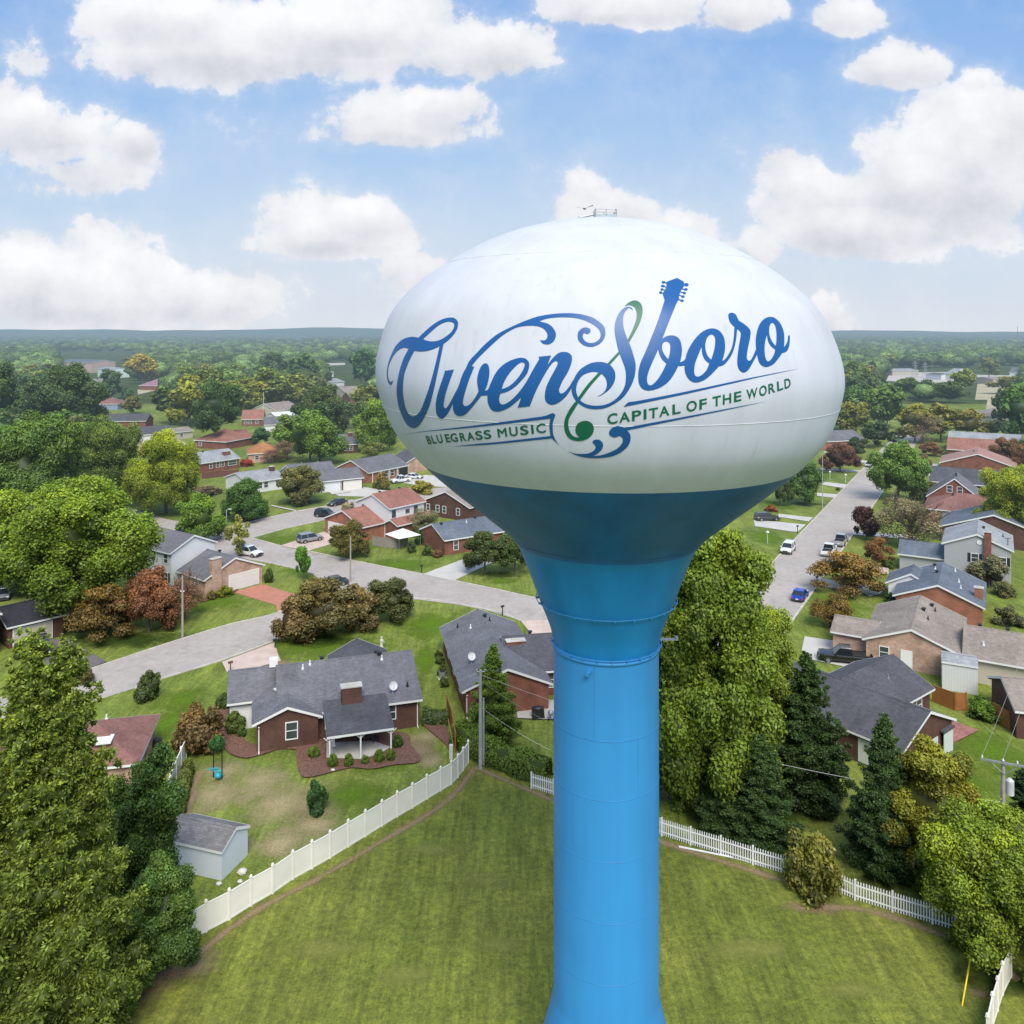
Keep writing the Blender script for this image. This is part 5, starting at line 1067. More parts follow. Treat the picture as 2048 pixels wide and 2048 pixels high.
def crown(name, seed, shape='round', lobes=26, leaves=9000, leaf=.022, lobe_r=(.13, .2), droop=0.0, core=.80, gap=0.0, flat=.75, asp=1.0):
    """crown filling x,y in [-.5,.5], z in [0,1]"""
    R = np.random.RandomState(seed); C, Rd = [], []
    n = 0; prim = []
    if shape in ('round', 'oval', 'tall', 'poplar'):
        npr = max(5, int(lobes/6.5)); az0 = R.uniform(0, 6.28); wv = R.uniform(.70, 1.08, 12)
        for i in range(npr):
            zf = -.55+1.5*(i+.5)/npr; zf = min(.97, zf+R.uniform(-.08, .08)); rh = math.sqrt(max(0, 1-zf*zf)); a = az0+i*2.399+R.uniform(-.35, .35)
            if shape in ('oval', 'tall'): rh = .5+.5*rh if zf < .35 else rh
            pr_ = R.uniform(.13, .21)*(1.25 if npr < 9 else 1); wf = wv[int((a % 6.283)/6.283*12) % 12]
            ex = (.5-pr_)*wf*R.uniform(.85, 1.12)
            if shape == 'poplar': ex *= .45+.5*(1-(zf+.55)/1.5)
            prim.append((np.array([math.cos(a)*rh*ex, math.sin(a)*rh*ex, .5+zf*(.5-pr_*.8)*R.uniform(.9, 1.06)]), pr_))
        prim.append((np.array([0, 0, .55]), .2)); prim.append((np.array([R.uniform(-.08, .08), R.uniform(-.08, .08), .84]), .15))
    if shape in ('cone', 'cypress'):
        wv = R.uniform(.74, 1.12, 9)
    while len(C) < lobes:
        if shape in ('cone', 'cypress'):
            z = R.uniform(0, 1)**1.12*.95+.02; a = n*2.399+R.uniform(-.3, .3); rr = .5*(1-z)**(.72 if shape == 'cone' else .66)*(1 if z > .1 else .8+z*2)*wv[int((a % 6.283)/6.283*9) % 9]*R.uniform(.8, 1.1)
            for fr_, lr0 in ((.38, 1.25), (.68, 1.0), (.93, .62)):
                lr = R.uniform(*lobe_r)*lr0*(.35+.8*(1-z)); C.append((rr*fr_*math.cos(a)+R.uniform(-.02, .02), rr*fr_*math.sin(a)+R.uniform(-.02, .02), z+(.035 if fr_ > .9 else 0)-fr_*.03/asp)); Rd.append((lr, lr, lr*flat/asp*1.3))
            n += 1; continue
        if prim:
            i = n % len(prim); pc, pr_ = prim[i]; v = R.normal(size=3); v /= np.linalg.norm(v); v[2] = v[2]*.9+.12; lr = R.uniform(*lobe_r)*R.uniform(.7, 1.15)
            if shape != 'poplar': lr = min(lr, pr_*.8)
            C.append(tuple(pc+v*np.array([1, 1, 1/asp])*pr_*R.uniform(.55, 1.08))); Rd.append((lr, lr, lr*flat/asp*1.05)); n += 1; continue
        if shape == 'ball':
            v = R.normal(size=3); v /= np.linalg.norm(v); C.append(tuple(v*.3+np.array([0, 0, .5]))); lr = R.uniform(*lobe_r); Rd.append((lr, lr, lr)); n += 1; continue
        v = R.normal(size=3); v /= np.linalg.norm(v); v[2] = abs(v[2])*.9
        lr = R.uniform(*lobe_r); k_ = R.uniform(.80, 1.0) if R.rand() < .8 else R.uniform(.2, .7)
        c_ = v*(.5-lr*.8)*k_+np.array([0, 0, .5]); c_[2] = .18+abs(v[2])*(.72-lr)*k_
        C.append(tuple(c_)); Rd.append((lr, lr, lr*flat)); n += 1
    lobes = len(C)
    C = np.array(C); Rd = np.array(Rd); area = Rd[:, 0]**2; pr = area/area.sum()
    li = R.choice(lobes, leaves, p=pr); d = R.normal(size=(leaves, 3)); d[:, 2] += .25; d /= np.linalg.norm(d, axis=1)[:, None]
    rad = R.uniform(.70, 1.12, leaves)+(R.rand(leaves) < .06)*R.uniform(0, .22, leaves)
    # surface wobble so that each lobe is itself clumpy
    wob = .10*np.sin(d[:, 0]*9+li*1.7)*np.sin(d[:, 1]*9+li*2.3)*1.0+.07*np.sin(d[:, 2]*13+li)
    pos = C[li]+d*Rd[li]*(rad+wob)[:, None]
    if droop: pos[:, 2] -= droop*np.hypot(pos[:, 0], pos[:, 1])**2*2
    r98 = np.percentile(np.hypot(pos[:, 0], pos[:, 1]), 97.5); za, zb_ = np.percentile(pos[:, 2], .7), np.percentile(pos[:, 2], 99.6); fx = .49/r98; fz = .98/(zb_-za)
    pos = np.stack([pos[:, 0]*fx, pos[:, 1]*fx, (pos[:, 2]-za)*fz+.01], 1); C = np.stack([C[:, 0]*fx, C[:, 1]*fx, (C[:, 2]-za)*fz+.01], 1); Rd = Rd*np.array([fx, fx, fz])
    if gap > 0:
        keep = (np.sin(pos[:, 0]*21+seed)+np.sin(pos[:, 1]*19+1)+np.sin(pos[:, 2]*23+2)) > -3+gap*3
        pos, d, li, rad, wob = pos[keep], d[keep], li[keep], rad[keep], wob[keep]
    m = len(pos); nr = d*.9+R.normal(size=(m, 3))*.55; nr[:, 2] += .25; nr /= np.linalg.norm(nr, axis=1)[:, None]
    t = np.cross(nr, R.normal(size=(m, 3)))
    if shape in ('cypress', 'cone'):
        t = d.copy(); t[:, 2] = t[:, 2]*.4-.15; t += R.normal(size=(m, 3))*.35
    t /= np.linalg.norm(t, axis=1)[:, None]; b = np.cross(nr, t); b /= np.maximum(1e-6, np.linalg.norm(b, axis=1))[:, None]
    AS = np.array([1, 1, asp]); zc = np.clip(pos[:, 2], 0, 1); pos = pos*AS; s = leaf*R.uniform(.65, 1.35, m)[:, None]; wr_ = .42 if shape == 'cypress' else .58
    V = np.stack([pos-t*s, pos+b*s*wr_, pos+t*s, pos-b*s*wr_], 1).reshape(-1, 3); Q = np.arange(m*4).reshape(-1, 4)
    lt = R.uniform(.72, 1.22, lobes)
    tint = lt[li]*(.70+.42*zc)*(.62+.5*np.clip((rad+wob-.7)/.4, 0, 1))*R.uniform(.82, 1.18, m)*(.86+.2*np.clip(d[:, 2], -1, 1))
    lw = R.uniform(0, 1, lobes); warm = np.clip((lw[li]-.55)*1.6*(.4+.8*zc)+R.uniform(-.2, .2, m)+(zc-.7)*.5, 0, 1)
    CV, CT, ct, cw = [], [], [], []; off = m*4
    for i in range(lobes):
        j = 1+.12*R.normal(size=(len(ICV), 1)); vv = C[i]+ICV*j*Rd[i]*core
        if droop: vv[:, 2] -= droop*np.hypot(vv[:, 0], vv[:, 1])**2*2
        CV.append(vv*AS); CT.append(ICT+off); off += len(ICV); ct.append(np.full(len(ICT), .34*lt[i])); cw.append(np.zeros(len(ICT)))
    if shape not in ('flat', 'tall') and core > .3:
        if shape in ('cone', 'cypress'): vv = ICV2*(1+.12*R.normal(size=(len(ICV2), 1)))*np.array([.20, .20, .40])+np.array([0, 0, .42]); hgt = np.clip(vv[:, 2], 0, 1); vv[:, 0] *= (1.25-1.1*hgt); vv[:, 1] *= (1.25-1.1*hgt)
        elif shape == 'poplar': vv = ICV2*np.array([.2, .2, .38])+np.array([0, 0, .45])
        else: vv = ICV2*(1+.15*R.normal(size=(len(ICV2), 1)))*np.array([.26, .26, .27])+np.array([0, 0, .46])
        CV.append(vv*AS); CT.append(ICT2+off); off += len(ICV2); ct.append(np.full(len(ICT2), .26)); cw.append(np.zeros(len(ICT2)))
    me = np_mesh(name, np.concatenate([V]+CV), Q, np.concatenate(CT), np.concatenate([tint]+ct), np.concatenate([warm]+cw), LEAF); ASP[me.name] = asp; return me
ASP = {}
CR = {
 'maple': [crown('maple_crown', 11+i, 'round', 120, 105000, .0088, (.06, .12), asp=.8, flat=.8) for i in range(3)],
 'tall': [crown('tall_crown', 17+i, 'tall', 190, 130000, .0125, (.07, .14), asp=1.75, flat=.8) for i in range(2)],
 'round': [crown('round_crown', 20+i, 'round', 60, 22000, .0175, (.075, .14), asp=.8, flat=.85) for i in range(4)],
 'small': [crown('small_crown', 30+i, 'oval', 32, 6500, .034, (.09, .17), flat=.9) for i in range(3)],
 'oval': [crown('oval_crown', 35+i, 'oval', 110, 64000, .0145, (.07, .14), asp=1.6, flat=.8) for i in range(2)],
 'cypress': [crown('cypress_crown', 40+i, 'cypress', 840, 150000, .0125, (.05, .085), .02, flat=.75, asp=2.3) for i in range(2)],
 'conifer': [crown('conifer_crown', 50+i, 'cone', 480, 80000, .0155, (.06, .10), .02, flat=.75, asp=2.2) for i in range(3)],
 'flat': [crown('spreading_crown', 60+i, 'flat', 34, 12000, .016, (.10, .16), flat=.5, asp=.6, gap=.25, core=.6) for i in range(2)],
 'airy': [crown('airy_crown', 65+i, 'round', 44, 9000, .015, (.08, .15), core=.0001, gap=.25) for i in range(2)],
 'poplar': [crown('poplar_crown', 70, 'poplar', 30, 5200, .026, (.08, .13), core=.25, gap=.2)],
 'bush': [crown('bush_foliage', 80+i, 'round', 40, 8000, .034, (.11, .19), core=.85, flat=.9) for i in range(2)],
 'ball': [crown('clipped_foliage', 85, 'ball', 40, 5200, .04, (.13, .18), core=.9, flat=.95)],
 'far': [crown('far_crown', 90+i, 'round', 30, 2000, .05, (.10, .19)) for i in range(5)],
}
def limb_mesh(name, seed, limbs=6, thick=.035, bare=False, spread=.42):
    R = random.Random(seed); mb = MB(); mb.tube([(0, 0, 0), (R.uniform(-.01, .01), R.uniform(-.01, .01), .3), (R.uniform(-.02, .02), 0, .6)], [thick*1.3, thick, thick*.8], 8)
    def branch(p, d, ln, r, dep):
        pts = [p]; q = Vector(p); dd = Vector(d)
        for i in range(4): dd = (dd+Vector((R.uniform(-.2, .2), R.uniform(-.2, .2), R.uniform(0, .16)))).normalized(); q = q+dd*ln/4; pts.append(q.copy())
        mb.tube(pts, [r, r*.85, r*.65, r*.45, r*.25], 5 if dep else 6)
        if dep < (3 if bare else 1):
            for _ in range(4 if bare else 2):
                k_ = R.randint(1, 4); s_ = pts[k_]; a = R.uniform(0, 6.28); nd = (dd+Vector((math.cos(a), math.sin(a), .25))*.75).normalized(); branch(tuple(s_), nd, ln*R.uniform(.5, .7), r*.5, dep+1)
    for i in range(limbs):
        a = 6.283*i/limbs+R.uniform(-.3, .3); z = R.uniform(.28, .6); branch((0, 0, z), (math.cos(a)*spread*2, math.sin(a)*spread*2, .8), .42, thick*.5, 0)
    me = bpy.data.meshes.new(name); me.from_pydata(mb.v, [], mb.f); me.materials.append(BARK); me.update(); return me
TRK = [limb_mesh('trunk', 1), limb_mesh('trunk', 2, 7), limb_mesh('trunk', 3, 5)]
_s = MB(); _s.tube([(0, 0, 0), (.003, 0, .45), (0, 0, .9)], [.035, .025, .008], 8); TRKS = bpy.data.meshes.new('trunk'); TRKS.from_pydata(_s.v, [], _s.f); TRKS.materials.append(BARK)
TRKB = limb_mesh('bare_limbs', 5, 9, .04, True, .6)
_used = {}
_cidx = [0]
def mk(name, me, parent, loc, scl, rz=0, colr=None):
    o = bpy.data.objects.new(name, me); col.objects.link(o); o.parent = parent; o.location = loc; o.scale = scl; o.rotation_euler = (0, 0, rz)
    if colr: o.color = (*colr, 1)
    return o
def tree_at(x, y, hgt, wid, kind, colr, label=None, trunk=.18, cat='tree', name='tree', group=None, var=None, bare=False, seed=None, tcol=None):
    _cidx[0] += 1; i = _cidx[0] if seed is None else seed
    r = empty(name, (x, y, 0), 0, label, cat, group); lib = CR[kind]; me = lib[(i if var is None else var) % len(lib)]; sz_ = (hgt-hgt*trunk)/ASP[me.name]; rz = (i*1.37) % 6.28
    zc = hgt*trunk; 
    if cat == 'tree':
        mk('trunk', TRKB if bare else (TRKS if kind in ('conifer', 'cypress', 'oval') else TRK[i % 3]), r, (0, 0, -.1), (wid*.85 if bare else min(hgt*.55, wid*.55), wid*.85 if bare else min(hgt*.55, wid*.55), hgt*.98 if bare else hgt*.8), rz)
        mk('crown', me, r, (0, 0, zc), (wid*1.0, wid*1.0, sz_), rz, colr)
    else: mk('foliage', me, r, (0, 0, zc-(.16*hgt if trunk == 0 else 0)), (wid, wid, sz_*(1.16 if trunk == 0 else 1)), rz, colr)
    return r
def tr(bx, by, top, w, kind, colr, label, **kw):
    p = P(bx, by); hg = (by-top)/F*p.y; wd = w/F*p.y
    return tree_at(p.x, p.y, hg, wd, kind, colr, label, **kw)
# foliage colours
G_MID = (.085, .150, .030); G_DK = (.040, .085, .022); G_LT = (.13, .215, .035); G_YEL = (.215, .255, .022); G_OLV = (.12, .135, .035)
G_BLU = (.035, .085, .040); G_YO = (.20, .19, .025); G_CY = (.125, .180, .034); RUS = (.16, .078, .048); BRN = (.155, .105, .05); PUR = (.045, .02, .025); ORG = (.30, .15, .045); GRY = (.17, .15, .105); PAL = (.19, .20, .09)
tr(58, 2150, 1284, 320, 'cypress', G_CY, 'tallest feathery cypress at the lower left edge', trunk=.02, var=0)
tr(135, 2120, 1305, 270, 'cypress', G_CY, 'feathery cypress standing right of its taller twin', trunk=.02, var=1)
tr(290, 1850, 1505, 165, 'oval', G_DK, 'dark dense tree between the cypress and the garden shed', trunk=.03)
tr(330, 1960, 1712, 155, 'oval', (.06, .115, .03), 'dark green tree leaning over the end of the white fence', trunk=.05)
tr(240, 1990, 1800, 90, 'oval', G_DK, 'low dark tree at the cypress foot beside the wire fence', trunk=.03)
tr(145, 1240, 965, 318, 'maple', (.118, .185, .026), 'huge yellow-topped maple over the black garage', trunk=.22, var=0)
tr(20, 1192, 1085, 130, 'round', G_MID, 'green tree under the huge maple at the left edge', trunk=.1)
tr(205, 1276, 1170, 135, 'flat', (.115, .085, .03), 'brown-orange dogwood under the huge maple', trunk=.1)
tr(298, 1266, 1140, 110, 'round', RUS, 'russet red tree left of the street pole', trunk=.12)
tr(368, 1240, 1152, 92, 'airy', (.19, .11, .085), 'thin brownish half-bare tree by the stone garage', trunk=.15, bare=True)
tr(60, 1075, 832, 230, 'maple', (.075, .135, .03), 'large dark tree behind the huge yellow-topped maple', trunk=.12, var=1)
tr(212, 1020, 838, 150, 'maple', (.085, .135, .03), 'tall green tree between the dark one and the yellow one', trunk=.12)
tr(-10, 900, 728, 120, 'round', (.045, .085, .028), 'dark tall tree cut by the left edge near the horizon')
tr(332, 1028, 866, 150, 'maple', (.175, .23, .018), 'bright yellow-green tree left of the brick house', trunk=.13)
tr(398, 1086, 988, 106, 'round', (.095, .17, .025), 'mid green rounded tree behind the white two-storey house', trunk=.1)
tr(492, 1040, 960, 102, 'round', (.055, .12, .025), 'dark domed tree by the footpath of the long white house', trunk=.08)
tr(602, 1006, 932, 100, 'round', (.105, .115, .04), 'rounded olive tree on the corner lawn across the road', trunk=.1)
tr(478, 1115, 1030, 52, 'poplar', (.20, .22, .06), 'slender pale poplar at the road corner', trunk=.12)
tr(606, 1161, 1092, 34, 'small', (.07, .18, .025), 'young bright green tree on the lawn by the black car', trunk=.25)
tr(702, 1114, 1042, 90, 'round', (.10, .10, .03), 'dark olive-red tree in front of the cream garage', trunk=.12)
tr(650, 1268, 1158, 155, 'round', (.105, .095, .045), 'largest bronze tree of the clump by the road bend', trunk=.08)
tr(586, 1284, 1200, 80, 'small', (.12, .092, .042), 'small bronze tree at the left end of the clump', trunk=.08)
tr(718, 1262, 1170, 80, 'small', (.12, .10, .05), 'small bronze tree at the right end of the clump', trunk=.08)
tr(782, 1242, 1158, 106, 'round', (.075, .09, .04), 'dark green-brown tree on the lawn right of the bronze clump', trunk=.14)
tr(970, 1148, 1064, 88, 'round', (.055, .08, .03), 'dark multi-stemmed tree beside the driveway under the tank', trunk=.22)
tr(1030, 1144, 1060, 84, 'round', (.06, .10, .03), 'dark tree half hidden behind the tank neck', trunk=.22)
tr(845, 1070, 1018, 78, 'airy', (.14, .15, .09), 'grey-green loose tree by the slate blue roof', trunk=.15)
tr(985, 1480, 1296, 100, 'conifer', (.10, .17, .03), 'bright green conical tree behind the utility pole', trunk=.03)
tr(1425, 1615, 1046, 265, 'tall', (.118, .180, .027), 'towering yellow-green tree right of the column', trunk=.03, var=1)
tr(1345, 1600, 1190, 190, 'tall', (.105, .162, .026), 'yellow-green tree against the right side of the column', trunk=.04, var=0)
tr(1520, 1560, 1215, 165, 'tall', (.12, .175, .026), 'yellow-green tree under the towering one by the street', trunk=.08, var=0)
tr(1612, 1606, 1312, 150, 'conifer', (.035, .070, .024), 'tall dark conifer left of the charcoal-roofed house', trunk=.02)
tr(1450, 1660, 1462, 120, 'conifer', (.045, .085, .028), 'dark conifer with a thin leaning leader behind the picket fence', trunk=.02)
tr(1520, 1682, 1480, 140, 'conifer', (.040, .080, .026), 'broad dark conifer right of the one with a leaning leader', trunk=.02)
tr(1768, 1742, 1436, 135, 'conifer', (.040, .080, .028), 'dark conifer in front of the charcoal-roofed house gable', trunk=.02)
tr(1865, 1752, 1482, 200, 'oval', (.13, .145, .022), 'ochre-green tree beside the dark conifer', trunk=.03)
tr(1868, 1790, 1640, 95, 'cypress', (.10, .15, .025), 'low feathery green tree under the ochre-green one', trunk=.02)
tr(2012, 1905, 1642, 325, 'maple', (.125, .18, .022), 'large yellow-green tree around the right utility pole', trunk=.06, var=0)
tr(1945, 1838, 1695, 130, 'round', (.11, .165, .022), 'yellow-green tree over the end of the picket fence', trunk=.06)
tr(2050, 1690, 1540, 90, 'conifer', (.03, .06, .028), 'blue-green conifer cut by the right edge', trunk=.03)
tr(1796, 1002, 887, 114, 'round', (.09, .165, .035), 'big fresh green tree on the right kerb of the street', trunk=.1)
tr(1610, 1008, 920, 70, 'round', (.06, .12, .03), 'shade tree on the lawn left of the street', trunk=.15)
tr(1560, 1012, 940, 50, 'round', (.06, .10, .03), 'small dark tree half behind the tank left of the street')
tr(1680, 944, 888, 78, 'round', (.12, .06, .045), 'plum-brown tree on a lawn left of the street', trunk=.15)
tr(1712, 915, 874, 52, 'small', (.045, .075, .035), 'dark rounded tree by the brick house left of the street')
tr(1733, 1079, 1013, 58, 'small', PUR, 'dark purple-leaved tree at the right kerb', trunk=.15)
tr(1822, 1098, 996, 140, 'airy', GRY, 'greyish half-bare spreading tree between the houses', trunk=.12, bare=True)
tr(1692, 1183, 1104, 142, 'flat', (.16, .115, .04), 'broad orange-tinted spreading tree by the pale driveway', trunk=.12, var=0)
tr(1660, 1254, 1190, 90, 'flat', (.15, .11, .04), 'small bronze spreading tree on the lawn above the pickup', trunk=.2, var=1)
tr(1757, 1132, 1076, 58, 'flat', (.15, .08, .04), 'little red-orange maple near the grey house', trunk=.2)
tr(2032, 1082, 936, 145, 'maple', (.17, .22, .03), 'yellow-green tree cut by the right edge behind the roofs', trunk=.1)
tr(1978, 1176, 1112, 78, 'small', (.10, .105, .065), 'grey-green tree in front of the grey two-storey house')
tr(1858, 998, 965, 60, 'small', (.08, .09, .03), 'low olive tree beside the steep-gabled house', trunk=.05)
tr(2010, 930, 876, 66, 'round', (.14, .08, .05), 'brown-red tree behind the pinkish-brown roof')
tr(2052, 945, 884, 56, 'round', (.15, .085, .045), 'russet tree cut by the right edge above the roofs')
tr(1862, 912, 884, 44, 'small', (.17, .085, .05), 'small russet tree at the far end of the street')
tr(1850, 940, 908, 24, 'small', (.17, .12, .06), 'tiny brown tree on the far right lawn of the street')
tr(1775, 858, 770, 78, 'far', (.085, .15, .04), 'fresh green tree above the far street end')
tr(1830, 885, 808, 72, 'far', (.17, .17, .035), 'olive-yellow tree right of the far street end'); tr(1882, 884, 808, 92, 'far', (.16, .165, .04), 'wide olive-yellow tree above the green-grey roof'); tr(1934, 880, 818, 74, 'far', (.17, .16, .04), 'ochre-topped tree behind the green-grey roof')
tr(1845, 888, 828, 66, 'airy', (.2, .17, .12), 'greyish thin tree above the street end', bare=True)
tr(1992, 872, 838, 52, 'far', (.04, .06, .035), 'dark domed tree behind the brown hipped roof'); tr(2042, 890, 768, 96, 'far', (.06, .125, .03), 'tall dark green tree at the right edge'); tr(2004, 850, 778, 38, 'far', (.04, .08, .03), 'narrow dark tree left of the tall one at the right edge')
tr(1756, 895, 842, 70, 'far', (.04, .07, .03), 'dark low tree at the left side of the far street'); tr(1712, 872, 805, 70, 'far', (.14, .15, .03), 'yellowish tree against the right side of the tank')
# lone trees left middle distance
tr(430, 892, 762, 105, 'round', (.055, .105, .032), 'lone round tree on a bare stem among the rust roofs', trunk=.28)
tr(130, 885, 731, 155, 'round', (.05, .085, .03), 'large spreading dark tree at left above the treetops', trunk=.2)
tr(70, 860, 770, 70, 'far', (.09, .14, .03), 'mid green tree left of the large spreading dark one')
tr(620, 930, 822, 135, 'round', (.10, .175, .03), 'bright green tree behind the grey-roofed ranch house')
tr(585, 892, 830, 80, 'far', (.09, .15, .03), 'green tree at the left shoulder of the bright green one')
tr(645, 872, 772, 105, 'round', (.055, .085, .03), 'dark rounded tree behind the bright green tree')
tr(752, 905, 800, 85, 'round', (.10, .17, .025), 'bright tree against the left side of the tank', trunk=.1)
tr(728, 830, 770, 70, 'far', (.13, .15, .04), 'pale olive tree against the tank near the gap')
tr(748, 916, 886, 52, 'small', (.11, .13, .035), 'low olive shrub-like tree beside the tank')
tr(520, 890, 856, 40, 'small', (.045, .10, .04), 'small blue-green conical tree by the orange roof'); tr(548, 925, 898, 62, 'airy', (.2, .13, .11), 'reddish-brown thin tree by the orange roof')
tr(575, 918, 880, 60, 'airy', (.18, .12, .1), 'brownish thin tree in front of the bright green tree')
tr(412, 990, 972, 70, 'small', (.13, .11, .08), 'brownish shrubby tree left of the domed tree', trunk=.05)
tr(265, 828, 792, 46, 'far', (.12, .12, .03), 'bronze-green tree right of the blue house')
tr(222, 800, 738, 55, 'far', (.05, .095, .035), 'dark green tree left of the rose-purple roof'); tr(252, 812, 776, 36, 'far', (.045, .10, .04), 'small round blue-green tree left of the rose roof')
for (bx, by, top, w, c_, lb) in (
    (340, 850, 772, 90, (.07, .115, .035), 'green tree at the left end of the dense tree belt'), (375, 858, 750, 90, (.17, .19, .03), 'yellow-green topped tree in the dense belt'),
    (420, 830, 738, 100, (.10, .13, .035), 'brown-green tree in the dense belt'), (468, 830, 760, 90, (.13, .16, .03), 'yellowish tree behind the lone round one'),
    (500, 822, 758, 80, (.16, .18, .03), 'yellowish domed tree right of the lone round one'), (540, 818, 735, 90, (.11, .155, .04), 'pale-topped large green tree beyond the white roofs'),
    (608, 785, 708, 76, (.05, .095, .035), 'large dark domed tree in the far middle left'), (550, 770, 706, 66, (.05, .085, .035), 'dark domed tree left of the larger dark one'),
    (722, 775, 697, 62, (.05, .115, .045), 'green ball-shaped tree touching the tank edge'), (590, 800, 783, 34, (.17, .2, .03), 'small yellow tree below the dark domed one'),
    (285, 768, 708, 62, (.26, .22, .03), 'golden yellow tree far left of centre'), (270, 745, 712, 50, (.15, .12, .05), 'brownish tree left of the golden one'),
    (128, 702, 684, 40, (.05, .10, .04), 'dark far tree behind the pink building'), (70, 730, 700, 36, (.10, .19, .04), 'light green ball tree at far left'),
    (28, 715, 692, 30, (.09, .16, .045), 'small light green tree at far left edge'), (1700, 790, 722, 70, (.07, .11, .035), 'green tree touching the right side of the tank'),
    (1730, 805, 735, 70, (.075, .12, .035), 'second green tree right of the tank'), (1745, 765, 722, 26, (.035, .065, .03), 'small dark conifer before the pale lots'),
    (1780, 735, 708, 44, (.17, .21, .04), 'yellow-green tree left of the pale lots'), (1870, 735, 706, 54, (.05, .11, .04), 'dark green tree behind the pale lots'),
    (1925, 792, 738, 58, (.15, .2, .035), 'bright yellow-green tree right of the pale lots'), (1978, 757, 716, 46, (.14, .16, .05), 'olive round tree on the pale lots'),
    (2020, 790, 752, 80, (.15, .165, .04), 'yellow-olive wide tree at right by the dry field'), (1850, 800, 760, 70, (.06, .1, .035), 'dark tree left of the row before the lots'),
    (1900, 806, 762, 70, (.07, .11, .035), 'dark tree right of the row before the lots'), (1812, 795, 755, 66, (.08, .13, .035), 'green tree in the row before the pale lots')):
    tr(bx, by, top, w, 'far', c_, lb)

# scattered neighbourhood trees, each its own object; kept off houses, roads and the views between them
KEEP = [(118, 705, 270, 765), (186, 790, 300, 860), (272, 850, 400, 880), (380, 855, 510, 905), (395, 895, 480, 960), (480, 820, 600, 860), (490, 885, 560, 925), (276, 765, 335, 790), (176, 772, 232, 800), (655, 726, 745, 800), (675, 860, 720, 900), (1765, 738, 1930, 768), (1940, 745, 2048, 800), (1940, 815, 2000, 850), (1760, 860, 1830, 1000), (1640, 870, 1700, 905), (1880, 860, 2048, 1100)]
rd = random.Random(5); placed = []
cols = [(.06, .115, .035), (.045, .09, .03), (.085, .145, .035), (.055, .10, .045), (.12, .145, .035), (.10, .16, .035), (.075, .095, .04), (.15, .165, .035), (.14, .11, .06)]
cname = ['mid green', 'dark green', 'fresh green', 'blue-green', 'olive', 'light green', 'dull green', 'yellowish green', 'brownish']
def near_thing(x, y, r):
    for (a, b, c_) in placed:
        if (a-x)**2+(b-y)**2 < (r+c_)**2*.33: return True
    return False
cnt = 0; tries = 0
while cnt < 235 and tries < 16000:
    tries += 1; Y = rd.uniform(190, 560)**1.0; X = rd.uniform(-.66, .66)*Y; hg = rd.uniform(9.5, 17); wd = hg*rd.uniform(.8, 1.25)
    px = CX+F*X/Y; py = CY+F*H/Y; tp = CY+F*(H-hg)/Y; hw = wd/2*F/Y
    if 770 < px < 1670: continue
    if Y < 240 and (px > 360 and px < 900 or px > 1560): continue
    if any(px+hw*.8 > a and px-hw*.8 < c_ and py > b and tp < d_ for (a, b, c_, d_) in KEEP): continue
    if abs((Vector((X, Y, 0))-la).dot(NDIR)-4) < 10+wd/2 and Y < 420: continue
    if near_thing(X, Y, wd/2): continue
    placed.append((X, Y, wd/2)); i = rd.choices(range(9), (8, 7, 6, 5, 4, 5, 4, 3, 1))[0]
    far_ = 'in the far rows of treetops' if Y > 380 else 'in the middle rows of treetops'
    side = 'left of the tank' if px < 1000 else 'right of the tank'
    tree_at(X, Y, hg, wd, 'far', cols[i], '%s tree %s, %s' % (cname[i], far_, side), group='%s trees %s %s' % (cname[i], far_, side)); cnt += 1

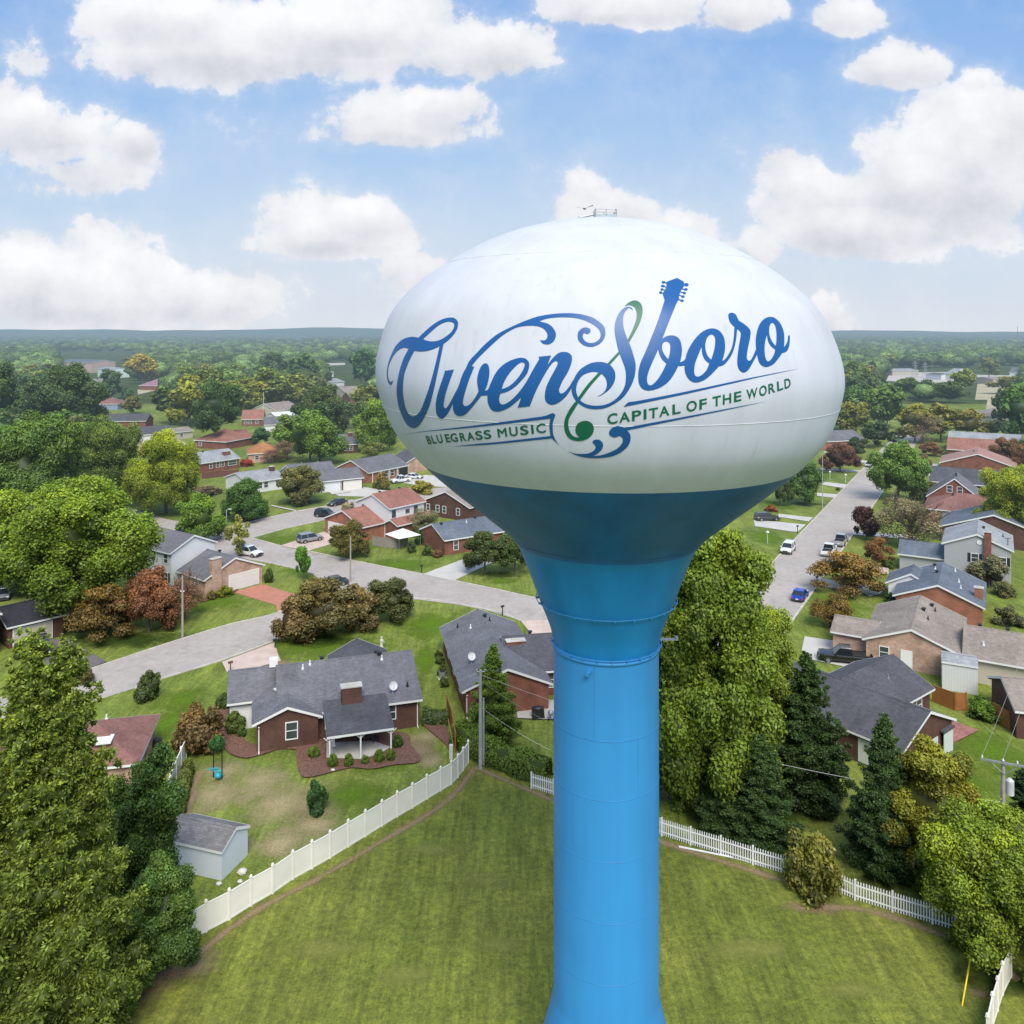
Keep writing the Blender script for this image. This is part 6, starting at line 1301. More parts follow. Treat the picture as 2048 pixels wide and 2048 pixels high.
# the distant wood, one mass to the horizon
def far_wood():
    R = np.random.RandomState(3); VV, TT, tt, ww = [], [], [], []; off = 0
    bands = [(430, 700, 640, 15), (700, 1100, 900, 16.5), (1100, 1800, 1200, 16), (1800, 3200, 1100, 24), (3200, 6500, 900, 46)]
    QV, QQ, qt, qw = [], [], [], []
    cl = np.array([.75, .9, 1.1, 1.3, 1.6, 2.0])
    for (y0, y1, n, sz) in bands:
        for _ in range(n):
            Y = math.sqrt(R.uniform(y0*y0, y1*y1)); X = R.uniform(-.7, .7)*Y; px = CX+F*X/Y; py = CY+F*H/Y
            if 800 < px < 1640: continue
            w = sz*R.uniform(.7, 1.3); hg = min(R.uniform(8.5, 15.5), 21) if sz < 20 else R.uniform(9, 17)
            tp = CY+F*(H-hg)/Y
            if any(px > a-4 and px < c_+4 and py > b and tp < d_ for (a, b, c_, d_) in KEEP): continue
            if 1765 < px < 2048 and 738 < py < 775: continue
            t = R.choice(cl)*R.uniform(.8, 1.2); wm_ = R.rand()*.5 if R.rand() < .25 else 0
            v = ICV2 if sz < 17 else ICV; T = ICT2 if sz < 17 else ICT
            vv = v*(1+.16*R.normal(size=(len(v), 1)))*np.array([w/2, w/2, hg*.42])+np.array([X, Y, hg*.56])
            VV.append(vv); TT.append(T+off); off += len(vv)
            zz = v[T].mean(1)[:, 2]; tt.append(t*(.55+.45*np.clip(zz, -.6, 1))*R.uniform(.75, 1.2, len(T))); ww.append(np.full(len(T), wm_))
            if sz < 18:
                m = 130 if sz < 17 else 36; d = R.normal(size=(m, 3)); d[:, 2] = np.abs(d[:, 2])*1.1-.25; d[:, 1] -= .4; d /= np.linalg.norm(d, axis=1)[:, None]
                c_ = d*np.array([w/2, w/2, hg*.45])*R.uniform(.9, 1.12, (m, 1))+np.array([X, Y, hg*.56]); s = w*.06
                a = R.normal(size=(m, 3)); a -= d*(a*d).sum(1)[:, None]*.6; a /= np.linalg.norm(a, axis=1)[:, None]; b = np.cross(d, a)
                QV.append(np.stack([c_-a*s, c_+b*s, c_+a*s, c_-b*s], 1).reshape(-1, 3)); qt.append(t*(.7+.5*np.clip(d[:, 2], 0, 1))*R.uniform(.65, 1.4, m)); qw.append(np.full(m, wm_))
    V1 = np.concatenate(QV); V2_ = np.concatenate(VV); Q = np.arange(len(V1)).reshape(-1, 4); T = np.concatenate(TT)+len(V1)
    me = np_mesh('distant_wood', np.concatenate([V1, V2_]), Q, T, np.concatenate(qt+tt), np.concatenate(qw+ww), LEAF)
    o = bpy.data.objects.new('distant_wood', me); col.objects.link(o); o.color = (.062, .098, .035, 1)
    tag(o, 'mass of distant treetops stretching to the horizon', 'wood', kind='stuff')
far_wood()
# wooded ground under and beyond the far trees
sheet('woodland_floor', [(-7000, 430), (7000, 430), (9000, 16000), (-9000, 16000)], .02, GRW)
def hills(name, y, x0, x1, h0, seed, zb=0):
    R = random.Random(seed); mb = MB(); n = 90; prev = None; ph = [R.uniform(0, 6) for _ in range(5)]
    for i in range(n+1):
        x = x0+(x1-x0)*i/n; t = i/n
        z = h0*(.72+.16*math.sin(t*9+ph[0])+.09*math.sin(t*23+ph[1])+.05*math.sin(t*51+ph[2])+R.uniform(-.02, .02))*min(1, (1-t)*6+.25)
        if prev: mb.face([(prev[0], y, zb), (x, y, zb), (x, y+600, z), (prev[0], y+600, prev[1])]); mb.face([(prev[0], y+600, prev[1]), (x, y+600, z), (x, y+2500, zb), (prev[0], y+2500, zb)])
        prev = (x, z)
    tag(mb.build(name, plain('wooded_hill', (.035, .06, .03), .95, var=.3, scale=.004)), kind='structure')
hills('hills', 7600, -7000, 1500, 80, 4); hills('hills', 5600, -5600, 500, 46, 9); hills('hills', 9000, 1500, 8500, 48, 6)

# ------------------------------------------------------------------ shrubs
def bush(px, py, top, w, colr, label, kind='bush', group=None, name='bush', cat='bush'):
    p = P(px, py); hg = (py-top)/F*p.y; wd = w/F*p.y; return tree_at(p.x, p.y+wd*.1, hg, wd, kind, colr, label, 0.0, cat, name, group)
BOX = (.085, .14, .022)
for (px, py, tp, w, lb) in ((*cE(717, 665), cE(0, 612)[1], 24, 'leftmost'), (*cE(809, 712), cE(0, 650)[1], 22, 'second'), (*cE(886, 710), cE(0, 650)[1], 19, 'third'), (*cE(965, 697), cE(0, 655)[1], 17, 'fourth and smallest'), (*cE(1034, 690), cE(0, 626)[1], 21, 'fifth'), (*cE(1090, 682), cE(0, 625)[1], 19, 'sixth')):
    bush(px, py, tp, w, BOX, '%s of the clipped boxwood balls edging the patio' % lb, 'ball', 'clipped boxwoods around the patio', 'boxwood', 'shrub')
bush(*cE(1123, 618), cE(0, 558)[1], 22, (.05, .10, .02), 'clipped dark boxwood behind the right patio post', 'ball', 'clipped boxwoods around the patio', 'boxwood', 'shrub')
bush(*cE(335, 545), cE(0, 450)[1], 42, (.07, .11, .025), 'large round clipped shrub beside the left house wall', 'ball', None, 'boxwood', 'shrub')
bush(*cE(369, 565), cE(0, 512)[1], 18, (.06, .10, .025), 'small clipped shrub right of the large round one', 'ball', None, 'boxwood', 'shrub')
bush(*cE(276, 430), cE(0, 355)[1], 29, (.06, .10, .03), 'round shrub at the back left corner of the house', 'ball', None, 'boxwood', 'shrub')
bush(*cE(725, 928), cE(0, 785)[1], 54, (.035, .085, .03), 'lone dark green bush on the dry back lawn')
bush(*cE(145, 655), cE(0, 425)[1], 96, (.115, .085, .042), 'large russet-brown shrub by the white fence end')
bush(*cC(952, 1290), cC(0, 1105)[1], 54, (.05, .075, .03), 'dark round bush on the lawn below the road')
bush(*cH(928, 838), cH(0, 545)[1], 106, (.11, .12, .03), 'big bush with bronze top interrupting the picket fence')
bush(*cE(1330, 505), cE(0, 450)[1], 23, (.17, .20, .03), 'small yellow-green shrub by the cedar fence')
bush(*cC(1730, 533), cC(0, 443)[1], 19, (.05, .09, .02), 'clipped cone-shaped shrub beside the white garage door', 'ball', None, 'boxwood', 'shrub')
bush(*cC(1440, 625), cC(0, 555)[1], 36, (.13, .15, .02), 'yellowish shrub in front of the stone garage wall'); bush(*cC(1360, 640), cC(0, 590)[1], 24, (.10, .09, .03), 'low bronze shrub at the garage corner')
bush(*cD(990, 650), cD(0, 535)[1], 33, (.04, .09, .025), 'dark dense bush by the brick house corner'); bush(*cD(905, 708), cD(0, 625)[1], 20, (.05, .08, .03), 'small dark bush left of the garden stones'); bush(*cD(1015, 730), cD(0, 648)[1], 22, (.06, .09, .03), 'small dark bush right of the garden stones')
bush(*cD(1090, 740), cD(0, 690)[1], 24, (.13, .08, .05), 'brown low shrub under the red brick wall')
bush(*cD(700, 268), cD(0, 157)[1], 38, (.13, .11, .03), 'bronze bush on the lawn by the white pickup'); bush(*cD(712, 272), cD(0, 212)[1], 26, (.06, .09, .03), 'dark bush in front of the bronze one')
bush(*cD(970, 300), cD(0, 215)[1], 58, (.19, .18, .03), 'wide yellowish shrub beside the white driveway')
bush(*cD(465, 420), cD(0, 362)[1], 26, (.25, .24, .2), 'pale grey shrub behind the black hatchback')
bush(*cB(905, 1310), cB(0, 1280)[1], 32, (.13, .17, .03), 'low yellow-green bed by the beige garage door')
bush(*cB(505, 1105), cB(0, 1052)[1], 26, (.24, .04, .03), 'crimson shrub by the red brick house')
for (x, y0, y1, lb) in ((1090, 1430, 1385, 'farthest'), (1102, 1478, 1430, 'second farthest'), (1120, 1560, 1480, 'middle'), (1135, 1635, 1572, 'nearest')):
    bush(*cD(x, y1+(y0-y1)), cD(0, y1)[1], 20, (.055, .085, .025), '%s of the dark shrubs in a row along the brick side wall' % lb, 'bush', 'shrubs in a row along the brick side wall')
bush(*cF(1085, 1822-1), cF(0, 1760)[1], 32, (.03, .07, .025), 'dark shrub under the white gable end'); bush(*cF(1065, 1600), cF(0, 1545)[1], 22, (.06, .10, .025), 'green shrub right of the round pale patio'); bush(*cF(1030, 1580), cF(0, 1540)[1], 20, (.04, .08, .02), 'dark shrub left of the green one by the pale patio')
bush(*cG(1700, 960), cG(0, 850)[1], 72, (.07, .13, .025), 'sprawling green vine shrub over the cedar fence'); bush(*cG(1850, 360), cG(0, 240)[1], 58, (.08, .09, .05), 'grey-green bush at the right edge behind the orange brick house')
bush(*cF(1810, 1780), cF(0, 1690)[1], 46, (.09, .10, .05), 'grey-green bush behind the grey two-storey house'); bush(*cF(305, 1235), cF(0, 1190)[1], 26, (.2, .07, .04), 'red-brown low shrub by the off-road car')
bush(*cF(735, 1098), cF(0, 1078)[1], 9, (.06, .09, .03), 'tiny shrub on the verge strip'); bush(*cF(1048, 1185), cF(0, 1145)[1], 13, (.08, .08, .03), 'small bronze shrub below the fresh green tree')
bush(*cC(540, 1180), cC(0, 1080)[1], 36, (.09, .085, .05), 'brown-tinted bush at the kerb behind the cypress')
def hedge(line, w, hgt, colr, label, seed=1):
    s = spline([(p[0], p[1], 0) for p in line], 10); R = np.random.RandomState(seed); pos, dd = [], []; tot = sum((s[i+1]-s[i]).length for i in range(len(s)-1)); n = int(tot*900*max(.4, w))
    for _ in range(n):
        i = R.randint(len(s)-1); t = R.rand(); p = s[i].lerp(s[i+1], t); d = (s[i+1]-s[i]).normalized(); nrm = Vector((-d.y, d.x, 0)); a = R.uniform(-.15, math.pi+.15)
        bump = 1+.10*math.sin(p.x*2.1)+.08*math.sin(p.y*3.3+1); q = p+nrm*math.cos(a)*w*bump*R.uniform(.85, 1.08)+Vector((0, 0, max(.03, math.sin(a)**.6 if math.sin(a) > 0 else 0)*hgt*bump*R.uniform(.9, 1.06)*(1 if R.rand() < .6 else R.rand())))
        pos.append(q[:]); dd.append((nrm*math.cos(a)+Vector((0, 0, math.sin(a)+.2))).normalized()[:])
    pos = np.array(pos); d = np.array(dd)+R.normal(size=(n, 3))*.4; d /= np.linalg.norm(d, axis=1)[:, None]; t = np.cross(d, R.normal(size=(n, 3))); t /= np.linalg.norm(t, axis=1)[:, None]; b = np.cross(d, t); sz = .11*R.uniform(.6, 1.3, (n, 1))
    V = np.stack([pos-t*sz, pos+b*sz*.6, pos+t*sz, pos-b*sz*.6], 1).reshape(-1, 3); tint = R.uniform(.6, 1.25, n)*(.6+.5*pos[:, 2]/hgt); T = []; cv = []; off = len(V)
    for i in range(len(s)-1):
        dr = (s[i+1]-s[i]).normalized(); nr = Vector((-dr.y, dr.x, 0))*w*.82
        ring0 = [s[i]-nr, s[i]-nr*.8+Vector((0, 0, hgt*.85)), s[i]+nr*.8+Vector((0, 0, hgt*.85)), s[i]+nr]; ring1 = [r_+(s[i+1]-s[i]) for r_ in ring0]
        cv += [r_[:] for r_ in ring0+ring1]
        for k_ in range(3): T += [[off+k_, off+k_+1, off+k_+4], [off+k_+1, off+k_+5, off+k_+4]]
        off += 8
    me = np_mesh('hedge', np.concatenate([V, np.array(cv)]), np.arange(len(V)).reshape(-1, 4), np.array(T), np.concatenate([tint, np.full(len(T), .35)]), np.concatenate([R.uniform(0, .3, n), np.zeros(len(T))]), LEAF)
    o = bpy.data.objects.new('hedge', me); col.objects.link(o); o.color = (*colr, 1); tag(o, label, 'hedge'); return o
hedge(W([cE(1425, 590), cE(1490, 640), cE(1600, 690), cE(1720, 735), cE(1850, 775)]), 1.05, 1.9, (.075, .125, .022), 'thick green hedge running from the fence corner towards the column')
hedge(W([(376, 1545), (366, 1585), (352, 1640), (340, 1700)]), .55, 1.3, (.085, .11, .03), 'clipped hedge along the back of the left white fence', 2)
hedge(W([cE(1245, 500), cE(1310, 505), cE(1362, 500)]), .5, 1.5, (.05, .085, .025), 'short dark hedge between house and cedar fence', 3)
# ------------------------------------------------------------------ fences
def fence(line, hgt, label, bays=None, name='fence', mat=None, panel='solid', post=.13, cap=True, group=None, pitch=2.0):
    """line = world base points; one post per point or evenly spaced"""
    mat = mat or VINYL; pts = [Vector((p[0], p[1], 0)) for p in line]
    if pitch:
        s = []; 
        for i in range(len(pts)-1):
            n = max(1, round((pts[i+1]-pts[i]).length/pitch)); s += [pts[i].lerp(pts[i+1], k_/n) for k_ in range(n)]
        pts = s+[pts[-1]]
    r = empty(name, pts[0], 0, label, 'fence', group); b = pts[0]
    for i, p in enumerate(pts):
        q = MB(); c_ = p-b; d = (pts[min(i+1, len(pts)-1)]-pts[max(0, i-1)]); a = math.atan2(d.y, d.x)
        q.box((c_.x, c_.y, (hgt+.08)/2), (post, post, hgt+.08), a); o = q.build('post', mat, r)
        if cap: k_ = MB(); k_.ball((c_.x, c_.y, hgt+.16), (post*.8, post*.8, .11), n=8, m=5); k_.box((c_.x, c_.y, hgt+.09), (post*1.5, post*1.5, .04), a); k_.build('cap', mat, o, False)
    for i in range(len(pts)-1):
        a_, e_ = pts[i]-b, pts[i+1]-b; d = e_-a_; L_ = d.length; ang = math.atan2(d.y, d.x); c_ = (a_+e_)/2; q = MB()
        if panel == 'solid':
            q.box((c_.x, c_.y, hgt/2+.01), (L_-post*.8, .045, hgt-.1), ang); q.box((c_.x, c_.y, hgt-.04), (L_-post*.8, .075, .09), ang); q.box((c_.x, c_.y, .1), (L_-post*.8, .075, .12), ang)
        elif panel == 'picket':
            n = max(2, int(L_/.165))
            for k_ in range(1, n):
                p = a_.lerp(e_, k_/n); hh = hgt-.1+.07*math.cos(2*math.pi*k_/n)*0; q.box((p.x, p.y, hh/2+.05), (.075, .022, hh), ang); q.box((p.x, p.y, hh+.08), (.05, .02, .06), ang, .3)
            for z in (.3, hgt-.32): q.box((c_.x, c_.y, z), (L_, .05, .075), ang)
        elif panel == 'wire':
            q.tube([a_+Vector((0, 0, hgt)), e_+Vector((0, 0, hgt))], .028, 6)
            for k_ in range(1, 6): q.tube([a_+Vector((0, 0, hgt*k_/6)), e_+Vector((0, 0, hgt*k_/6))], .007, 3)
            for k_ in range(12): p = a_.lerp(e_, k_/12); q.tube([p, p+Vector((0, 0, hgt))], .006, 3)
        q.build('picket_panel' if panel == 'picket' else ('wire_mesh' if panel == 'wire' else 'panel'), mat, r)
    return r
VIN2 = siding('vinyl_boards', (.80, .79, .74), True, .17)
FPX = [(367, 1893), cE(198, 1507), cE(310, 1449), cE(415, 1382), cE(520, 1322), cE(617, 1254), cE(710, 1202), cE(798, 1152), cE(885, 1097), cE(968, 1047), cE(1048, 997), cE(1122, 952), cE(1195, 910), cE(1265, 867), cE(1332, 827), cE(1383, 795), cE(1415, 762), cE(1440, 728), cE(1465, 692)]
fence(W(FPX), 1.83, 'long white vinyl privacy fence curving between the back yard and the field', mat=VINYL, pitch=None)
fence(W([(372, 1516), (352, 1562), (330, 1622), (318, 1665)]), 1.75, 'short white vinyl fence left of the russet shrub', pitch=1.9)
fence(W([(2022, 1955), (2005, 1990), (1985, 2055), (1975, 2100)]), 1.7, 'white vinyl fence end at the lower right corner', pitch=1.8)
WHP = plain('white_picket', (.80, .80, .79), .5, var=.05)
fence(W([(1063, 1577), (1108, 1591), (1165, 1610), (1215, 1628), (1270, 1647), cH(183, 540), cH(322, 585), cH(468, 630), cH(623, 680), cH(783, 728)]), 1.3, 'white picket fence passing behind the tower column', mat=WHP, panel='picket', pitch=None, cap=False, post=.12)
fence(W([cH(1005, 800), cH(1117, 850), cH(1297, 907), cH(1490, 965), cH(1600, 1000)]), 1.3, 'white picket fence right of the bronze-topped bush', mat=WHP, panel='picket', pitch=None, cap=False, post=.12)
RUST = plain('rusty_metal', (.16, .13, .11), .7, .3)
fence(W([cI(1090, 1480), cI(960, 1560), cI(820, 1650), cI(595, 1780), cI(390, 1925), cI(200, 2060)]), 1.15, 'low rusty wire fence below the dark trees at lower left', mat=RUST, panel='wire', pitch=None, cap=False, post=.07)
fence(W([cD(640, 660), cD(720, 672), cD(800, 682), cD(880, 660)]), 1.7, 'weathered grey board fence around the canopy yard', mat=WOOD, pitch=1.9, cap=False)
fence(W([cE(1363, 455), cE(1385, 530), cE(1402, 640)]), 1.8, 'cedar board fence between the two brick houses', mat=WOODO, pitch=2.2, cap=False)
fence(W([cG(1345, 850), cG(1490, 905), cG(1560, 905)]), 1.75, 'orange cedar fence below the white shed', mat=WOODO, pitch=2.2, cap=False)
fence(W([cG(1740, 975), cG(1840, 1030), cG(1990, 1085)]), 1.75, 'orange cedar fence at the right edge of the striped lawn', mat=WOODO, pitch=2.2, cap=False)
fence(W([cA(1525, 1200), cA(1700, 1180), cA(1800, 1170)]), 1.5, 'red-brown board fence in front of the red brick house', mat=plain('red_boards', (.15, .06, .045), .8), pitch=3, cap=False)

# ------------------------------------------------------------------ vehicles
TYRE = plain('tyre_rubber', (.02, .02, .02), .85); RIM = plain('alloy_rim', (.4, .4, .42), .35, .7); CG = plain('car_glass', (.015, .02, .025), .08, spec=.9, var=.1); LAMP = plain('lamp_clear', (.75, .75, .75), .2); TAIL = plain('lamp_red', (.45, .02, .02), .3); BUMP = plain('bumper_plastic', (.04, .04, .042), .7)
def carpaint(n, c, metal=.2): return plain('paint_'+n, c, .28, metal, var=.03, coat=.6)
# side outline: (x from tail to nose, z top of lower body), cabin outline
def car(px, py, head, kind, paint_, label, group=None, L=4.6):
    p = P(px, py); r = empty({'pickup': 'pickup_truck', 'suv': 'parked_suv', 'sedan': 'parked_car'}[kind], p, math.atan2(head[1], head[0]), label, {'pickup': 'pickup truck', 'suv': 'suv', 'sedan': 'car'}[kind], group)
    hw = .93 if kind != 'sedan' else .88; zb = .34 if kind != 'sedan' else .25; belt = {'suv': .98, 'sedan': .82, 'pickup': 1.08}[kind]; top = {'suv': 1.68, 'sedan': 1.40, 'pickup': 1.86}[kind]
    st = {'suv': [(-.5, .55, .86), (-.485, .95, .97), (-.40, 1.0, 1), (-.1, 1.0, 1), (.18, 1.0, 1), (.38, .93, .99), (.46, .86, .93), (.5, .55, .84)],
          'sedan': [(-.5, .6, .84), (-.48, .98, .93), (-.36, 1.04, 1), (-.1, 1.0, 1), (.18, .99, 1), (.38, .88, .98), (.46, .78, .92), (.5, .55, .8)],
          'pickup': [(-.5, .97, .95), (-.49, 1.0, .97), (-.15, 1.0, 1), (-.13, 1.0, 1), (.16, 1.0, 1), (.40, .96, .99), (.475, .92, .95), (.5, .55, .92)]}[kind]
    mb = MB(); rings = []
    for (x, zt, wf) in st:
        X = x*L; w = hw*wf; z = belt*zt
        rings.append([(X, -w*.93, zb), (X, -w, zb+.22), (X, -w, z-.16), (X, -w*.93, z-.02), (X, -w*.5, z+.02), (X, 0, z+.035), (X, w*.5, z+.02), (X, w*.93, z-.02), (X, w, z-.16), (X, w, zb+.22), (X, w*.93, zb)])
    for i in range(len(rings)-1):
        for k_ in range(10):
            if kind == 'pickup' and 1 <= i <= 1 and 3 <= k_ <= 6: continue
            mb.face([rings[i][k_], rings[i+1][k_], rings[i+1][k_+1], rings[i][k_+1]])
        mb.face([rings[i][10], rings[i+1][10], rings[i+1][0], rings[i][0]])
    mb.face(rings[0]); mb.face(list(reversed(rings[-1])))
    bd = mb.build('body', paint_, r)
    c0, c1, t0, t1 = {'suv': (-.49, .24, -.43, .07), 'sedan': (-.40, .27, -.24, .06), 'pickup': (-.12, .22, -.10, .09)}[kind]
    wb, wt = hw*.95, hw*.76; zc0 = belt-.05; zt = top-.06
    g_ = MB(); B = [(c0*L, -wb, zc0), (c1*L, -wb, zc0), (c1*L, wb, zc0), (c0*L, wb, zc0)]; T = [(t0*L, -wt, zt), (t1*L, -wt, zt), (t1*L, wt, zt), (t0*L, wt, zt)]
    for i in range(4): g_.face([B[i], B[(i+1) % 4], T[(i+1) % 4], T[i]])
    g_.build('windows', CG, r)
    rf = MB(); e = .03; R_ = [(t0*L-e, -wt-e, zt-.01), (t1*L+e, -wt-e, zt-.01), (t1*L+e, wt+e, zt-.01), (t0*L-e, wt+e, zt-.01)]; R2 = [(x*.94+(t0+t1)/2*L*.06, y*.9, z+.08) for x, y, z in R_]
    for i in range(4): rf.face([R_[i], R_[(i+1) % 4], R2[(i+1) % 4], R2[i]])
    rf.face(R2)
    for i in range(4): rf.tube([B[i], T[i]], .035, 5)
    for sx in ((.42, .47) if kind != 'pickup' else (.5,)):
        for sg in (-1, 1):
            xb = c0*L+(c1-c0)*L*sx; xt = t0*L+(t1-t0)*L*sx; rf.tube([(xb, sg*(wb+.005), zc0), (xt, sg*(wt+.005), zt)], .03, 5)
    if kind == 'suv': [rf.tube([(t0*L+.2, sg*wt*.85, zt+.13), (t1*L-.1, sg*wt*.85, zt+.13)], .02, 5) for sg in (-1, 1)]
    rf.build('roof', paint_, r)
    wr = .36 if kind != 'sedan' else .32
    for x in (-.31, .32):
        for sg in (-1, 1):
            q = MB(); q.tube([(x*L, sg*(hw-.2), wr), (x*L, sg*(hw+.02), wr)], wr, 16); w_ = q.build('wheel', TYRE, r, False); q = MB(); q.tube([(x*L, sg*(hw+.0), wr), (x*L, sg*(hw+.03), wr)], wr*.62, 10); q.build('rim', RIM, w_)
            q = MB(); 
            for k_ in range(8): a0, a1 = math.pi*k_/8, math.pi*(k_+1)/8; q.face([(x*L+wr*1.22*math.cos(a0), sg*(hw+.012), wr+wr*1.15*math.sin(a0)), (x*L+wr*1.22*math.cos(a1), sg*(hw+.012), wr+wr*1.15*math.sin(a1)), (x*L+wr*.9*math.cos(a1), sg*(hw+.012), wr+wr*.9*math.sin(a1)), (x*L+wr*.9*math.cos(a0), sg*(hw+.012), wr+wr*.9*math.sin(a0))])
            q.build('wheel_arch', BUMP, r)
    for sg in (-1, 1):
        q = MB(); q.box((.472*L, sg*hw*.68, belt*.74), (.14, .34, .13)); q.build('headlight', LAMP, r); q = MB(); q.box((-.488*L, sg*hw*.78, belt*.78), (.08, .22, .22)); q.build('tail_light', TAIL, r)
        q = MB(); q.box((c1*L-.25, sg*(hw+.11), belt+.06), (.12, .2, .13)); q.build('mirror', paint_, r)
    q = MB(); q.box((.492*L, 0, zb+.12), (.12, hw*1.75, .26)); q.box((.497*L, 0, belt*.68), (.06, hw*.9, .16)); q.build('front_bumper', BUMP, r); q = MB(); q.box((-.492*L, 0, zb+.12), (.12, hw*1.75, .24)); q.build('rear_bumper', BUMP if kind != 'pickup' else RIM, r)
    q = MB(); q.box((-.505*L, 0, belt*.62), (.02, .36, .14)); q.build('number_plate', WHITE, r)
    if kind == 'pickup':
        q = MB(); x0, x1 = -.475*L, -.135*L; zf = .72; w = hw*.82
        q.face([(x0, -w, zf), (x1, -w, zf), (x1, w, zf), (x0, w, zf)])
        for sg in (-1, 1): q.face([(x0, sg*w, zf), (x1, sg*w, zf), (x1, sg*w, belt+.02), (x0, sg*w, belt+.02)])
        q.face([(x1, -w, zf), (x1, w, zf), (x1, w, belt+.02), (x1, -w, belt+.02)]); q.face([(x0, -w, zf), (x0, w, zf), (x0, w, belt), (x0, -w, belt)]); q.build('load_bed', BUMP, r)
        q = MB(); 
        for sg in (-1, 1): q.box((-.31*L, sg*hw*.9, belt+.02), (.36*L, .12, .06))
        q.build('bed_rail', paint_, r)
    return r
WHC = carpaint('white', (.78, .78, .78), 0); SLV = carpaint('silver', (.36, .38, .40), .5); BLK = carpaint('black', (.012, .013, .016), .1); CHAR = carpaint('graphite', (.05, .058, .062), .4); BLU = carpaint('blue', (.012, .06, .42), .2); NVY = carpaint('navy', (.02, .03, .06), .3)
car(620, 1083, (.74, .67), 'suv', SLV, 'silver SUV parked on the pinkish driveway, nose to the garage')
car(652, 1034, (.93, -.25), 'suv', BLK, 'black SUV parked on the road near the footpath kerb', L=4.7)
car(675, 1010, (-.6, -.8), 'sedan', BLK, 'black saloon parked at the kerb beyond the black SUV')
car(801, 965, (-.8, -.6), 'pickup', WHC, 'white pickup on the pale driveway, nearer of two white vehicles', L=5.2)
car(828, 957, (.95, -.3), 'sedan', WHC, 'white saloon on the pale driveway in front of the open carport')
car(499, 1111, (.88, -.46), 'suv', WHC, 'white utility car at the road corner behind the slender poplar', L=4.8)
car(664, 1172, (-.85, -.5), 'sedan', CHAR, 'dark saloon behind the bronze trees at the road bend', L=4.7)
car(82, 1306, (.55, -.83), 'suv', NVY, 'dark blue SUV on the old asphalt drive by the tan garage door')
car(5, 1195, (.5, -.8), 'sedan', SLV, 'silver car cut by the left edge under the maple')
car(1534, 1041, (.95, .1), 'suv', CHAR, 'graphite estate on the driveway left of the street', L=4.9)
car(1576, 1104, (-.5, -.86), 'suv', WHC, 'white SUV facing the camera at the left kerb', L=4.6)
car(1658, 1108, (.5, .86), 'pickup', WHC, 'white pickup parked nearer at the right kerb', L=5.6)
car(1682, 1088, (.5, .86), 'pickup', carpaint('pale_grey', (.5, .5, .5), .3), 'pale grey pickup parked ahead of the white pickup', L=5.6)
car(1600, 1197, (.5, .86), 'sedan', BLU, 'bright blue saloon seen from behind on the street', L=4.3)
car(1690, 1324, (-.96, .27), 'pickup', BLK, 'black crew-cab pickup beside the pale brick house', L=5.9)
car(1801, 876, (-.3, -.95), 'suv', WHC, 'white van-like car at the far end of the street', L=5)
car(1738, 933, (-.5, -.86), 'sedan', WHC, 'white car at the far left kerb of the street')

# ------------------------------------------------------------------ poles, wires and small things
POLE = plain('weathered_pole', (.33, .30, .25), .9, var=.15, scale=2); POLEG = plain('grey_pole', (.36, .37, .36), .7)
def pole(px, py, top, label, mat, r0=.15, name='utility_pole', cat='utility pole'):
    p = P(px, py); hg = (py-top)/F*p.y; e_ = empty(name, p, 0, label, cat); q = MB(); q.tube([(0, 0, 0), (0, 0, hg*.5), (0, 0, hg)], [r0, r0*.88, r0*.72], 10); q.build('shaft', mat, e_); e_['h'] = hg; return e_, p, hg
e1, p1, h1 = pole(961, 1537, 1340, 'grey utility pole at the hedge corner behind the white fence', POLEG, .17)
q = MB(); q.tube([(-.35, 0, h1-.15), (.45, 0, h1-.1)], .04, 6); q.ball((-.3, 0, h1), .09); q.ball((.42, 0, h1), .09); q.build('insulator', GREYM, e1)
e2, p2, h2 = pole(967, 1532, 1396, 'shorter grey pole right beside the hedge-corner pole', POLEG, .11)
e3, p3, h3 = pole(365, 1276, 1151, 'bare wooden pole on the verge by the russet tree', POLE, .14)
q = MB(); q.box((0, 0, h3*.75), (.5, .1, .1)); q.build('step_bracket', WHITE, e3)
e4, p4, h4 = pole(701, 1164, 1073, 'bare wooden pole on the verge beyond the bronze trees', POLE, .13)
e5, p5, h5 = pole(2006, 1775, 1520, 'timber utility pole with crossarm and transformer at right', plain('pole_timber', (.34, .32, .29), .9, var=.2, scale=3), .17)
ca = Vector((.92, -.38, 0)); q = MB(); a_ = math.atan2(ca.y, ca.x); q.box((0, -.2, h5-.12), (2.9, .11, .13), a_); q.tube([ca*-.9+Vector((0, -.2, h5-.15)), Vector((0, -.15, h5-.9))], .03, 5); q.tube([ca*.9+Vector((0, -.2, h5-.15)), Vector((0, -.15, h5-.9))], .03, 5); q.build('crossarm', GREYM, e5)
INS = []
for t in (-1.35, -.1, .75, 1.3): q = MB(); c_ = ca*t+Vector((0, -.2, h5+.02)); q.tube([c_, c_+Vector((0, 0, .16))], [.06, .04], 8); q.build('insulator', WHITE, e5); INS.append(p5+c_+Vector((0, 0, .16)))
q = MB(); q.tube([(.42, -.1, h5-2.3), (.42, -.1, h5-1.35)], .25, 14); q.tube([(.42, -.1, h5-1.35), (.42, -.1, h5-1.2)], [.25, .1], 14); q.build('transformer', plain('transformer_grey', (.55, .56, .57), .4), e5)
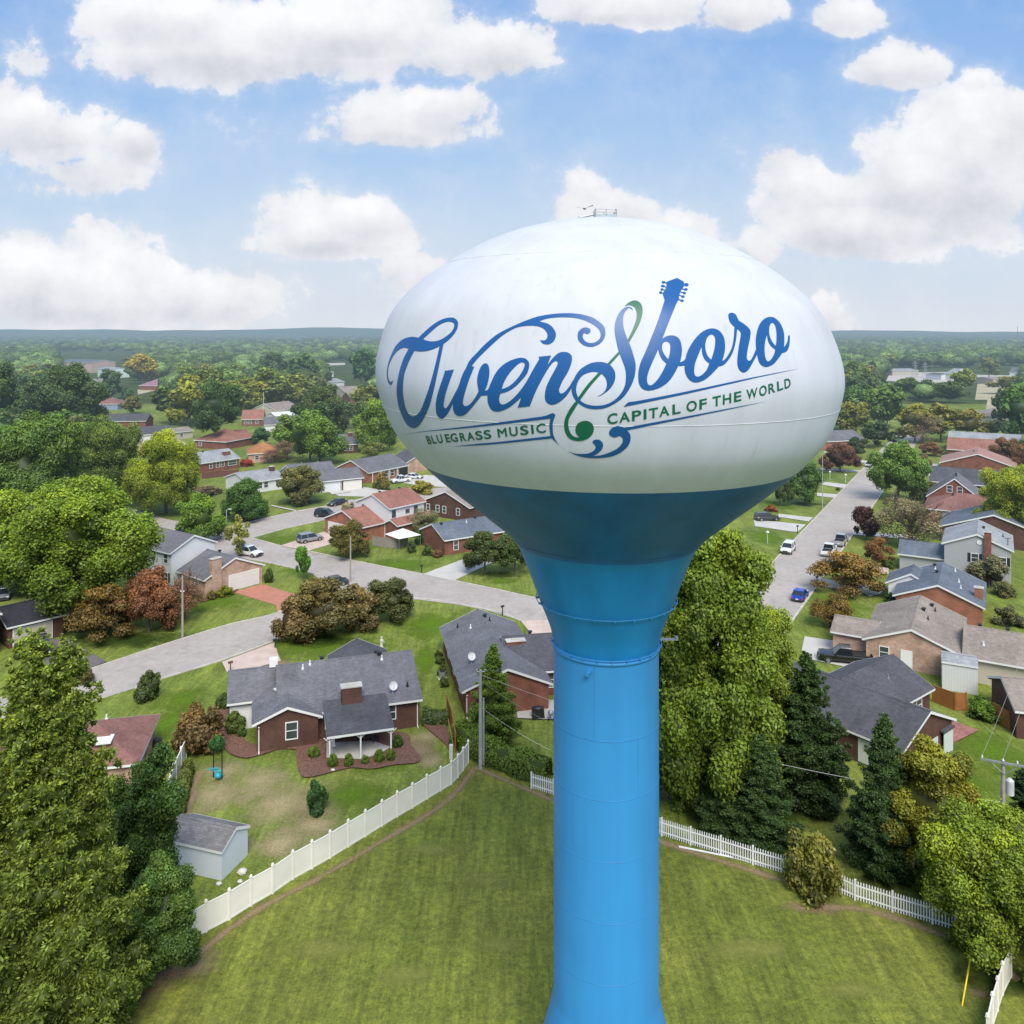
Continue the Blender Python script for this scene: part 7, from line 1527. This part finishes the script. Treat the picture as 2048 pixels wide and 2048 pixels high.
def wire(a, b, sag, label, r=.012, name='overhead_wire', mat=None, group=None):
    a, b = Vector(a), Vector(b); q = MB(); pts = [(a.lerp(b, i/24)-a)-Vector((0, 0, sag*4*(i/24)*(1-i/24))) for i in range(25)]; q.tube(pts, r, 4, False)
    o = q.build(name, mat or plain('wire_alloy', (.42, .42, .41), .4, .4), None, False, a); tag(o, label, 'wire', group); return o
for i, t in enumerate(('left end', 'middle', 'right end')): wire(INS[(0, 1, 3)[i]], INS[(0, 1, 3)[i]]+Vector((26, 34, 1.0)), 1.0, 'overhead wire running off to the right from the %s of the crossarm' % t)
wire(p1+Vector((0, 0, h1-.4)), p5+Vector((0, 0, h5-2.9)), 1.3, 'long thin wire sagging from the hedge pole to the right pole', .014)
wire(p1+Vector((0, 0, h1-.9)), P(1090, 1440, 2.6), .2, 'service wire from the hedge pole to the brick house')
wire(p1+Vector((0, 0, h1-3.2)), P(1100, 1500, 2.2), .2, 'lower service wire from the hedge pole towards the column')
gb = P(1924, 2012); gt = p5+Vector((0, -.1, h5-.6)); wire(gt, gb, 0.05, 'guy wire slanting down from the right pole', .012, 'guy_wire', plain('guy_steel', (.12, .12, .12), .5))
dg_ = (gt-gb).normalized(); q = MB(); q.tube([(0, 0, 0), dg_*2.7], .045, 8); o = q.build('guy_guard', plain('yellow_plastic', (.75, .52, .01), .4), None, False, gb); tag(o, 'yellow plastic guard at the foot of the guy wire', 'guy guard')
# street lights
def lamp(px, py, top, label, arm=1.5):
    e_, p, hg = pole(px, py, top, label, WHITE if arm > 1 else POLEG, .09, 'street_lamp', 'street lamp'); q = MB(); q.tube([(0, 0, hg-.1), (arm*.6, 0, hg+.15), (arm, 0, hg+.12)], .045, 6); q.build('arm', GREYM, e_); q = MB(); q.ball((arm+.15, 0, hg+.08), (.35, .14, .08)); q.build('lamp_head', WHITE, e_)
lamp(453, 1051, 1019, 'short lamp post with wide white head by the domed tree', .5); lamp(527, 833, 784, 'tall thin lamp post above the rust roofs'); lamp(1777, 862, 843, 'street lamp with curved arm at the far street end'); lamp(1645, 1018, 905, 'slim street lamp on the left verge of the street', .4)
lamp(1714, 735, 705, 'white pole beyond the trees right of the tank', .3); lamp(1864, 743, 722, 'white lamp pole among the pale lots', .3); lamp(437, 850, 815, 'wooden pole with white lamp by the lone round tree', .3)
e_, p_, hg = pole(2035, 700, 652, 'far radio mast on the right horizon', plain('mast_red', (.3, .12, .1), .6), .5, 'radio_mast', 'mast')
def pylon(px, py, top, label):
    p = P(px, py); hg = (py-top)/F*p.y; q = MB(); w = hg*.13
    for sx in (-1, 1):
        for sy in (-1, 1): q.tube([(sx*w, sy*w, 0), (sx*w*.25, sy*w*.25, hg)], .12, 4)
    for k_ in range(6): z0, z1 = hg*k_/6, hg*(k_+1)/6; f0, f1 = w*(1-.75*k_/6), w*(1-.75*(k_+1)/6); [q.tube([(sx*f0, -f0, z0), (-sx*f1, -f1, z1)], .08, 4) for sx in (-1, 1)]
    for z in (.7, .85): q.tube([(-w*1.6, 0, hg*z), (w*1.6, 0, hg*z)], .1, 4)
    o = q.build('lattice_pylon', GREYM, None, False, p); tag(o, label, 'pylon')
pylon(1830, 754, 722, 'left lattice mast on the pale lots'); pylon(1850, 756, 724, 'right lattice mast on the pale lots')
# mailboxes
def mailbox(px, py, label, mat=BLACKM, hgt=1.1):
    p = P(px, py); e_ = empty('mailbox', p, .6, label, 'mailbox'); q = MB(); q.box((0, 0, hgt/2), (.1, .1, hgt)); q.build('post', mat, e_); q = MB(); q.box((0, 0, hgt+.1), (.5, .2, .14)); q.tube([(-.25, 0, hgt+.17), (.25, 0, hgt+.17)], .1, 10); q.build('box', mat, e_)
mailbox(1005, 1231, 'black mailbox on the curved lawn edge left of the column'); mailbox(843, 1147, 'dark mailbox and newspaper holder at the driveway corner'); mailbox(1634, 1173, 'brown mailbox at the pale driveway mouth', plain('brown_post', (.12, .06, .04), .8), 1.3)
mailbox(1595, 1066, 'dark mailbox at the left kerb by the white SUV', BLACKM, 1.2); mailbox(550, 1297, 'small black mailbox at the pinkish drive by the road', BLACKM, .9); mailbox(461, 1343, 'small brown mailbox at the left edge of the pinkish drive', plain('brown_post', (.12, .06, .04), .8), .9)
# bell-shaped lamp heads on the lawns (white)
for (x, y, lb) in ((cF(280, 1440)[0], cF(280, 1440)[1], 'white lamp post on the lawn by the white SUV'), (cF(682, 1030)[0], cF(682, 1030)[1], 'left white bird feeder post on the far lawn'), (cF(783, 1050)[0], cF(783, 1050)[1], 'right white bird feeder post on the far lawn')):
    p = P(x, y); e_ = empty('garden_post', p, 0, lb, 'post'); q = MB(); q.tube([(0, 0, 0), (0, 0, 2.0)], .04, 6); q.build('post', WHITE, e_); q = MB(); q.box((0, 0, 2.05), (.5, .5, .1)); q.box((0, 0, 2.2), (.4, .4, .2), 0, .3); q.build('head', WHITE, e_)
# air conditioner, lid, shed bits
def ac(px, py, label, s=1.0, mat=None):
    p = P(px, py); e_ = empty('air_conditioner', p, .2, label, 'air conditioner'); q = MB(); q.tube([(0, 0, .08), (0, 0, .95*s)], .48*s, 20); q.build('casing', mat or siding('ac_grille', (.16, .20, .25), False, .06), e_); q = MB(); q.box((0, 0, .04), (1.2*s, 1.2*s, .08)); q.build('pad', CONC, e_); q = MB(); q.tube([(0, 0, .95*s), (0, 0, 1.0*s)], .4*s, 20); q.build('fan_grille', BLACKM, e_)
ac(*cC(985, 1725), 'grey-blue round air conditioner beside the maroon-roofed house', 1.15); ac(*cC(1010, 1600), 'smaller dark air conditioner behind the grey-blue one', .9, BUMP); ac(*cD(1120, 1575), 'pale air conditioner between the dark side shrubs', .8, GREYM)
p = P(*cC(1105, 1705)); q = MB(); q.box((0, 0, .12), (.75, .75, .24), .3); q.box((0, 0, .27), (.5, .5, .08), .3); o = q.build('utility_box', plain('pale_plastic', (.6, .6, .58), .6), None, False, p); tag(o, 'low pale utility box on the grass beside the white fence', 'utility box')
# covered grill and smoker on the neighbour's slab
p = P(*cD(1780, 1850)); e_ = empty('covered_grill', p, .1, 'black fabric-covered grill on the slab left of the column', 'grill'); q = MB(); q.box((0, 0, .5), (1.25, .8, 1.0), 0, .9); q.ball((0, 0, 1.0), (.56, .36, .2)); q.build('cover', BLACKM, e_)
p = P(*cD(1868, 1870)); e_ = empty('kettle_grill', p, .1, 'small silver and black grill stand beside the covered one', 'grill'); q = MB(); q.ball((0, 0, .8), (.3, .3, .28)); q.build('bowl', GREYM, e_); q = MB(); [q.tube([(x, y, 0), (x*.5, y*.5, .7)], .025, 5) for x, y in ((-.3, -.2), (.3, -.2), (0, .3))]; q.build('stand', BLACKM, e_)
# patio furniture beneath the main house's patio roof
for i, (x, y, lb) in enumerate(((830, 585, 'pale cushioned armchair in the left part of the patio'), (1010, 590, 'dark armchair in the right part of the patio'))):
    p = P(*cE(x, y)); e_ = empty('patio_chair', p, .3+2*i, lb, 'chair'); m_ = WHITE if i == 0 else BUMP; q = MB(); q.box((0, 0, .42), (.65, .65, .12)); q.build('seat', m_, e_); q = MB(); q.box((0, .3, .75), (.65, .1, .6)); q.build('backrest', m_, e_); [MB().box((sx*.28, sy*.28, .2), (.05, .05, .4)).build('leg', BLACKM, e_) for sx in (-1, 1) for sy in (-1, 1)]; [MB().box((sx*.32, 0, .62), (.06, .6, .05)).build('armrest', BLACKM, e_) for sx in (-1, 1)]
p = P(*cE(955, 590)); e_ = empty('patio_table', p, .3, 'dark round table between the patio chairs', 'table'); q = MB(); q.tube([(0, 0, .7), (0, 0, .75)], .55, 20); q.build('tabletop', BUMP, e_); q = MB(); q.tube([(0, 0, 0), (0, 0, .7)], .05); q.tube([(0, 0, 0), (0, 0, .04)], .3, 14); q.build('pedestal', BLACKM, e_)
p = P(*cE(800, 640)); q = MB(); s_ = [(-.05+.03*math.sin(z*5), 0, z) for z in (0.4, .8, 1.2, 1.6, 2.0)]
for i in range(4):
    for j in range(6): a0, a1 = 6.283*j/6, 6.283*(j+1)/6; r0, r1 = .16-.02*i, .14-.02*i; q.face([(s_[i][0]+r0*math.cos(a0), r0*.5*math.sin(a0), s_[i][2]), (s_[i][0]+r0*math.cos(a1), r0*.5*math.sin(a1), s_[i][2]), (s_[i+1][0]+r1*math.cos(a1), r1*.5*math.sin(a1), s_[i+1][2]), (s_[i+1][0]+r1*math.cos(a0), r1*.5*math.sin(a0), s_[i+1][2])])
o = q.build('patio_curtain', WHITE, None, False, p+Vector((.25, .3, 0))); tag(o, 'white curtain tied at the left patio post', 'curtain')
# teal play glider with ivy-topped frame
p = P(*cE(255, 765)); e_ = empty('garden_swing', p, -.3, 'teal seat hanging in a small dark frame on the dry lawn', 'swing')
for sx in (-1, 1): q = MB(); q.tube([(sx*.42, 0, 0), (sx*.42, 0, 2.5)], .05, 6); q.build('post', BLACKM, e_)
q = MB(); q.tube([(-.5, 0, 2.5), (.5, 0, 2.5)], .06, 6); q.build('crossbar', BLACKM, e_); q = MB(); q.box((0, -.15, .75), (.9, .35, .06)); q.box((-.25, -.3, .95), (.9, .08, .1), .5); q.build('seat', plain('teal_plastic', (.06, .35, .38), .4), e_); q = MB(); q.ball((.25, -.3, .45), (.3, .3, .25)); q.build('bucket', plain('teal_bucket', (.01, .38, .46), .4), e_)
o = tree_at(p.x-.1, p.y, 3.6, 1.3, 'ball', (.03, .10, .03), 'ivy clump grown over the top of the small swing frame', .62, 'ivy', 'ivy')
# garden statue and stones beyond the ridge
p = P(*cD(700, 1388)); e_ = empty('garden_statue', p, .3, 'pale garden statue on the lawn behind the grey roof ridge', 'statue'); q = MB(); q.box((0, 0, .25), (.5, .5, .5), 0, .8); q.build('plinth', CONC, e_); q = MB(); q.tube([(0, 0, .5), (0, 0, .9), (.03, 0, 1.3), (0, 0, 1.5)], [.2, .17, .22, .08], 10); q.ball((0, 0, 1.62), .13); q.tube([(.15, 0, 1.35), (.32, -.05, 1.0)], .05, 6); q.build('figure', plain('pale_stone', (.6, .58, .54), .8), e_)
for i, (x, y, s_, lb) in enumerate(((*cE(372, 1228), .35, 'white rock between the shed and the white fence'), (*cE(362, 1268), .18, 'small white rock at the fence foot near the shed'), (*cE(812, 730), .2, 'white ball stone at the mulch edge left of centre'), (*cE(1110, 675), .16, 'small pale stone at the right end of the mulch bed'), (*cE(652, 612), .15, 'pale ball stone against the brick wall'), (*cE(260, 1280), .2, 'pale rubble at the shed corner'))):
    q = MB(); q.ball((0, 0, s_*.5), (s_, s_*.8, s_*.6), i, .15); o = q.build('rock', plain('pale_rock', (.6, .58, .53), .85), None, False, P(x, y)); tag(o, lb, 'rock')
q = MB(); q.box((0, 0, .05), (5.2, .14, .05), -.33); q.box((2.2, -.9, .05), (2.2, .12, .05), -.45); o = q.build('fallen_rail', WHP, None, False, P(*cH(440, 630))); tag(o, 'white rails lying in the soil along the picket fence', 'rail')
q = MB(); q.box((0, 0, .6), (.3, .3, 1.2)); o = q.build('utility_pedestal', plain('pale_plastic', (.6, .6, .58), .6), None, False, P(*cE(1382, 668))); tag(o, 'short pale utility pedestal at the top corner of the white fence', 'utility box')
q = MB(); q.tube([(0, 0, 0), (-.6, 0, 3.0)], .035, 5); o = q.build('bamboo_cane', plain('cane', (.45, .33, .1), .7), None, False, P(*cE(1400, 640))); tag(o, 'yellow cane leaning at the fence corner', 'cane')
# dead leader in the conifer
q = MB(); q.tube([(0, 0, 0), (-.3, 0, 2.2), (-.35, 0, 4.2)], [.07, .05, .02], 5); q.tube([(-.2, 0, 1.0), (.4, 0, 1.8)], .025, 4); o = q.build('dead_leader', plain('dead_wood', (.4, .38, .33), .9), None, False, PD(cH(495, 210)[0], 64, 5.2)); tag(o, 'bare dead leader poking out of the dark conifer', 'branch')
# bird over the hatch
q = MB(); q.tube([(-.12, 0, 0), (0, 0, -.02), (.14, 0, 0)], [.02, .05, .015], 6); q.face([(0, 0, 0), (-.05, .5, .12), (.08, .45, .1)]); q.face([(0, 0, 0), (-.05, -.5, .12), (.08, -.45, .1)]); o = q.build('bird', plain('bird_grey', (.12, .12, .13), .8), None, False, PD(1169, 39, 38+(662-417)/F*39)); o.rotation_euler = (0, 0, .9); tag(o, 'small bird in flight just above the tank roof', 'bird')
